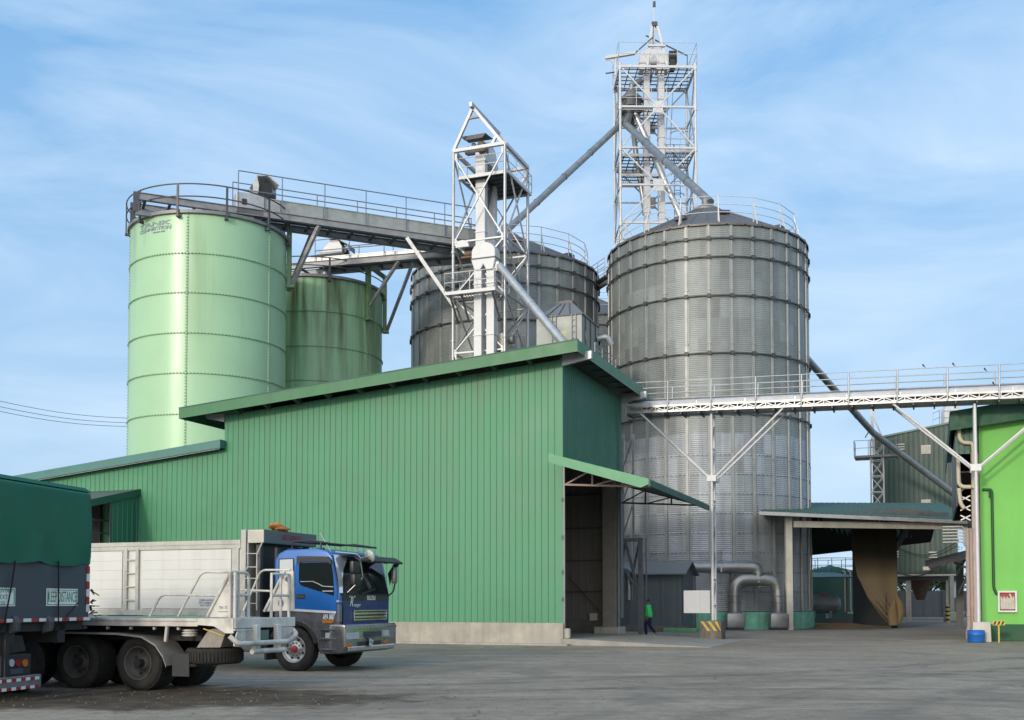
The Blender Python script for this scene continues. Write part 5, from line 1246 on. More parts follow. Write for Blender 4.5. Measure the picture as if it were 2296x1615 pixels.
# ------------------------------------------------------------------ things seen through the shed
Yt = 95.0
tk0 = at(1832, 1395, Yt); tk1 = at(1915, 1395, Yt)
ft = thing('oil_tank', 'dark green tank with railed top and pale pipes seen through the loading shed', 'tank', V((at(1885,1390,Yt).x, Yt+3, 0)))
zt_ = at(1860, 1283, Yt).z; rtk = 2.7
m = MB(); m.lathe([(rtk, 0), (rtk, zt_)], 40); m.build('shell', TANK_FAR, ft)
m = MB(); m.lathe([(rtk+.06, zt_-.04), (rtk+.06, zt_+.02), (0, zt_+.7)], 40); m.build('roof', GREEN_DARK, ft)
railing(ft, [(math.cos(2*math.pi*k/14)*rtk, math.sin(2*math.pi*k/14)*rtk, zt_) for k in range(14)], 1.25, (.5, 1), .03, STEEL_D, closed=True)
for x in (1893, 1905):
    p_ = at(x, 1290, Yt-.2) - ft.location; m = MB(); m.path(arcpath([(p_.x-.2, p_.y-.2, zt_+.1), (p_.x, p_.y-.2, zt_), (p_.x, p_.y-.2, .7), (p_.x+.6, p_.y-.2, .6)], .2), .07, 8); m.build('pipe', CREAM_PIPE, ft)
q = at(1850, 1400, 90); lt_ = thing('pump_shelter', 'small dark green pump shelter beside the dark tank behind the loading shed', 'shelter', V((q.x, 90, 0)))
m = MB(); zz = at(1850, 1291, 90).z; m.prism([(-2.5, -2, zz-.25), (2.3, -2, zz-.25), (1.6, 2.5, zz+.25), (-2.5, 2.5, zz+.25)], (0, 0, .08)); m.build('roof', GREEN_DARK, lt_)
for x in (-1.6, 1.3): one_bar('post', (x, -1.6, 0), (x, -1.6, zz-.2), .10, BROWN_RUST, lt_)
q = at(1856, 1395, 87); hz = thing('horizontal_tank', 'grey horizontal pressure tank on saddles under the pump shelter', 'tank', V((q.x, 87, 0)))
zz = at(1850, 1354, 87).z
m = MB(); Mx = Matrix.Translation((0, 0, zz)) @ Matrix.Rotation(R(90), 4, 'Y')
m.lathe([(0, -2.2), (.5, -2.05), (.72, -1.7), (.75, -1.5), (.75, .35), (.7, .7), (.45, .95), (0, 1.02)], 28, Mx); m.build('vessel', pm('grey_vessel', (.22,.21,.20), .5, .2, var=.2), hz)
for x in (-1.2, .1): 
    m = MB(); m.box(x-.12, x+.12, -.5, .5, 0, zz-.55); m.build('saddle', STEEL, hz)
m = MB(); m.tube((-.4, -.3, zz+.6), (-.4, -.3, zz+.9), .12, 10); m.build('valve', RED, hz)
m = MB(); q = at(1865, 1396, 84)
m.box(-3.5, 3.2, -.3, .3, 0, .35); o = m.build('low_kerb', CONC_IN); o.location = (q.x, 84, 0); tag(o, 'low grey kerb in front of the horizontal tank', 'kerb')

# dark green mill on columns
Ym = 98.0; mL = at(1960, 1290, Ym); MF = Frame((mL.x, mL.y, 0), A_DEG)
ml = thing('mill_building', 'tall dark green corrugated mill with sloping roof, raised on columns at the far right', 'building', MF.loc, A_DEG)
mw = MF.px(2137, 1290, 'y', 0).x; zb_ = MF.px(2000, 1290, 'y', 0).z
tl, tr_ = MF.px(1978, 982, 'y', 0), MF.px(2128, 951, 'y', 0); sl_ = (tr_.z-tl.z)/(tr_.x-tl.x); ztp = lambda x: tl.z + (x - tl.x)*sl_
m = MB(); ribbed(m, 0, mw+.4, zb_, ztp, fA, pitch=.42, top=.06, foot=.13, h=.05); m.build('wall', FAR_GREEN, ml)
m = MB(); m.prism([(0,.01,zb_), (mw+.4,.01,zb_), (mw+.4,.01,ztp(mw)), (0,.01,ztp(0))], (0, 9, 0)); m.build('wall', FAR_GREEN, ml)
m = MB(); m.prism([(-.1,-.15,ztp(-.1)+.0), (mw+.4,-.15,ztp(mw+.4)+.0), (mw+.4,-.15,ztp(mw+.4)+.16), (-.1,-.15,ztp(-.1)+.16)], (0, 9.2, 0)); m.build('roof', ROOF_TOP, ml)
for (x, y, w_, h_) in ((2076, 1008, 18, 17), (2076, 1130, 18, 17)):
    a_ = MF.px(x-w_/2, y, 'y', -.1); b_ = MF.px(x+w_/2, y, 'y', -.1); zz0, zz1 = MF.px(x, y+h_/2, 'y', -.1).z, MF.px(x, y-h_/2, 'y', -.1).z
    m = MB()
    m.box(a_.x-.06, b_.x+.06, -.085, -.08, zz0-.05, zz1+.05)
    for k in range(5): m.box(a_.x, b_.x, -.13, -.09, zz0 + (zz1-zz0)*k/5 + .04, zz0 + (zz1-zz0)*(k+1)/5 - .03)
    m.build('louvre', CONC_PALE, ml)
a_ = MF.px(2010, 1082, 'y', -.1)
a_ = MF.px(2016, 1070+0, 'y', -.1)
for (x, y) in ((2019, 1009), (2006, 1250), (2092, 1251)):
    a_ = MF.px(x, y, 'y', -.1); m = MB()
    for k in range(3): m.box(a_.x-.35, a_.x+.35, -.16, -.09, a_.z + k*.22, a_.z + k*.22 + .10)
    m.build('louvre', CONC_PALE, ml)
for x in (2038, 2128):
    a_ = MF.px(x, 1380, 'y', .4); m = MB(); m.box(a_.x-.22, a_.x+.22, .2, .65, 0, zb_); m.build('column', CONC, ml)
m = MB(); m.box(0, mw+.4, 0.02, 9, zb_-.45, zb_-.01); m.build('floor_beam', BLACKP, ml)
m = MB(); a_ = MF.px(2063, 1300, 'y', 3); m.lathe([(1.0, zb_-.4), (.35, zb_-2.2), (.3, zb_-2.2)], 12, Matrix.Translation((a_.x, 3, 0))); m.build('hopper_outlet', BROWN_RUST, ml)
m = MB(); m.tube((0, -.3, zb_-.05), (mw+1.2, -.3, zb_-.05), .09, 8); m.build('pipe', CREAM_PIPE, ml)
for x0_, y0_, x1_, y1_ in ((2010, 1284, 2140, 1240), (2010, 1226, 2150, 1212)):
    a_ = MF.px(x0_, y0_, 'y', -.5); b_ = MF.px(x1_, y1_, 'y', -.8); m = MB()
    m.path([a_.lerp(b_, k/10) - V((0,0,1.0*math.sin(math.pi*k/10))) for k in range(11)], .05, 5); m.build('cable', BLACKP, ml)
# lattice mast with cage platform in front of the mill
a_ = at(1969, 1330, 93.0); KFm = Frame((a_.x-.5, 93, 0), A_DEG)
lm = thing('lattice_mast', 'slim grey lattice mast with small railed platform in front of the dark green mill', 'mast', KFm.loc, A_DEG)
hm = KFm.px(1969, 960, 'y', 0).z; zq_ = KFm.px(1969, 1022, 'y', 0).z
mc_ = [V((0,0,0)), V((1.05,0,0)), V((1.05,1.05,0)), V((0,1.05,0))]
for c in mc_: one_bar('leg', c, c + Z*(zq_+1.4), .10, STEEL_L, lm)
for i in range(4):
    a, b = mc_[i], mc_[(i+1) % 4]; k = .2; fl = True
    m = MB()
    while k < zq_: m.bar(a + Z*k, b + Z*k, .06); m.bar((a if fl else b) + Z*k, (b if fl else a) + Z*(k+1.35), .05); m.bar((b if fl else a) + Z*k, (a if fl else b) + Z*(k+1.35), .05); k += 1.35; fl = not fl
    m.build('lacing', STEEL_L, lm)
platform(lm, -1.3, 2.2, -.5, 1.6, zq_, 'lfr', mat=STEEL, rail=1.3)
ph = KFm.px(1960, 918, 'y', 0)
one_bar('head_post', (.3, 0, zq_), (.15, 0, ph.z), .22, STEEL_L, lm); one_bar('head_stay', (1.05, 0, zq_+1.4), (.2, 0, ph.z-.4), .12, STEEL_L, lm); one_bar('head_stay', (-.4, 0, zq_+1.6), (.2, 0, zq_+2.6), .1, STEEL, lm)
# white elevator head behind the bright green building
a_ = at(2132, 935, 101); eh = thing('elevator_head', 'white bucket elevator head with railing peeping over the bright green roof', 'bucket elevator', V((a_.x, 101, 0)))
zt_ = at(2132, 908, 101).z; zb_ = at(2132, 945, 101).z
m = MB(); m.box(-.5, .3, -.4, .4, 2, zb_); m.build('trunk', WHITE, eh)
m = MB(); m.prism([(-.75, -.45, zb_-.3), (.85, -.45, zb_-.3), (.85, -.45, zt_-.6), (.5, -.45, zt_-.1), (0, -.45, zt_), (-.5, -.45, zt_-.1), (-.75, -.45, zt_-.6)], (0, .9, 0)); m.build('head_casing', WHITE, eh, bevel=.05)
platform(eh, -1.3, 1.9, -.6, 1.0, zb_-.35, 'flr', mat=STEEL_L, rail=1.25)
one_bar('bracket', (-1.2, -.5, zb_-.4), (-.5, -.4, zb_-1.7), .08, WHITE, eh)

# ------------------------------------------------------------------ bright green building
g = ground(2203, 1437); XF = Frame(g, A_DEG)
bg_ = thing('green_building', 'bright lime green rendered building with dark green roof edge at the right border', 'building', g, A_DEG)
wx1 = 14.0
f0, f1 = XF.px(2131, 925, 'y', -.55), XF.px(2296, 898, 'y', -.55); fs_ = (f1.z-f0.z)/(f1.x-f0.x); zf = lambda x: f0.z + (x-f0.x)*fs_
fl_ = XF.px(2200, 955, 'y', -.55); FT = zf(fl_.x) - fl_.z
pz = XF.px(2260, 1400, 'y', 0).z
m = MB(); m.prism([(0, 0, pz), (wx1, 0, pz), (wx1, 0, zf(wx1)-.15), (0, 0, zf(0)-.15)], (0, 16, 0)); m.build('wall', BRIGHT, bg_)
m = MB(); m.box(-.02, wx1, -.05, 16, 0, pz-.004); m.build('plinth', pm('plinth_green', (.02,.085,.04), .75, var=.15, grime=.3), bg_, bevel=.02, seg=1)
rf_ = MB(); rf_.prism([(f0.x, -.55, zf(f0.x)-.1), (wx1, -.55, zf(wx1)-.1), (wx1, -.55, zf(wx1)), (f0.x, -.55, zf(f0.x))], (0, 17, 0)); rf_ = rf_.build('roof', ROOF_TOP, bg_)
m = MB(); m.prism([(f0.x-.02, -.58, zf(f0.x)-FT), (wx1, -.58, zf(wx1)-FT), (wx1, -.58, zf(wx1)+.04), (f0.x-.02, -.58, zf(f0.x)+.04)], (0, .028, 0)); m.box(f0.x-.03, f0.x-.002, -.55, 16, zf(f0.x)-FT, zf(f0.x)+.04); m.build('fascia', pm('dark_fascia', (.006,.075,.04), .6, var=.08), rf_)
ax0 = XF.px(2142, 1000, 'y', .0).x; az0 = XF.px(2160, 1018, 'y', 0).z
m = MB(); ribbed(m, ax0, -.02, az0, lambda x: zf(x)-.2, lambda s, d, z: V((s, .02-d, z)), pitch=.22); m.build('annex_cladding', pm('annex_green', (.02,.09,.055), .5, var=.12, streak=.4, scol=(.13,.17,.12)), bg_)
m = MB(); m.box(ax0, ax0+.05, .05, 9, 5.6, zf(ax0)-.12); m.box(ax0+.06, -.06, 8.8, 8.9, 5.6, zf(ax0)-.3); m.box(ax0+.06, -.06, .06, 8.7, 7.0, 7.06); m.box(-.03, -.004, .25, 15.9, 0.0, zf(0)-.4); m.build('annex_recess', BLACKP, bg_)
for y_, x_ in ((945, 2146),):
    P_ = lambda x, y, d=-.1: XF.px(x, y, 'y', d)
    for (pts_) in ([(2148, 948), (2152, 985), (2160, 993), (2181, 993), (2183, 1010), (2183, 1095)], [(2148, 1030), (2150, 1085), (2158, 1092), (2178, 1092)], [(2150, 1095), (2154, 1130), (2162, 1140)]):
        m = MB(); m.path(arcpath([P_(x, y) for x, y in pts_], .15), .085, 10); m.build('downpipe', CREAM_PIPE, bg_)
for x_, r_, d_ in ((2172, .10, .6), (2180, .085, .3), (2187, .10, -.05)):
    a_ = XF.px(x_, 1300, 'y', d_); m = MB(); m.path(arcpath([(a_.x, d_, XF.px(x_, 1185, 'y', d_).z), (a_.x, d_, .55), (a_.x-.06, d_, .35), (a_.x-.05, d_, .03)], .1), r_, 10)
    for k in range(4): m.tube((a_.x, d_, 1+k*1.2), (a_.x, d_, 1.06+k*1.2), r_+.02, 10)
    m.build('downpipe', PINK_PIPE, bg_)
m = MB(); m.box(-.32, -.03, -.04, .2, .5, az0); m.build('corner_pier', PINK_PIPE, bg_)
for k in range(6):
    a_ = XF.px(2145, 1268+0, 'y', .8); zz = XF.px(2160, 1180+k*7.0, 'y', .8).z; x_ = XF.px(2165, 1200, 'y', .8).x
    m = MB(); m.path(arcpath([(x_-.9, .9, zz), (x_-.1, .9, zz), (x_-.02, .9, zz-.2)], .1), .03, 6); m.build('pipe_bracket', STEEL_L, bg_)
for k in range(7):
    za = XF.px(2180, 1100+k*11, 'y', .1).z; one_bar('steel_lacing', (-.75, .15, za), (-.36, .15, za-.22 if k % 2 else za+.2), .05, STEEL_L, bg_)
aw = [at(2073, 1258, 64), at(2084, 1266, 60), at(2174, 1243, 60), at(2174, 1232, 64)]
m = MB(); m.prism([XF.L(p) for p in aw], (0, 0, -.22)); m.build('side_awning', STEEL_D, bg_)
m = MB(); a_ = XF.L(at(2080, 1262, 61)); m.box(a_.x-.25, a_.x+.5, a_.y-.2, a_.y+.2, a_.z-.42, a_.z-.22); m.build('awning_lamp', CONC_PALE, bg_)
for (x0_, y0_, x1_, y1_) in ((2145, 1290, 2172, 1240), (2140, 1262, 2172, 1275), (2150, 1330, 2170, 1290)): one_bar('steel_lacing', XF.L(at(x0_, y0_, 62)), XF.L(at(x1_, y1_, 60)), .1, STEEL, bg_)
for x_, t_, b_ in ((2155, 1240, 1388), (2149, 1255, 1380)): one_bar('side_column', XF.L(at(x_, b_, 66) * V((1,1,0)) if False else V((at(x_, b_, 66).x, 66, 0))), XF.L(at(x_, t_, 66)), .28, STEEL_D, bg_)
m = MB(); pp = lambda x, y: XF.px(x, y, 'y', -.06)
m.path(arcpath([pp(2203, 1098), pp(2222, 1098), pp(2224, 1105), pp(2228, 1318), pp(2234, 1332), pp(2242, 1333)], .12), .055, 8); m.path(arcpath([pp(2218, 1098), pp(2219, 1104), pp(2219.5, 1116)], .05), .04, 8); m.build('fire_pipe', pm('pipe_dark_green', (.008,.07,.02), .5), bg_)
# fire hose cabinet
c0_, c1_ = XF.px(2238, 1373, 'y', -.12), XF.px(2280, 1325, 'y', -.12)
hc = thing('hose_cabinet', 'white-framed glass cabinet with folded fire hose hung on the bright green wall', 'hose cabinet', XF.loc, A_DEG)
m = MB(); w_ = .07
m.box(c0_.x, c1_.x, -.14, -.003, c0_.z, c0_.z+w_); m.box(c0_.x, c1_.x, -.14, -.003, c1_.z-w_, c1_.z); m.box(c0_.x, c0_.x+w_, -.14, -.003, c0_.z+w_, c1_.z-w_); m.box(c1_.x-w_, c1_.x, -.14, -.003, c0_.z+w_, c1_.z-w_); m.build('frame', WHITE, hc)
m = MB(); m.box(c0_.x+w_, c1_.x-w_, -.02, -.004, c0_.z+w_, c1_.z-w_); m.build('backing', RED, hc)
m = MB(); n = 13
for k in range(n):
    x = c0_.x+w_+.05 + (c1_.x-c0_.x-2*w_-.1)*k/(n-1); m.path([(x, -.07, c1_.z-.24 - .05*(k % 3)), (x+.01*(-1)**k, -.08, c0_.z+w_+.05), ], .04, 6)
m.bar((c1_.x-.28, -.09, c1_.z-.12), (c1_.x-.14, -.09, c1_.z-.42), .06); m.build('hose', pm('canvas_hose', (.50,.46,.38), .8, var=.15), hc)
# drum, little stand, bollard, A-frame
g = ground(2189, 1441); dr = thing('blue_drum', 'cut-down blue plastic drum standing before the plain concrete block', 'drum', g)
rr_ = 37/2*g.y/F; hh_ = at(2189, 1413, g.y).z
m = MB(); m.lathe([(0, .01), (rr_*.94, 0), (rr_, .06), (rr_, hh_*.6), (rr_*1.02, hh_*.62), (rr_*1.02, hh_*.68), (rr_, hh_*.7), (rr_, hh_), (rr_-.03, hh_), (rr_-.03, .05), (0, .05)], 36); m.build('body', BLUE_DRUM, dr)
g = ground(2240, 1441); ss = thing('yellow_marker', 'small yellow and black striped marker on a thin post before the dark green plinth', 'marker', g, A_DEG)
zt_ = at(2240, 1400, g.y).z
one_bar('post', (0,0,0), (0,0,zt_), .05, YELLOW, ss)
m = MB(); m.box(-.22, .22, -.04, .0, zt_-.04, zt_+.14); pl_ = m.build('plate', YELLOW, ss)
for k in range(3):
    m = MB(); m.prism([(-.2+k*.14, -.045, zt_-.02), (-.13+k*.14, -.045, zt_-.02), (-.07+k*.14, -.045, zt_+.12), (-.14+k*.14, -.045, zt_+.12)], (0, .004, 0)); m.build('stripe', INK, pl_)
g = ground(2125, 1386); bo = thing('striped_bollard', 'short yellow and black banded bollard under the far mill', 'bollard', (at(2125,1386,86).x, 86, 0))
zt_ = at(2125, 1357, 86).z
m = MB(); m.lathe([(.16, 0), (.16, zt_), (0, zt_+.02)], 16, smooth=False); bb = m.build('post', YELLOW, bo)
for k in range(4):
    m = MB(); z_ = zt_*(.1 + k*.24); m.lathe([(.163, z_), (.163, z_+zt_*.11)], 16); m.build('band', INK, bb)
q = at(2134, 1385, 88); mp_ = thing('concrete_post', 'pale concrete post with broad foot beside the banded bollard', 'post', (q.x, 88, 0))
m = MB(); m.box(-.16, .16, -.16, .16, .8, at(2134, 1292, 88).z); m.build('shaft', CONC, mp_); m = MB(); m.box(-.5, .5, -.5, .5, 0, .8); m.build('foot', CONC, mp_, bevel=.08, seg=1)
q = at(2164, 1386, 72); af = thing('trestle_stand', 'small pale A-shaped stand on the ground by the downpipes', 'stand', (q.x, 72, 0))
for s_ in (-1, 1): one_bar('leg', (s_*.28, 0, 0), (s_*.05, 0, 1.0), .07, CONC_PALE, af)
one_bar('cross_bar', (-.2, -.04, .45), (.2, -.04, .45), .05, CONC_PALE, af)

# boundary wall and the trees behind it
Yw = 116.0; a_ = at(1990, 1383, Yw); b_ = at(2160, 1383, Yw)
bw = thing('boundary_wall', 'stained dark grey concrete boundary wall at the far end of the yard', 'wall', (a_.x, Yw, 0))
hw = at(2060, 1325, Yw).z; WALLM = pm('stained_wall', (.10,.105,.11), .85, var=.15, scale=.8, streak=.8, scol=(.035,.04,.04), sscale=1.5)
m = MB(); m.box(-14, b_.x-a_.x+6, 0, .3, 0, hw); m.build('panel', WALLM, bw)
for k in range(8):
    x = -12 + k*3.6; m = MB(); m.box(x-.16, x+.16, -.06, -.003, 0, hw+.05); m.build('pier', WALLM, bw)
LEAF = [pm('leaf_a', (.055,.10,.03), .7, var=.3, scale=1), pm('leaf_b', (.085,.14,.045), .7, var=.3, scale=1), pm('leaf_c', (.035,.07,.025), .7, var=.3, scale=1)]
BARK = pm('bark', (.09,.07,.05), .9, var=.2)
def tree(x, y, h, cr, seed, label):
    rn = random.Random(seed); T = thing('tree', label, 'tree', (x, y, 0), 0, 'trees beyond the boundary wall')
    m = MB(); m.path([(0,0,0), (.1,0,h*.3), (0,.1,h*.55)], .2, 8, radii=[.28, .2, .12])
    for k in range(5):
        an = rn.uniform(0, 6.28); m.path([(0,0,h*.35), (math.cos(an)*cr*.35, math.sin(an)*cr*.35, h*.55), (math.cos(an)*cr*.7, math.sin(an)*cr*.7, h*.75)], .1, 6, radii=[.13, .09, .03])
    m.build('trunk', BARK, T)
    m = MB()
    cl = [(V((rn.gauss(0, cr*.5), rn.gauss(0, cr*.5), h*.68 + rn.gauss(0, h*.14))), rn.uniform(.35, .6)*cr*.6) for _ in range(16)]
    for i in range(2600):
        c, r = cl[rn.randrange(16)]; d = V((rn.gauss(0,1), rn.gauss(0,1), rn.gauss(0,1))).normalized(); p = c + d*r*(rn.random()**.4)
        s_ = rn.uniform(.10, .24); a = V((rn.gauss(0,1), rn.gauss(0,1), rn.gauss(0,.6))).normalized(); b = a.cross(d).normalized() if abs(a.dot(d)) < .98 else perp(d)[0]
        m.add([p - a*s_, p + b*s_*.55, p + a*s_, p - b*s_*.55], [(0,1,2,3)], rn.choice((0,0,1,2)))
    m.build('crown', LEAF, T)
for i, (px_, Y, h, cr_, lb) in enumerate([(2040, 132, 6.2, 3.4, 'bushy tree seen left of the hopper outlet below the far mill'), (2085, 136, 7.2, 4.2, 'bushy tree seen under the middle of the far mill'), (2128, 130, 6.0, 3.2, 'bushy tree seen behind the concrete post below the mill'), (1845, 140, 5.6, 3.4, 'bushy tree glimpsed under the pump shelter roof')]):
    tree(at(px_, 1340, Y).x, Y, h, cr_, 11+i, lb)

# power lines at the left
for i, (y0, y1) in enumerate(((895, 939), (908, 949), (919, 957))):
    p0, p1 = at(-60, y0-9, 88), at(330, y1, 104); m = MB(); o_ = V(p0)
    m.path([p0.lerp(p1, k/16) - V((0,0,.5*math.sin(math.pi*k/16))) - o_ for k in range(17)], .022, 5)
    o = m.build('power_line', STEEL_D); o.location = o_
    tag(o, ('uppermost', 'middle', 'lowest')[i] + ' of the three thin power lines crossing the sky left of the tank', 'cable', 'power lines')
# birds on the bridge railing
BIRD = pm('dark_feathers', (.03,.03,.032), .7)
rail_z = BF.px(1600, 850, 'y', -BW).z
for i, (x, rl_, lb) in enumerate(((2071, 1.0, 'dark bird on the top rail, leftmost of the four'), (2138, 1.0, 'dark bird on the top rail left of a tall railing post'), (2209, .8, 'dark bird perched on the middle rail of the bridge'), (2229, .42, 'dark bird sitting low on the conveyor cover, rightmost of the four'))):
    fx = BF.px(x, 850, 'y', -BW-.06).x; zr_ = zbot + (rail_z - zbot)*rl_ + .03
    if rl_ < .5: zr_ = ztop + .1
    o = thing('bird', lb, 'bird', BF.W((fx, -BW-.06 if rl_ > .5 else -.1, zr_ - fx*.0235)), A_DEG, 'birds on the conveyor bridge')
    m = MB(); m.path([(.10, 0, .02), (.05, 0, .06), (0, 0, .13), (-.035, 0, .19), (-.05, 0, .215), (-.085, 0, .21)], .05, 8, radii=[.012, .03, .055, .042, .033, .005]); m.path([(.05, 0, .06), (.16, 0, -.05)], .02, 6, radii=[.022, .012]); m.v = [p*.62 for p in m.v]; m.build('body', BIRD, o)

# ------------------------------------------------------------------ lorries
RIM_M = pm('worn_rim', (.10,.095,.085), .7, .2, var=.3, scale=5, grime=.5)
RIM_L = pm('silver_rim', (.42,.42,.42), .35, .6, var=.12, grime=.2)
TYRE = pm('dusty_tyre', (.035,.033,.03), .9, var=.35, scale=5, spec=.15, grime=.25)
CHASSIS = pm('chassis_black', (.03,.029,.028), .75, .1, var=.3, scale=4, grime=.3)
def wheel(parent, c, r, wd, rim, dish, hub=None, flip=1, nholes=8):
    """tyre with tread blocks and its rim; c = centre of the outer face, axle along local y, outer face towards -y*flip"""
    c = V(c); M = Matrix.Translation(c) @ Matrix.Rotation(R(90*flip), 4, 'X')     # lathe axis z -> outward
    rr = r*.60
    m = MB(); m.lathe([(rr, -wd), (r*.90, -wd), (r*.975, -wd*.93), (r, -wd*.80), (r, -wd*.20), (r*.975, -wd*.07), (r*.91, 0), (r*.80, .012), (rr*1.06, 0), (rr, -.02)], 56, M)
    for k in range(56):
        an = 2*math.pi*k/56; d = M.to_3x3() @ V((math.cos(an), math.sin(an), 0)); ax = M.to_3x3() @ V((0,0,1))
        for s0, s1 in ((-wd*.9, -wd*.55), (-wd*.45, -wd*.08)):
            m.bar(c + d*(r*.998) + ax*s0, c + d*(r*.998) + ax*s1, .034, .022, up=d)
    w_ = m.build('wheel', TYRE, parent)
    m = MB(); m.lathe([(rr*1.03, .004), (rr*.99, .012), (rr*.95, -.02), (rr*.90, -dish), (rr*.45, -dish*.9 + .0), (rr*.42, -dish*.55), (rr*.2, -dish*.5), (0, -dish*.5)], 40, M)
    if nholes:
        for k in range(nholes):
            an = 2*math.pi*(k+.5)/nholes; p = M @ V((math.cos(an)*rr*.70, math.sin(an)*rr*.70, -dish*.94)); m.disc(p, M.to_3x3() @ V((0,0,1)), .038*(r/.5), 12, m=1)
    m.build('rim', [rim, BLACKP], w_)
    if hub:
        m = MB(); m.lathe([(.085*r/.5, -dish*.5), (.08*r/.5, -dish*.15), (.05*r/.5, .0), (0, .01)], 20, M)
        m.build('hub', hub, w_)
        m = MB()
        for k in range(10):
            an = 2*math.pi*k/10; p = M @ V((math.cos(an)*rr*.50, math.sin(an)*rr*.50, -dish*.9)); ax = M.to_3x3() @ V((0,0,1)); m.tube(p, p+ax*.04, .017, 6)
        m.build('wheel_nuts', STEEL, w_)
    return w_
def zz2(zx, zy): return ((500 + zx/3.846)*.94060, (1220 + zy/3.846)*.94060)
def zz1(zx, zy): return (zx/2.6183*.94060, (1100 + zy/2.6183)*.94060)

# ---- white-bodied lorry with blue cab
gw = ground(660, 1505)
av = V((math.cos(R(A_DEG)), math.sin(R(A_DEG)), 0)); bv = V((-av.y, av.x, 0))
CF = Frame(gw + av*1.22 - bv*.12, A_DEG)
LB = thing('cargo_lorry', 'white panel-bodied lorry with metallic blue cab parked before the warehouse', 'lorry', CF.loc, A_DEG)
S = lambda zx, zy, y=0.0: CF.px(*zz2(zx, zy), 'y', y)
Fp = lambda zx, zy, x=0.0: CF.px(*zz2(zx, zy), 'x', x)
xf = S(1178, 1000).x
xr = S(592, 700).x
CW = Fp(1640, 1000, xf).y
zroof = S(850, 338).z; zfl = S(900, 1040).z; zst = S(780, 900).z
zws0 = Fp(1420, 770, xf).z; ztp_ = S(1120, 400).z
prof = [(xr, zst-.02), (xf, zst-.02), (xf+.03, zws0), (xf-.17, ztp_-.02), (xf-.30, zroof-.06), (xf-.55, zroof), (xr+.28, zroof-.02), (xr+.10, zroof-.10), (xr, ztp_-.1)]
m = MB(); m.prism([(x, .0, z) for x, z in prof], (0, CW, 0)); cab = m.build('cab', BLUE, LB, bevel=.055, seg=3)
# lower cab, fender arch and step
m = MB(); wc = S(765, 1265); wx, wz, wr = wc.x, .52, .56
pts = [(xr+.0, zst-.03), (xr+.0, zfl+.0)]
pts = [(xf-.01, zst-.025), (xr, zst-.025), (xr, zfl-.1)]
for k in range(0, 11): 
    an = R(172 - k*14.2); x_ = wx + math.cos(an)*(wr+.09); z_ = wz + math.sin(an)*(wr+.09)
    if x_ > xr: pts.append((x_, max(z_, .45)))
pts += [(wx+wr+.13, .42), (xf-.01, .42)]
m.prism([(x, .015, z) for x, z in pts], (0, CW-.03, 0)); m.build('lower_panel', CHROME_D, LB, bevel=.012, seg=1)
m = MB(); ar = [V((wx + math.cos(R(a))*(wr+.10), 0.0, wz + math.sin(R(a))*(wr+.10))) for a in range(12, 168, 12)]
ar2 = [V((wx + math.cos(R(a))*(wr+.03), 0.0, wz + math.sin(R(a))*(wr+.03))) for a in range(12, 168, 12)]
nA = len(ar)
m.add([p + V((0,-.05,0)) for p in ar] + [p + V((0,-.05,0)) for p in ar2] + [p + V((0,.3,0)) for p in ar] + [p + V((0,.3,0)) for p in ar2], [(i, i+1, nA+i+1, nA+i) for i in range(nA-1)] + [(i, i+1, 2*nA+i+1, 2*nA+i) for i in range(nA-1)] + [(nA+i, nA+i+1, 3*nA+i+1, 3*nA+i) for i in range(nA-1)])
m.build('mudguard', BLACKP, LB)
m = MB()
for z_ in (.50, .74, .95): m.box(wx+wr+.16, xf-.03, -.05, .02, z_, z_+.035)
m.build('cab_step', CHROME_D, LB, bevel=.008, seg=1)
m = MB(); m.box(wx+wr+.3, wx+wr+.45, -.02, .012, .78, .90); m.build('step_lamp', LENS, LB)
m = MB(); m.prism([(xr+.02, -.018, zst-.005), (xf-.05, -.018, zst-.085), (xf-.05, -.018, zst-.03), (xr+.02, -.018, zst+.05)], (0, .005, 0)); m.build('side_stripe', WHITE, LB)
m = MB(); a_ = S(1035, 985); b_ = S(1150, 950); 
LBL = text('plate_text', 'APA 5867', .165, TAPE_W, LB, basis(V(((a_.x+b_.x)/2, -.004, (a_.z+b_.z)/2)), (1,0,0), (0,0,1)), ext=.003, sx=.44, bold=.004)
m = MB(); q_ = S(1090, 1007); m.box(q_.x-.16, q_.x+.13, -.012, .004, q_.z-.035, q_.z+.03); m.build('side_marker', AMBER, LB)
# door, glass, visor, handle
def sidepoly(pts, y, th, name, mat, parent, bevel=0):
    m = MB(); m.prism([(S(zx, zy).x, y, S(zx, zy).z) for zx, zy in pts], (0, th, 0)); return m.build(name, mat, parent, bevel=bevel, seg=1)
sidepoly([(779,900),(1174,932),(1174,698),(1132,466),(1098,412),(800,405),(779,700)], -.0035, .003, 'door_gap', BLACKP, LB)
dr_ = sidepoly([(785,895),(1168,925),(1168,700),(1128,470),(1095,418),(805,412),(785,700)], -.012, .01, 'door', BLUE, LB)
sidepoly([(822,470),(1118,468),(1132,560),(1142,690),(1142,772),(1040,740),(880,690),(838,675),(820,645)], -.018, .005, 'window', GLASS, dr_)
sidepoly([(806,418),(1090,415),(1118,440),(1124,478),(1105,478),(1095,462),(840,458),(836,480),(806,475)], -.05, .034, 'window_visor', BLACKP, dr_)
m = MB(); m.path([(S(x, y).x, -.022, S(x, y).z) for x, y in ((836,642),(950,640),(1000,662),(1040,684),(1138,690))], .012, 6); m.build('window_trim', STEEL_L, dr_)
sidepoly([(835,520),(1095,520),(1115,570),(1118,600),(836,600)], -.0195, .0012, 'glass_reflection', pm('window_pane_upper', (.20,.21,.20), .12, var=.1), dr_) if False else None
sidepoly([(800,757),(880,757),(878,800),(800,800)], -.02, .012, 'handle', BLACKP, dr_)
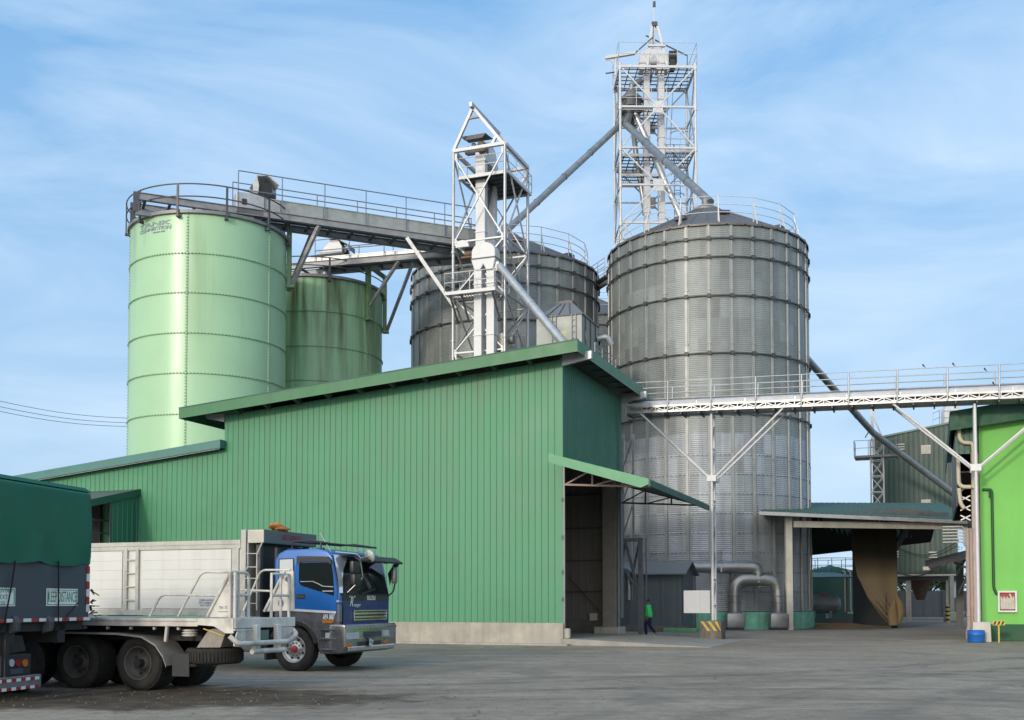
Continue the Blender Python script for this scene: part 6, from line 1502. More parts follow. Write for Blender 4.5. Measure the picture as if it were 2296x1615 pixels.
m = MB(); m.box(S(812,775).x, S(868,775).x, -.03, -.02, S(830,785).z, S(830,775).z); m.build('handle_bar', STEEL_D, dr_)
sidepoly([(640,440),(765,432),(770,690),(640,690)], -.012, .006, 'rear_side_window', pm('bright_pane', (.55,.57,.56), .1, var=.05, rvar=.02), LB)
m = MB()
for z0_, z1_ in ((436, 690),): m.path([(S(x,y).x, -.012, S(x,y).z) for x, y in ((636,690),(640,436),(768,430),(772,690))], .014, 6)
m.build('rear_window_trim', BLACKP, LB)
m = MB(); zz_ = S(1085, 728).z; xx_ = S(1085, 728).x; m.box(xx_-.14, xx_+.14, -.021, -.0185, zz_-.012, zz_+.012); m.build('window_sticker', STEEL_L, dr_)
# front: white corner deflector, windscreen, panel, grille, bumper
def ws(y, t, off=.012):                                  # point on the slanted windscreen, t up
    return V((xf+.03 + (-.20)*t + off, y, zws0 + (ztp_-.02 - zws0)*t))
m = MB(); m.add([ws(.06,.0), ws(CW-.08,.0), ws(CW-.12,.93), ws(.10,.93)], [(0,1,2,3)]); m.build('windscreen', GLASS, LB)
m = MB()
m.prism([(xf-.13, -.006, ztp_-.0), (xf+.0, -.006, zws0+.35), (xf+.025, -.006, zws0+.05), (xf+.05, .10, zws0+.05), (xf+.03, .13, zws0+.40), (xf-.02, .24, zws0+.60), (xf-.10, .55, ztp_-.06), (xf-.16, .55, ztp_+.02), (xf-.2, .0, ztp_+.02)], (.014, -.012, .004)); m.build('corner_panel', pm('bright_corner', (.80,.80,.78), .15, .6, var=.03, rvar=.03), LB)
m = MB(); zf0 = Fp(1300, 890, xf).z
m.prism([(xf+.012, .07, zws0+.02), (xf+.012, CW-.06, zws0+.02), (xf+.012, CW-.06, zfl-.0), (xf+.012, .18, zfl-.0), (xf+.012, .18, zf0)], (.022, 0, 0)); fp_ = m.build('front_panel', BLUE_D, LB, bevel=.01, seg=1)
m = MB(); m.box(xf+.035, xf+.040, .16, CW-.1, zws0-.12, zws0+.03); m.build('wiper_panel', BLACKP, LB)
for y0_, y1_ in ((.35, .95), (1.0, 1.7)): one_bar('wiper', ws(y0_, .05, .03), ws(y1_, .18, .03), .03, BLACKP, LB)
m = MB(); m.box(xf-.04, xf+.02, -.02, .16, zfl+.05, zf0+.12); m.build('corner_fairing', STEEL, LB, bevel=.03, seg=1)
m = MB(); m.box(xf-.05, xf+.025, -.03, .17, zf0+.14, zf0+.20); m.build('corner_step', ALU, LB, bevel=.02, seg=1)
gy0, gz0 = Fp(1308, 1005, xf+.035).y, Fp(1308, 1000, xf+.035).z; gy1, gz1 = Fp(1612, 900, xf+.035).y, Fp(1450, 900, xf+.035).z
m = MB(); t_ = .035; X_ = xf+.035
m.box(X_, X_+.05, gy0, gy1, gz1-t_, gz1); m.box(X_, X_+.05, gy0, gy1, gz0, gz0+t_); m.box(X_, X_+.05, gy0, gy0+t_, gz0+t_, gz1-t_); m.box(X_, X_+.05, gy1-t_, gy1, gz0+t_, gz1-t_)
for k in (1, 2): m.box(X_, X_+.04, gy0+t_, gy1-t_, gz0+(gz1-gz0)*k/3-.025, gz0+(gz1-gz0)*k/3+.025)
gr_ = m.build('grille', CHROME, LB, bevel=.006, seg=1)
m = MB(); m.box(X_, X_+.008, gy0+.02, gy1-.02, gz0+.02, gz1-.02); m.build('grille_mesh', BLACKP, gr_)
e_ = Fp(1480, 793, xf+.045)
text('emblem', 'ISUZU', .15, TAPE_W, LB, basis(V((xf+.046, e_.y, e_.z)), (0,1,0), (0,0,1)), ext=.006, sx=1.0)
e_ = Fp(1300, 832, xf+.045)
text('emblem', 'R', .30, TAPE_W, LB, basis(V((xf+.042, e_.y, e_.z)), (0,1,0), (0,0,1)), ext=.002, sx=.9, shear=.3)
e_ = Fp(1355, 855, xf+.045); text('emblem', 'anger', .12, TAPE_W, LB, basis(V((xf+.042, e_.y, e_.z)), (0,1,0), (0,0,1)), ext=.002, sx=1.2)
e_ = Fp(1310, 780, xf+.045); text('emblem', 'Giga-R', .07, TAPE_W, LB, basis(V((xf+.042, e_.y, e_.z)), (0,1,0), (0,0,1)), ext=.002, sx=1.5)
bx = xf + .20; bz0, bz1 = Fp(1200, 1300, bx).z, zfl + .02
m = MB(); m.prism([(xf-.22, -.03, bz0+.1), (xf-.22, -.03, bz1), (bx-.02, -.03, bz1), (bx, -.03, bz1-.06), (bx, -.03, bz0+.14), (bx-.06, -.03, bz0), (xf-.12, -.03, bz0)], (0, CW+.06, 0)); bp = m.build('bumper', CHROME_D, LB, bevel=.04, seg=2)
m = MB(); m.box(bx-.02, bx+.012, -.02, CW+.02, bz1-.10, bz1-.06); m.box(bx-.02, bx+.008, .0, CW, bz0+.30, bz0+.33); m.build('bumper_trim', CHROME, bp)
m = MB(); m.prism([(bx-.06, .08, bz0+.02), (bx+.02, .08, bz0+.03), (bx+.02, .08, bz0+.12), (bx-.02, .08, bz0+.16)], (0, CW-.16, 0)); m.build('valance', CHROME, bp, bevel=.01, seg=1)
def fbox(zx0, zy0, zx1, zy1, dx, name, mat, parent, th=.02):
    a_ = Fp(zx0, (zy0+zy1)/2, bx); b_ = Fp(zx1, (zy0+zy1)/2, bx); zt_ = Fp((zx0+zx1)/2, zy0, bx).z; zb_ = Fp((zx0+zx1)/2, zy1, bx).z
    m = MB(); m.box(bx+dx-th, bx+dx, a_.y, b_.y, zb_, zt_); return m.build(name, mat, parent, bevel=.006, seg=1)
for s_ in ((1258, 1108, 1368, 1168), (1590, 1085, 1640, 1138)):
    fbox(s_[0]-8, s_[1]-6, s_[2]+8, s_[3]+6, .006, 'headlight_rim', CHROME, bp); fbox(*s_, .012, 'headlight', LENS, bp, .01)
fbox(1408, 1093, 1572, 1160, .008, 'air_intake', BLACKP, bp)
for k in range(4): fbox(1412, 1098 + k*15, 1568, 1103 + k*15, .018, 'intake_bar', CHROME_D, bp, .012)
fbox(1235, 1210, 1305, 1238, .010, 'indicator', AMBER, bp); fbox(1592, 1180, 1630, 1205, .010, 'indicator', AMBER, bp)
fbox(1355, 1185, 1570, 1242, .006, 'lower_intake', BLACKP, bp)
m = MB(); p_ = Fp(1478, 1206, bx); M_ = Matrix.Translation((bx+.02, p_.y, p_.z)) @ Matrix.Rotation(R(-12), 4, 'X') @ Matrix.Rotation(R(12), 4, 'Z')
m.box(0, .008, -.20, .20, -.085, .085); m.v = [M_ @ p for p in m.v]; m.build('number_plate', BOARD, LB)
text('plate_text', 'APA 5867', .10, INK_GREEN, LB, M_ @ basis(V((.010, 0, .01)), (0,1,0), (0,0,1)), ext=.001, sx=.75)
# roof rack, visor, mirrors, aerial
rk = [(S(740,290).x, zroof+.16), (S(1370,330).x, zroof+.08)]
m = MB(); m.path([(rk[0][0]-.02, .1, zroof), (rk[0][0], .1, zroof+.17), (rk[0][0]+.5, .12, zroof+.19), (xf-.25, .1, zroof+.10), (xf-.2, CW-.3, zroof+.10), (rk[0][0]+.4, CW-.2, zroof+.2), (rk[0][0], CW-.2, zroof+.18), (rk[0][0], .1, zroof+.17)], .022, 8)
m.path([(S(1000,300).x, .08, zroof-.02), (S(1000,300).x, .1, zroof+.15)], .025, 8)
for k in range(6): m.path([(rk[0][0], .3+k*.3, zroof+.18), (xf-.22, .3+k*.3, zroof+.11)], .012, 6)
m.build('roof_rack', BLACKP, LB)
for x_ in (S(735,340).x, S(995,340).x): 
    m = MB(); m.box(x_-.09, x_+.09, .04, .14, zroof-.05, zroof+.01); m.build('rack_foot', BLUE_D, LB)
m = MB(); m.prism([(xf-.24, .30, ztp_+.03), (xf+.22, .26, ztp_+.02), (xf+.42, .3, ztp_-.10), (xf+.40, .3, ztp_-.14), (xf+.2, .3, ztp_-.02), (xf-.24, .30, ztp_+.0)], (0, CW-.36, 0)); m.prism([(xf+.36, CW-.1, ztp_-.1), (xf+.22, CW-.06, ztp_-.05), (xf-.0, CW-.06, zws0+.55), (xf+.06, CW-.06, zws0+.25), (xf+.12, CW-.06, zws0+.55), (xf+.25, CW-.06, ztp_-.22)], (0, .015, 0)); m.build('sun_visor', BLACKP, LB)
for k in range(3): m = MB(); m.box(xf+.2, xf+.3, 1.0+k*.4, 1.06+k*.4, ztp_-.14, ztp_-.03); m.build('visor_bracket', STEEL_D, LB)
mx0 = V((xf-.05, .05, ztp_+.06)); mx1 = V((xf+.45, -.05, ztp_+.04)); mx2 = V((xf+.50, -.05, zws0+.45)); mx3 = V((xf+.08, .25, zws0+.02))
mx2 = CF.px(*zz2(1400, 600), 'x', xf+.35); mx1 = CF.px(*zz2(1370, 390), 'x', xf+.35); mx3 = CF.px(*zz2(1262, 742), 'x', xf+.04); mx0 = CF.px(*zz2(1150, 370), 'y', .02)
m = MB(); m.path(arcpath([mx0, mx1, mx2], .12), .022, 8); m.path([mx2 + V((0,0,-.02)), mx3], .02, 8); m.path([mx1 + V((-.1,0,.05)), CF.px(*zz2(1400, 342), 'x', xf+.3)], .018, 6); ma = m.build('mirror_arm', CHROME, LB)
for (zx, zy, hh_) in ((1330, 508, .19), (1342, 622, .17)):
    c_ = CF.px(*zz2(zx, zy), 'x', xf+.33); m = MB(); m.box(c_.x-.05, c_.x+.05, c_.y-.16, c_.y+.16, c_.z-hh_*.72, c_.z+hh_*.72); m.build('mirror', BLACKP, ma, bevel=.035, seg=2)
c_ = CF.px(*zz2(1470, 405), 'x', xf+.4); m = MB(); m.lathe([(0, .05), (.09, .04), (.15, .0), (.152, -.02), (0, -.02)], 28, Matrix.Translation(c_) @ Matrix.Rotation(R(-68), 4, 'X') @ Matrix.Rotation(R(20), 4, 'Y')); m.build('round_mirror', LENS, ma); one_bar('round_mirror_arm', mx1 + V((0,0,-.1)), c_, .02, CHROME, ma, round=True)
c_ = CF.px(*zz2(1692, 585), 'x', xf+.30); m = MB(); m.box(c_.x-.05, c_.x+.05, c_.y-.08, c_.y+.08, c_.z-.2, c_.z+.2); m.build('mirror', CHROME_D, LB, bevel=.03, seg=2)
m = MB(); m.path(arcpath([CF.px(*zz2(1712, 470), 'x', xf+.3), CF.px(*zz2(1714, 560), 'x', xf+.3), CF.px(*zz2(1685, 735), 'x', xf+.15), CF.px(*zz2(1635, 772), 'x', xf+.03)], .1), .02, 8); m.build('mirror_arm', BLACKP, LB)
one_bar('aerial', CF.px(*zz2(1110, 365), 'y', .15), CF.px(*zz2(1012, 195), 'y', .15), .014, STEEL_L, LB, round=True)
# wheels and chassis
wheel(LB, (wx, .02, wz-.01), .51, .30, RIM_L, .07, hub=RED, flip=1)
wheel(LB, (wx+.0, CW-.02, wz-.01), .51, .30, RIM_M, .07, flip=-1)
for x_ in (-6.6, -7.95):
    wheel(LB, (x_, .02, .51), .51, .55, RIM_M, .18, flip=1); wheel(LB, (x_, CW-.02, .51), .51, .55, RIM_M, .18, flip=-1)
m = MB(); m.box(-10, xf-.2, .75, .85, .72, .98); m.box(-10, xf-.2, CW-.85, CW-.75, .72, .98); m.box(wx-.1, wx+.1, .2, CW-.2, .42, .62)
for k in range(6): m.box(-9.5+k*1.5, -9.4+k*1.5, .85, CW-.85, .75, .95)
m.build('chassis', CHASSIS, LB)
m = MB(); m.box(wx+.7, wx+.75, 1.1, 1.2, .4, .5); m.build('front_spring', BROWN_RUST, LB)
m = MB(); m.box(wx-1.6, wx-.95, .1, .6, .42, .95); m.build('fuel_tank', STEEL, LB, bevel=.08, seg=2)
m = MB(); m.box(wx-.78, wx-.72, .0, .5, .25, .95); m.build('mudflap', BLACKP, LB)
# bulkhead, headboard box, ladder behind the cab
hb = S(497, 260).x; hb0 = S(345, 260).x; hz0, hz1 = S(420, 288).z, S(420, 162).z
hy1 = Fp(980, 260, hb).y
m = MB(); m.box(hb0, hb, .0, hy1, hz0, hz1); hbx = m.build('headboard', pm('headboard_green', (.115,.145,.13), .5, .1, var=.12, grime=.3), LB, bevel=.012, seg=1)
m = MB()
for i in range(9):
    for j in range(7):
        cx_ = hb0+.03 + (hb-hb0-.06)*(i+.5*(j % 2))/9; cz_ = hz0+.03 + (hz1-hz0-.06)*j/6.5
        m.bar((cx_-.012, -.006, cz_-.012), (cx_+.012, -.006, cz_+.012), .012, .008)
m.box(hb0+.01, hb-.01, -.003, -.001, hz0+.01, hz1-.01); m.build('tread_plate', pm('tread_plate_paint', (.52,.50,.44), .45, .3, var=.1, grime=.3), hbx)
m = MB()
for k in range(5): m.box(hb+.001, hb+.008, .03, hy1-.03, hz0+.04+k*.05, hz0+.055+k*.05)
m.build('headboard_ribs', STEEL, hbx)
text('headboard_text', 'ARCHANGEL', .2, pm('faded_red', (.30,.03,.05), .6), LB, basis(V((hb+.010, hy1*.51, (hz0+hz1)/2)), (0,1,0), (0,0,1)), ext=.002, sx=.78)
ub = S(290, 400).x
m = MB(); m.box(ub-.02, ub+.12, .0, hy1, .95, hz1); m.build('bulkhead', VAN_FRAME, LB, bevel=.01, seg=1)
for y_ in (.10, hy1-.2): one_bar('bulkhead_post', (hb-.25, y_+.1, .95), (hb-.25, y_+.1, hz0), .12, STEEL_D, LB)
m = MB(); m.box(ub+.3, ub+.35, .25, hy1-.2, 1.0, hz0-.02); m.build('bulkhead_mesh', BLACKP, LB)
m = MB(); La = [S(358,290), S(358,510), S(330,545), S(330,905)]; Lb = [S(485,290), S(440,390), S(438,905)]
m.path([(p.x, -.03, p.z) for p in La], .018, 6); m.path([(p.x, -.03, p.z) for p in Lb], .018, 6)
for zy in (385, 508, 612, 735, 842): a_ = S(345 if zy < 520 else 330, zy); b_ = S(441, zy); m.path([(a_.x, -.03, a_.z), (b_.x, -.03, b_.z)], .014, 6)
m.build('ladder', VAN_FRAME, LB)
m = MB(); x_ = S(520,700).x
m.tube((x_+.05, .35, 1.0), (x_+.05, .35, hz0-.1), .07, 10); m.box(x_-.1, x_+.25, .5, 1.0, 1.2, 1.75); m.build('air_intake_stack', BLACKP, LB)
# body side: panels in a frame with a ladder recess
Bx1 = ub - .02; Bx0 = -11.0; btop = S(100, 262).z; bbot = S(100, 905).z - .12
FZ = lambda zx, zy: CF.px(*zz1(zx, zy), 'y', 0)
xl0, xl1 = FZ(778, 700).x, FZ(868, 700).x
m = MB(); m.box(Bx0, Bx1, .03, CW-.03, bbot, btop-.02); bd_ = m.build('body', WHITE_VAN, LB)
for xa_, xb_ in ((Bx0, xl0-.03), (xl1+.03, Bx1-.22)):
    n = 6; z0_ = bbot+.16; z1_ = btop-.22
    for k in range(n):
        m = MB(); m.box(xa_+.05, xb_-.05, -.003, .028, z0_ + (z1_-z0_)*k/n + .0015, z0_ + (z1_-z0_)*(k+1)/n - .0015); m.build('side_board', WHITE_VAN, bd_)
m = MB(); m.box(Bx0, Bx1, -.02, .029, btop-.10, btop+.0); m.box(Bx0, Bx1, -.012, .029, btop-.20, btop-.105); m.box(Bx0, Bx1, -.02, .029, bbot, bbot+.13)
m.box(Bx1-.22, Bx1-.05, -.018, .029, bbot+.132, btop-.202); m.build('body_frame', VAN_FRAME, bd_)
m = MB(); m.box(xl0, xl0+.09, -.03, .029, bbot+.13, btop-.15); m.box(xl1-.09, xl1, -.03, .029, bbot+.13, btop-.15)
for k in range(4): m.box(xl0+.092, xl1-.092, -.03, .0, bbot+.35+k*.33, bbot+.38+k*.33)
m.build('side_ladder', VAN_FRAME, bd_)
for k, s_ in enumerate(('CITIZEN HOTLINE', 'TEXT NUMBERS MT', 'INTO THIS NO')): 
    a_ = FZ(1290, 868 + k*16); text('side_text', s_, .065, INK_BLUE, LB, basis(V((a_.x, -.009, a_.z)), (1,0,0), (0,0,1)), ext=.001, sx=.8)
a_ = S(505, 110); bag = MB(); rn = random.Random(5)
og_ = CF.W((hb-.12, .75, hz1))
ob = thing('cloth_bundle', 'crumpled orange cloth bundle lying on the headboard above the blue cab', 'bundle', og_, A_DEG)
n = 16; vs = []
for j in range(9):
    for i in range(n):
        th = math.pi*j/8; an = 2*math.pi*i/n; k = 1 + .22*math.sin(3*an + j*1.7) + .12*rn.uniform(-1, 1)
        vs.append((math.sin(th)*math.cos(an)*.16*k, math.sin(th)*math.sin(an)*.38*k + .1, max(.004, .075 + math.cos(th)*.085*k - .045*math.sin(an))))
bag.add(vs, [(j*n+i, j*n+(i+1) % n, (j+1)*n+(i+1) % n, (j+1)*n+i) for j in range(8) for i in range(n)], smooth=True); bag.build('cloth', ORANGE, ob, weld=True)

# ---- flatbed trailer in front of it
ge = ground(308, 1549)
DFr = Frame(ge, A_DEG)                                  # origin at the foot of the second wheel, side plane y=0
FT_ = thing('flatbed_trailer', 'worn white flatbed trailer with tube guard rails, its end facing the blue cab', 'trailer', DFr.loc, A_DEG)
yd = -.12
P1z = lambda zx, zy, y=yd: DFr.px(*zz1(zx, zy), 'y', y)
P2z = lambda zx, zy, y=yd: DFr.px(*zz2(zx, zy), 'y', y)
xe = P2z(220, 1000).x; zd = P2z(218, 982).z
EP = lambda zx, zy, x=xe: DFr.px(*zz2(zx, zy), 'x', x)
DW = EP(778, 930).y
zd2 = P1z(600, 968).z
m = MB(); m.box(-9, xe-.02, yd+.02, DW-.02, zd-.06, zd); m.build('deck', BED_TOP, FT_)
zfb = P1z(900, 1028).z
m = MB(); m.box(-9, xe-.75, yd-.01, yd+.019, zfb, zd+.004); m.box(-9, xe-.75, DW-.019, DW, zfb, zd+.004); m.box(-9, xe-.75, yd-.03, yd-.011, zd-.05, zd+.0); m.build('side_rail', BED_WHITE, FT_, bevel=.006, seg=1)
zc0 = P2z(180, 1115).z
m = MB(); m.prism([(xe-.76, yd-.015, zd+.006), (xe, yd-.015, zd+.006), (xe, yd-.015, zc0), (xe-.16, yd-.015, zc0), (xe-.4, yd-.015, zc0+.12), (xe-.76, yd-.015, zc0+.14)], (0, .03, 0)); m.build('corner_plate', BED_WHITE, FT_)
m = MB(); m.box(xe-.03, xe+.02, yd+.016, DW, zc0+.08, zd+.006); m.build('end_beam', BED_WHITE, FT_, bevel=.01, seg=1)
m = MB(); m.box(-9, xe-.1, .55, .70, zd-.42, zd-.07); m.box(-9, xe-.1, DW-.8, DW-.65, zd-.42, zd-.07)
for k in range(12): m.box(-8.6+k*.85, -8.5+k*.85, .02, DW-.1, zd-.16, zd-.06)
m.box(-3.0, .9, .5, DW-.6, .42, .6); m.build('chassis', CHASSIS, FT_)
m = MB()
for k in range(9): x_ = -3.2 + k*.52; m.tube((x_, yd-.0, zfb-.04), (x_, yd+.05, zfb-.04), .028, 8)
m.build('rope_hook', STEEL_L, FT_)
wh_ = []
for x_ in (-1.41*2, -1.41, 0):
    wh_.append(wheel(FT_, (x_, 0, .495), .495, .56, RIM_M, .20, flip=1)); wheel(FT_, (x_, DW-.1, .495), .495, .56, RIM_M, .20, flip=-1)
for x_ in (-1.41*2, -1.41, 0):
    m = MB(); m.tube((x_, -.03, .5), (x_, .3, .5), .075, 12); m.build('axle_hub', CHASSIS, FT_)
# mudguard: long strip arched over the last wheel
pts = [(-4.0, zfb-.13), (-1.5, zfb-.12), (-.4, zfb-.13), (.15, zfb-.18), (.45, zfb-.32), (.62, zfb-.52), (.70, zfb-.70)]
m = MB(); vs = []
for x_, z_ in pts: vs += [(x_, -.10, z_), (x_, .55, z_), (x_, -.10, z_-.035), (x_, -.12, z_-.0)]
for i in range(len(pts)-1): b_ = 4*i; m_ = None
m.add(vs, [f for i in range(len(pts)-1) for f in ((4*i, 4*i+4, 4*i+5, 4*i+1), (4*i, 4*i+2, 4*i+6, 4*i+4))]); m.build('mudguard', BED_TOP, FT_)
a_, b_ = P1z(1062, 1200), P1z(1165, 1345)
m = MB(); m.box(a_.x, b_.x, -.06, -.04, b_.z, a_.z); m.build('mudflap', pm('grey_rubber', (.04,.042,.042), .8, var=.2), FT_)
one_bar('stay', (P1z(1040,1040).x, yd+.02, zfb), (P1z(1018,1125).x, -.05, P1z(1018,1125).z), .05, BED_WHITE, FT_)
m = MB(); c_ = P1z(1132, 1060); 
for k in range(3): m.lathe([(.11, c_.z+.03-k*.045), (.15, c_.z+.01-k*.045), (.11, c_.z-.01-k*.045)], 16, Matrix.Translation((c_.x, .12, 0)))
m.build('air_spring', BED_WHITE, FT_)
# spare wheel slung flat below the deck
c_ = P1z(1325, 1212, .35); sp = MB(); Ms = Matrix.Translation((c_.x, .42, c_.z))
sp.lathe([(.26, -.13), (.44, -.14), (.49, -.11), (.50, .1), (.46, .14), (.26, .13), (.26, -.13)], 48, Ms)
for k in range(50):
    an = 2*math.pi*k/50; d = V((math.cos(an), math.sin(an), 0)); p = Ms @ (d*.5); sp.bar(p + V((0,0,-.09)), p + V((0,0,.09)), .035, .02, up=d)
spo = sp.build('spare_wheel', TYRE, FT_)
m = MB(); m.tube(V((c_.x, .42, c_.z-.2)), V((c_.x, .42, zd-.1)), .05, 8); m.lathe([(0, c_.z-.16), (.2, c_.z-.16), (.2, c_.z-.1)], 16, Matrix.Translation((c_.x, .42, 0))); m.build('spare_carrier', BROWN_RUST, FT_)
m = MB(); m.prism([(c_.x-.15, .1, c_.z+.15), (c_.x+.1, .1, zd-.2), (c_.x+.5, .1, zd-.15), (c_.x+.35, .1, c_.z+.16)], (0, .4, 0)); m.build('hanger', BED_TOP, FT_)
# guard rails along the side
g1 = [P1z(920, 968), P1z(992, 832), P1z(1345, 838)]; g2 = [P1z(1098, 968), P1z(1245, 690), P1z(1450, 692)]
for g_ in (g1, g2):
    m = MB(); m.path(arcpath([(p.x, yd+.06, p.z) for p in g_], .12), .021, 8); m.build('guard_rail', BED_WHITE, FT_)
m = MB(); m.prism([(P1z(x, y).x, yd+.05, P1z(x, y).z) for x, y in ((1285, 972), (1415, 705), (1455, 705), (1455, 974))], (0, .03, 0)); gp = m.build('corner_guard', BED_WHITE, FT_)
m = MB(); a_ = P1z(1283, 970); b_ = P1z(1428, 695); c2_ = P1z(1455, 692); m.path([(a_.x, yd+.04, a_.z), (b_.x, yd+.04, b_.z)], .028, 8); m.path([(c2_.x, yd+.06, zd), (c2_.x, yd+.06, c2_.z)], .028, 8); m.build('guard_tube', BED_WHITE, gp)
m = MB(); a_ = P1z(1428, 756); m.disc((a_.x, yd+.046, a_.z), (0,-1,0), .05, 16); m.build('reflector', TAPE_W, gp)
a_ = P1z(1383, 915); text('guard_text', 'TH 71', .075, INK, FT_, basis(V((a_.x, yd+.047, a_.z)), (1,0,0), (0,0,1)), ext=.001, sx=.9)
m = MB(); m.box(a_.x-.1, a_.x+.1, yd+.045, yd+.049, a_.z-.07, a_.z-.062); m.build('guard_line', INK, gp)
# rails across the end
gt = EP(215, 552).z; gm = EP(300, 765).z
ya, yb = EP(222, 700).y, EP(392, 700).y
m = MB(); m.path(arcpath([(xe-.08, ya, gt), (xe-.08, yb, gt), (xe-.08, yb, zd)], .12), .028, 8); m.path([(xe-.08, ya, gm), (xe-.08, yb, gm)], .024, 8)
y_ = EP(300, 700).y; m.path([(xe-.08, y_, gt), (xe-.08, y_, zd)], .026, 8); m.path([(xe-.08, ya, gt), (xe-.08, ya, zd)], .026, 8); m.build('end_guard_rail', BED_WHITE, FT_)
y2, y3 = EP(600, 700).y, EP(760, 700).y
m = MB(); m.path([(xe-.08, y2, zd), (xe-.08, y2, gt+.0), (xe-.08, y3, gt+.0), (xe-.08, y3, zd)], .028, 8); m.path([(xe-.08, y2, gm), (xe-.08, y3, gm)], .024, 8); y_ = EP(685, 700).y; m.path([(xe-.08, y_, zd), (xe-.08, y_, gt)], .024, 8); m.build('end_guard_rail', BED_WHITE, FT_)
# far corner guard and far-side rails
yF = DW - .06
m = MB(); pf_ = lambda zx, zy: DFr.px(*zz2(zx, zy), 'y', yF)
m.prism([(pf_(x, y).x, yF, pf_(x, y).z) for x, y in ((510, 915), (690, 545), (765, 545), (772, 905))], (0, .03, 0)); g3 = m.build('corner_guard', BED_WHITE, FT_)
m = MB(); a_, b_ = pf_(505, 915), pf_(690, 545); m.path([(a_.x, yF-.02, a_.z), (b_.x, yF-.02, b_.z)], .028, 8); m.build('guard_tube', BED_WHITE, g3)
m = MB(); a_ = pf_(712, 618); m.disc((a_.x, yF-.008, a_.z), (0,-1,0), .05, 16); a_ = pf_(653, 838); m.disc((a_.x, yF-.008, a_.z), (0,-1,0), .06, 14, r2=.08); m.build('reflector', INK_BLUE, g3)
for g_ in ([(310, 905), (470, 535), (740, 535)], [(235, 715), (600, 730)]):
    m = MB(); m.path(arcpath([(pf_(x, y).x, yF, pf_(x, y).z) for x, y in g_], .12), .021, 8); m.build('guard_rail', BED_WHITE, FT_)
# lamp guards, plate and bumper bars at the end
zg0, zg1 = EP(300, 1210).z, EP(300, 1090).z
for (zx0, zx1) in ((215, 385), (625, 745)):
    y0_, y1_ = EP(zx0, 1100).y, EP(zx1, 1100).y; m = MB(); n = 11
    for k in range(n+1):
        y_ = y0_ + (y1_-y0_)*k/n; m.bar((xe+.02, y_, zg0), (xe+.02, min(y1_, y_+.10), zg1), .022)
    m.box(xe+.005, xe+.035, y0_, y1_, zg1, zg1+.03); m.box(xe+.005, xe+.035, y0_, y1_, zg0-.03, zg0); lg = m.build('lamp_guard', BED_WHITE, FT_)
    m = MB(); m.box(xe-.06, xe-.02, y0_, y1_, zg0+.03, zg1-.03); m.build('tail_lamp', BLACKP, lg)
y0_, y1_ = EP(432, 1130).y, EP(528, 1130).y; zp_ = EP(480, 1130).z
m = MB(); m.box(xe+.02, xe+.03, y0_, y1_, zp_-.09, zp_+.09); m.build('number_plate', pm('green_plate', (.10,.16,.12), .6, var=.2), FT_)
yP, yQ = EP(405, 1100).y, EP(600, 1100).y; zb2 = EP(400, 1330).z
for y_ in (yP, yQ):
    m = MB(); m.box(xe+.0, xe+.10, y_-.07, y_+.07, zb2+.05, zc0+.14); m.build('bumper_post', BED_WHITE, FT_, bevel=.015, seg=1)
zu = EP(430, 1200).z; ys0, ys1 = EP(180, 1140).y, EP(760, 1080).y
m = MB(); m.path(arcpath([(xe+.0, ys0, EP(180, 1140).z), (xe+.12, ys0+.08, EP(220, 1210).z), (xe+.14, ys0+.35, zu), (xe+.14, ys1-.35, zu), (xe+.12, ys1-.05, EP(740, 1120).z), (xe+.0, ys1, EP(752, 1080).z)], .1), .045, 10); m.build('bumper_bar', BED_WHITE, FT_)
m = MB(); zl_ = EP(430, 1275).z; m.path([(xe+.13, EP(330, 1290).y, zl_), (xe+.13, EP(628, 1240).y, zl_)], .048, 10); m.build('bumper_bar', BED_WHITE, FT_)
m = MB(); m.path([P1z(1270, 1045, yd) , P1z(1400, 1092, yd)], .012, 5); m.build('strap', YELLOW, FT_)

# ---- lorry under a green tarpaulin, cut by the left edge of the view
TD_ = 13.0
gz = ground(196, 1349 + 1.6*F/19.3)
KR = Frame((gz.x, gz.y, 0), -TD_)                       # origin under the far rear corner; y points back along the rear towards the camera is negative
TT = thing('tarpaulin_lorry', 'dark grey lorry body covered by a green tarpaulin, tail board carrying a keep-distance sign', 'lorry', KR.loc, -TD_)
Qx = lambda zx, zy, x=0.0: KR.px(*zz1(zx, zy), 'x', x)
Y0_ = Qx(0, 500).y - .25                                 # near side of the body
ztt = Qx(560, 175).z; zsl = Qx(540, 645).z; zbb = Qx(500, 1000).z
m = MB(); m.box(-6.5, 0, Y0_, 0, zbb, zsl+.25); tb_ = m.build('tail_board', SLATE, TT, bevel=.012, seg=1)
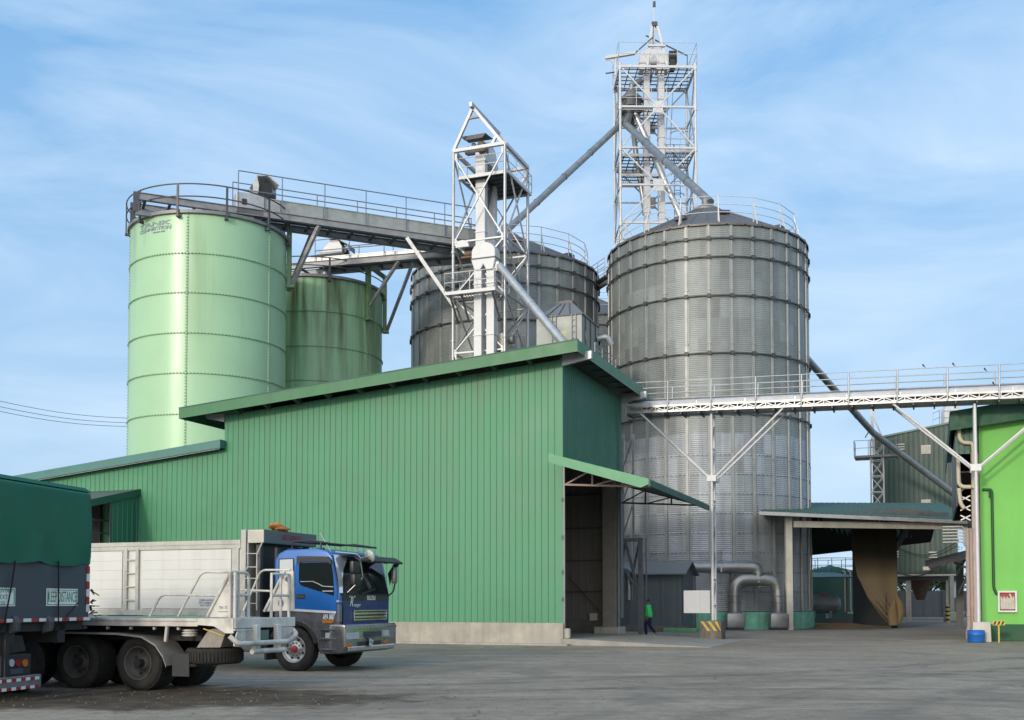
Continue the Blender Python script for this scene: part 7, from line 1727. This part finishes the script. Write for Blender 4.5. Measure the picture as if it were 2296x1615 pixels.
# tarpaulin: draped shell with scalloped hem and drag folds
def tarp():
    q = MB(); nu, nv = 90, 46; L_ = 6.5
    path_ = []                                            # outline in plan: near side, rear, far side
    y0, y1 = Y0_-.03, .03
    per = [(-L_, y0), (0.03, y0), (0.03, y1), (-L_, y1)]
    lens = [L_+.03, y1-y0, L_+.03]; tot = sum(lens)
    def plan(s):
        d = s*tot
        for k in range(3):
            if d <= lens[k]: a, b = per[k], per[k+1]; f = d/lens[k]; return V((a[0]+(b[0]-a[0])*f, a[1]+(b[1]-a[1])*f, 0)), k, d
            d -= lens[k]
        return V((per[3][0], per[3][1], 0)), 2, lens[2]
    vs = []
    us = [k/nu for k in range(nu+1)]
    for u in us:
        p, k, d = plan(u); nrm = V((0,-1,0)) if k == 0 else V((1,0,0)) if k == 1 else V((0,1,0))
        for j in range(nv+1):
            f = j/nv
            sc_ = .07*abs(math.sin((d if k != 1 else d+.25)*2.3))
            z_ = ztt - (ztt - zsl + sc_ - .02)*f
            fold = .035*math.sin(d*7 + 2*math.sin(f*3))*f + .07*max(0, math.sin(d*2.9 + f*1.3))*f*(1-f)*2 + .06*math.exp(-((d - (1.75 - .75*f))/.10)**2)*f + .05*math.exp(-((d - (.25 + .5*f))/.12)**2)*f
            inset = .10*max(0, 1-f*12)**2
            vs.append(p + nrm*(.015 + fold - inset) + V((0,0,z_ - (.05*max(0,1-f*12)))))
    for i in range(nu):
        for j in range(nv): k = i*(nv+1)+j; q.add([], [], 0)
    b = len(q.v); q.v += vs
    for i in range(nu):
        for j in range(nv): k = i*(nv+1)+j; q.f.append([k, k+nv+1, k+nv+2, k+1]); q.m.append(0); q.sm.append(True)
    # top sheet
    n0 = len(q.v); top = [(-L_, y0+.09), (-.07, y0+.09), (-.07, y1-.09), (-L_, y1-.09)]
    q.add([(x, y, ztt + .02) for x, y in top], [(0,1,2,3)])
    q.add([(-L_, y0+.0, ztt-.05), (.0, y0+.0, ztt-.05), (-.07, y0+.09, ztt+.02), (-L_, y0+.09, ztt+.02), (.0, y1, ztt-.05), (-.07, y1-.09, ztt+.02), (-L_, y1, ztt-.05), (-L_, y1-.09, ztt+.02)], [(0,1,2,3), (1,4,5,2), (4,6,7,5)])
    return q.build('tarpaulin', TARP, TT)
tarp()
sg = Qx(385, 850)
def sign(yc, zc, w_, h_, lines, size, sx):
    m = MB(); m.box(.002, .012, yc-w_/2, yc+w_/2, zc-h_/2, zc+h_/2); s_ = m.build('sign', pm('sign_white_paint', (.78,.80,.75), .5, var=.06) if 'sign_white_paint' not in bpy.data.materials else bpy.data.materials['sign_white_paint'], TT, bevel=.004, seg=1)
    m = MB(); e = .02
    m.box(.012, .0145, yc-w_/2+e, yc+w_/2-e, zc+h_/2-e-.01, zc+h_/2-e); m.box(.012, .0145, yc-w_/2+e, yc+w_/2-e, zc-h_/2+e, zc-h_/2+e+.01); m.box(.012, .0145, yc-w_/2+e, yc-w_/2+e+.02, zc-h_/2+e+.01, zc+h_/2-e-.01); m.box(.012, .0145, yc+w_/2-e-.02, yc+w_/2-e, zc-h_/2+e+.01, zc+h_/2-e-.01); m.build('sign_border', INK_GREEN, s_)
    for k, t_ in enumerate(lines): text('sign_text', t_, size, INK_GREEN, s_, basis(V((.013, yc, zc + (len(lines)-1)*size*.48 - k*size*.96)), (0,1,0), (0,0,1)), ext=.0015, sx=sx)
ya_, yb_ = Qx(287, 850).y, Qx(482, 850).y; za_, zb_ = Qx(385, 795).z, Qx(385, 903).z
sign((ya_+yb_)/2, (za_+zb_)/2, yb_-ya_, za_-zb_, ['KEEP DISTANCE'], .26, (yb_-ya_)/.26*.128)
yc_ = Qx(92, 850).y; wS = 1.05
zt_, zb__ = Qx(60, 790).z, Qx(60, 905).z
sign(yc_ - wS/2, (zt_+zb__)/2, wS, zt_-zb__, ["HOW'S MY DRIVING?", 'CALL OR TEXT', '09154552550'], .105, .95)
ty0, ty1 = Y0_, Qx(520, 980).y; tz_ = Qx(300, 988).z
m = MB(); m.box(.002, .03, Y0_, 0, tz_-.035, tz_+.035); m.build('tail_rail', SLATE, TT)
n = 13
for k in range(n):
    ya_ = Y0_ + (0-Y0_)*k/n; yb_ = Y0_ + (0-Y0_)*(k+.98)/n
    m = MB(); m.box(.031, .034, ya_, yb_, tz_-.028, tz_+.028); m.build('reflective_tape', RED if k % 2 else TAPE_W, TT)
for k in range(6):
    z0_ = Qx(520, 940 - k*48).z; z1_ = Qx(520, 940 - (k+.97)*48).z
    m = MB(); m.box(.004, .02, -.09, -.012, z0_, z1_); m.build('reflective_tape', RED if k % 2 else TAPE_W, TT)
for zx in (75, 345):
    a_ = Qx(zx, 640); b_ = Qx(zx + (8 if zx > 200 else -60), 1010); m = MB(); m.path([(.06, a_.y, a_.z+.05), (.055, (a_.y*2+b_.y)/3, a_.z*.66+b_.z*.34), (.035, b_.y, b_.z), (-.05, b_.y, b_.z-.12)], .013, 6); m.build('tie_rope', BLACK, TT)
m = MB(); a_ = Qx(480, 880); b_ = Qx(390, 990); m.path([(.03, a_.y, a_.z), (.03, b_.y, b_.z)], .008, 5); m.build('tie_rope', BLACK, TT)
for zx in (82, 290):
    a_ = Qx(zx, 1000); m = MB(); m.prism([(.035, a_.y-.05, a_.z+.10), (.12, a_.y-.05, a_.z+.0), (.10, a_.y-.05, a_.z-.16), (-.05, a_.y-.05, a_.z-.2), (-.05, a_.y-.05, a_.z-.02)], (0, .1, 0)); m.build('hinge', STEEL_D, TT, bevel=.01, seg=1)
m = MB(); rn = random.Random(2)
for zx, zy in ((540, 805), (545, 900), (548, 950), (530, 880)):
    a_ = Qx(zx, zy)
    for k in range(5): 
        d = V((rn.uniform(-.06,.1), rn.uniform(-.05,.12), rn.uniform(-.1,.06))); m.bar(V((.02, .02, a_.z)), V((.02, .02, a_.z)) + d, .03, .015)
m.build('torn_strap', BLACKP, TT)
m = MB(); m.box(-6, -.05, Y0_+.5, Y0_+.7, zbb-.35, zbb-.02); m.box(-6, -.05, -.8, -.6, zbb-.35, zbb-.02); m.box(-.3, -.05, Y0_+.1, -.1, zbb-.14, zbb-.005); m.build('chassis', CHASSIS, TT)
# rear lamp box, under-run bar, wheels
Qb = lambda zx, zy: KR.px(*zz1(zx, zy), 'x', -.1)
la_, lb_ = Qb(40, 1210), Qb(190, 1330)
m = MB(); m.box(-.2, -.09, la_.y-.15, lb_.y, lb_.z, la_.z); m.build('lamp_box', CHASSIS, TT, bevel=.015, seg=1)
for zx, mt in ((65, LENS), (107, LENS_RED), (150, AMBER)):
    a_ = Qb(zx, 1258); m = MB(); m.tube((-.09, a_.y, a_.z), (-.07, a_.y, a_.z), .062, 16); m.build('tail_lamp', mt, TT)
m = MB(); a_ = Qb(100, 1310); m.box(-.12, -.085, a_.y-.16, a_.y+.16, a_.z-.04, a_.z+.04); m.build('plate_holder', SLATE, TT)
ua, ub_ = Qb(0, 1345), Qb(232, 1410); uz0, uz1 = Qb(100, 1425).z, Qb(100, 1340).z
m = MB(); m.box(-.14, -.02, Y0_-.05, ub_.y, uz0, uz1); ur = m.build('underrun_bar', STEEL, TT, bevel=.012, seg=1)
for zr, off in ((1362, 0), (1415, 1)):
    z_ = Qb(100, zr).z
    for k in range(12):
        y_ = ub_.y - .12 - k*.115
        m = MB(); m.box(-.018, -.014, y_-.055, y_+.055, z_-.025, z_+.025); m.build('reflective_tape', RED if (k+off) % 2 else TAPE_W, ur)
for y_ in (ua.y+.1,): one_bar('bar_hanger', (-.1, y_, uz1), (-.1, y_, zbb), .09, CHASSIS, TT)
m = MB(); m.prism([(-.15, la_.y-.3, la_.z), (-.15, lb_.y-.1, la_.z+.05), (-.15, lb_.y-.2, la_.z+.3), (-.15, la_.y-.2, la_.z+.35)], (.03, 0, 0)); m.build('lamp_bracket', CHASSIS, TT)
for x_ in (-1.3, -2.7):
    wheel(TT, (x_, Y0_+.02, .5), .5, .55, RIM_M, .2, flip=1); wheel(TT, (x_, -.05, .5), .5, .55, RIM_M, .2, flip=-1)

# ------------------------------------------------------------------ the walking person
gp_ = ground(1455, 1429)
PM = Matrix.Translation(gp_) @ Matrix.Rotation(R(160), 4, 'Z')     # local +x = walking direction (towards the left, a little away)
pe = thing('person', 'person in bright green long-sleeved shirt and dark blue trousers walking past the grey shed', 'person', gp_, 160)
def skin_mesh(name, chains, mat, parent, root=0, sub=2, heads=None):
    """chains: lists of (point, radius); a point equal to an earlier one joins there"""
    vs, rs, es, idx = [], [], [], {}
    for ch in chains:
        prev = None
        for p, r in ch:
            key = tuple(round(c, 4) for c in p)
            if key not in idx: idx[key] = len(vs); vs.append(p); rs.append(r)
            i = idx[key]
            if prev is not None and prev != i: es.append((prev, i))
            prev = i
    me = bpy.data.meshes.new(name); me.from_pydata(vs, es, []); o = bpy.data.objects.new(name, me); sc.collection.objects.link(o)
    md = o.modifiers.new('skin', 'SKIN'); md.use_smooth_shade = True
    for i, r in enumerate(rs):
        rr = r if isinstance(r, tuple) else (r, r); me.skin_vertices[0].data[i].radius = rr; me.skin_vertices[0].data[i].use_root = (i == root)
    ss = o.modifiers.new('sub', 'SUBSURF'); ss.levels = sub; ss.render_levels = sub
    bpy.context.view_layer.update()
    m2 = bpy.data.meshes.new_from_object(o.evaluated_get(bpy.context.evaluated_depsgraph_get()))
    bpy.data.objects.remove(o); m2.materials.clear(); m2.materials.append(mat)
    for p in m2.polygons: p.use_smooth = True
    q = bpy.data.objects.new(name, m2); sc.collection.objects.link(q); q.parent = parent
    return q
pelv, chest, neck = (0,0,.93), (.02,0,1.32), (.035,0,1.47)
hl, hr = (.0,.09,.90), (.0,-.09,.90)
kl, kr = (.13,.095,.50), (-.03,-.09,.49)
al, ar_ = (.10,.095,.09), (-.30,-.09,.17)
sl_, sr_ = (.02,.17,1.40), (.02,-.17,1.40)
el, er = (-.06,.215,1.14), (.02,-.22,1.13)
wl, wr_ = (.02,.21,.92), (.12,-.21,.92)
def hand(w, dx):
    x, y, z = w; s = 1 if y > 0 else -1; pm_ = (x+.02, y-.002*s, z-.06); ch = [[(w, .026), (pm_, .030)]]
    for k, (oy, L_) in enumerate(((-.026, .065), (-.009, .075), (.009, .07), (.025, .055))):
        b = (x+.03+oy*.6, y+.006*s, z-.10); t1 = (b[0]+.012, b[1]-.01*s, b[2]-L_*.5); t2 = (b[0]+.012, b[1]-.028*s, b[2]-L_*.9); ch.append([(pm_, .030), (b, .0095), (t1, .0085), (t2, .007)])
    ch.append([(pm_, .03), (x+.055, y-.012*s, z-.07), (x+.068, y-.02*s, z-.105)] and [(pm_, .030), ((x+.052, y-.012*s, z-.07), .0105), ((x+.066, y-.02*s, z-.10), .009)])
    return ch
head = [(neck, .055), ((.045,0,1.53), .055), ((.06,0,1.60), (.085,.075)), ((.06,0,1.66), (.095,.08)), ((.055,0,1.71), (.07,.06))]
body = [[(pelv, (.12,.15)), ((.01,0,1.12), (.105,.135)), (chest, (.12,.155)), (neck, .055)], head,
        [(chest, (.12,.155)), (sl_, .06), (el, .042), (wl, .026)], [(chest, (.12,.155)), (sr_, .06), (er, .042), (wr_, .026)],
        [(pelv, (.12,.15)), (hl, .09), (kl, .06), (al, .04), ((.13,.10,.045), .038), ((.24,.11,.03), .03)],
        [(pelv, (.12,.15)), (hr, .09), (kr, .06), (ar_, .04), ((-.30,-.09,.11), .038), ((-.22,-.095,.04), .03)]] + hand(wl, 0) + hand(wr_, 0)
bo_ = skin_mesh('body', body, SKIN, pe)
skin_mesh('shirt', [[((0,0,.84), (.165,.21)), ((.01,0,1.1), (.155,.20)), (chest, (.16,.205)), ((.03,0,1.445), .075)], [(chest, (.16,.205)), (sl_, .095), (el, .07), ((.015,.21,.95), .05)], [(chest, (.16,.205)), (sr_, .095), (er, .07), ((.11,-.21,.95), .045)]], SHIRT, pe)
skin_mesh('trousers', [[((0,0,.98), (.135,.16)), (pelv, (.145,.17)), (hl, .112), (kl, .085), ((.10,.095,.10), .065)], [(pelv, (.145,.17)), (hr, .112), (kr, .085), ((-.285,-.09,.19), .065)]], NAVY, pe)
for nm, c, d in (('shoe', (.115,.10,.04), (.15,.02,-.01)), ('shoe', (-.30,-.09,.12), (.11,-.005,-.085))):
    skin_mesh(nm, [[(c, .052), ((c[0]+d[0]*.5, c[1]+d[1]*.5, c[2]+d[2]*.5), .047), ((c[0]+d[0], c[1]+d[1], c[2]+d[2]), .036)]], CONC_PALE, pe, sub=1)
skin_mesh('hair', [[((.03,0,1.62), (.095,.085)), ((.035,0,1.68), (.105,.09)), ((.05,0,1.73), (.075,.07))]], HAIR, pe)
m = MB(); m.path([(.145,0,1.64), (.172,0,1.612), (.150,0,1.60)], .012, 6, radii=[.008,.014,.012])
for s in (-1, 1): m.disc((.147, s*.032, 1.645), (1, 0, 0), .011, 8); m.path([(.05, s*.083, 1.655), (.04, s*.092, 1.635), (.05, s*.083, 1.61)], .012, 6)
m.build('face', SKIN, pe)
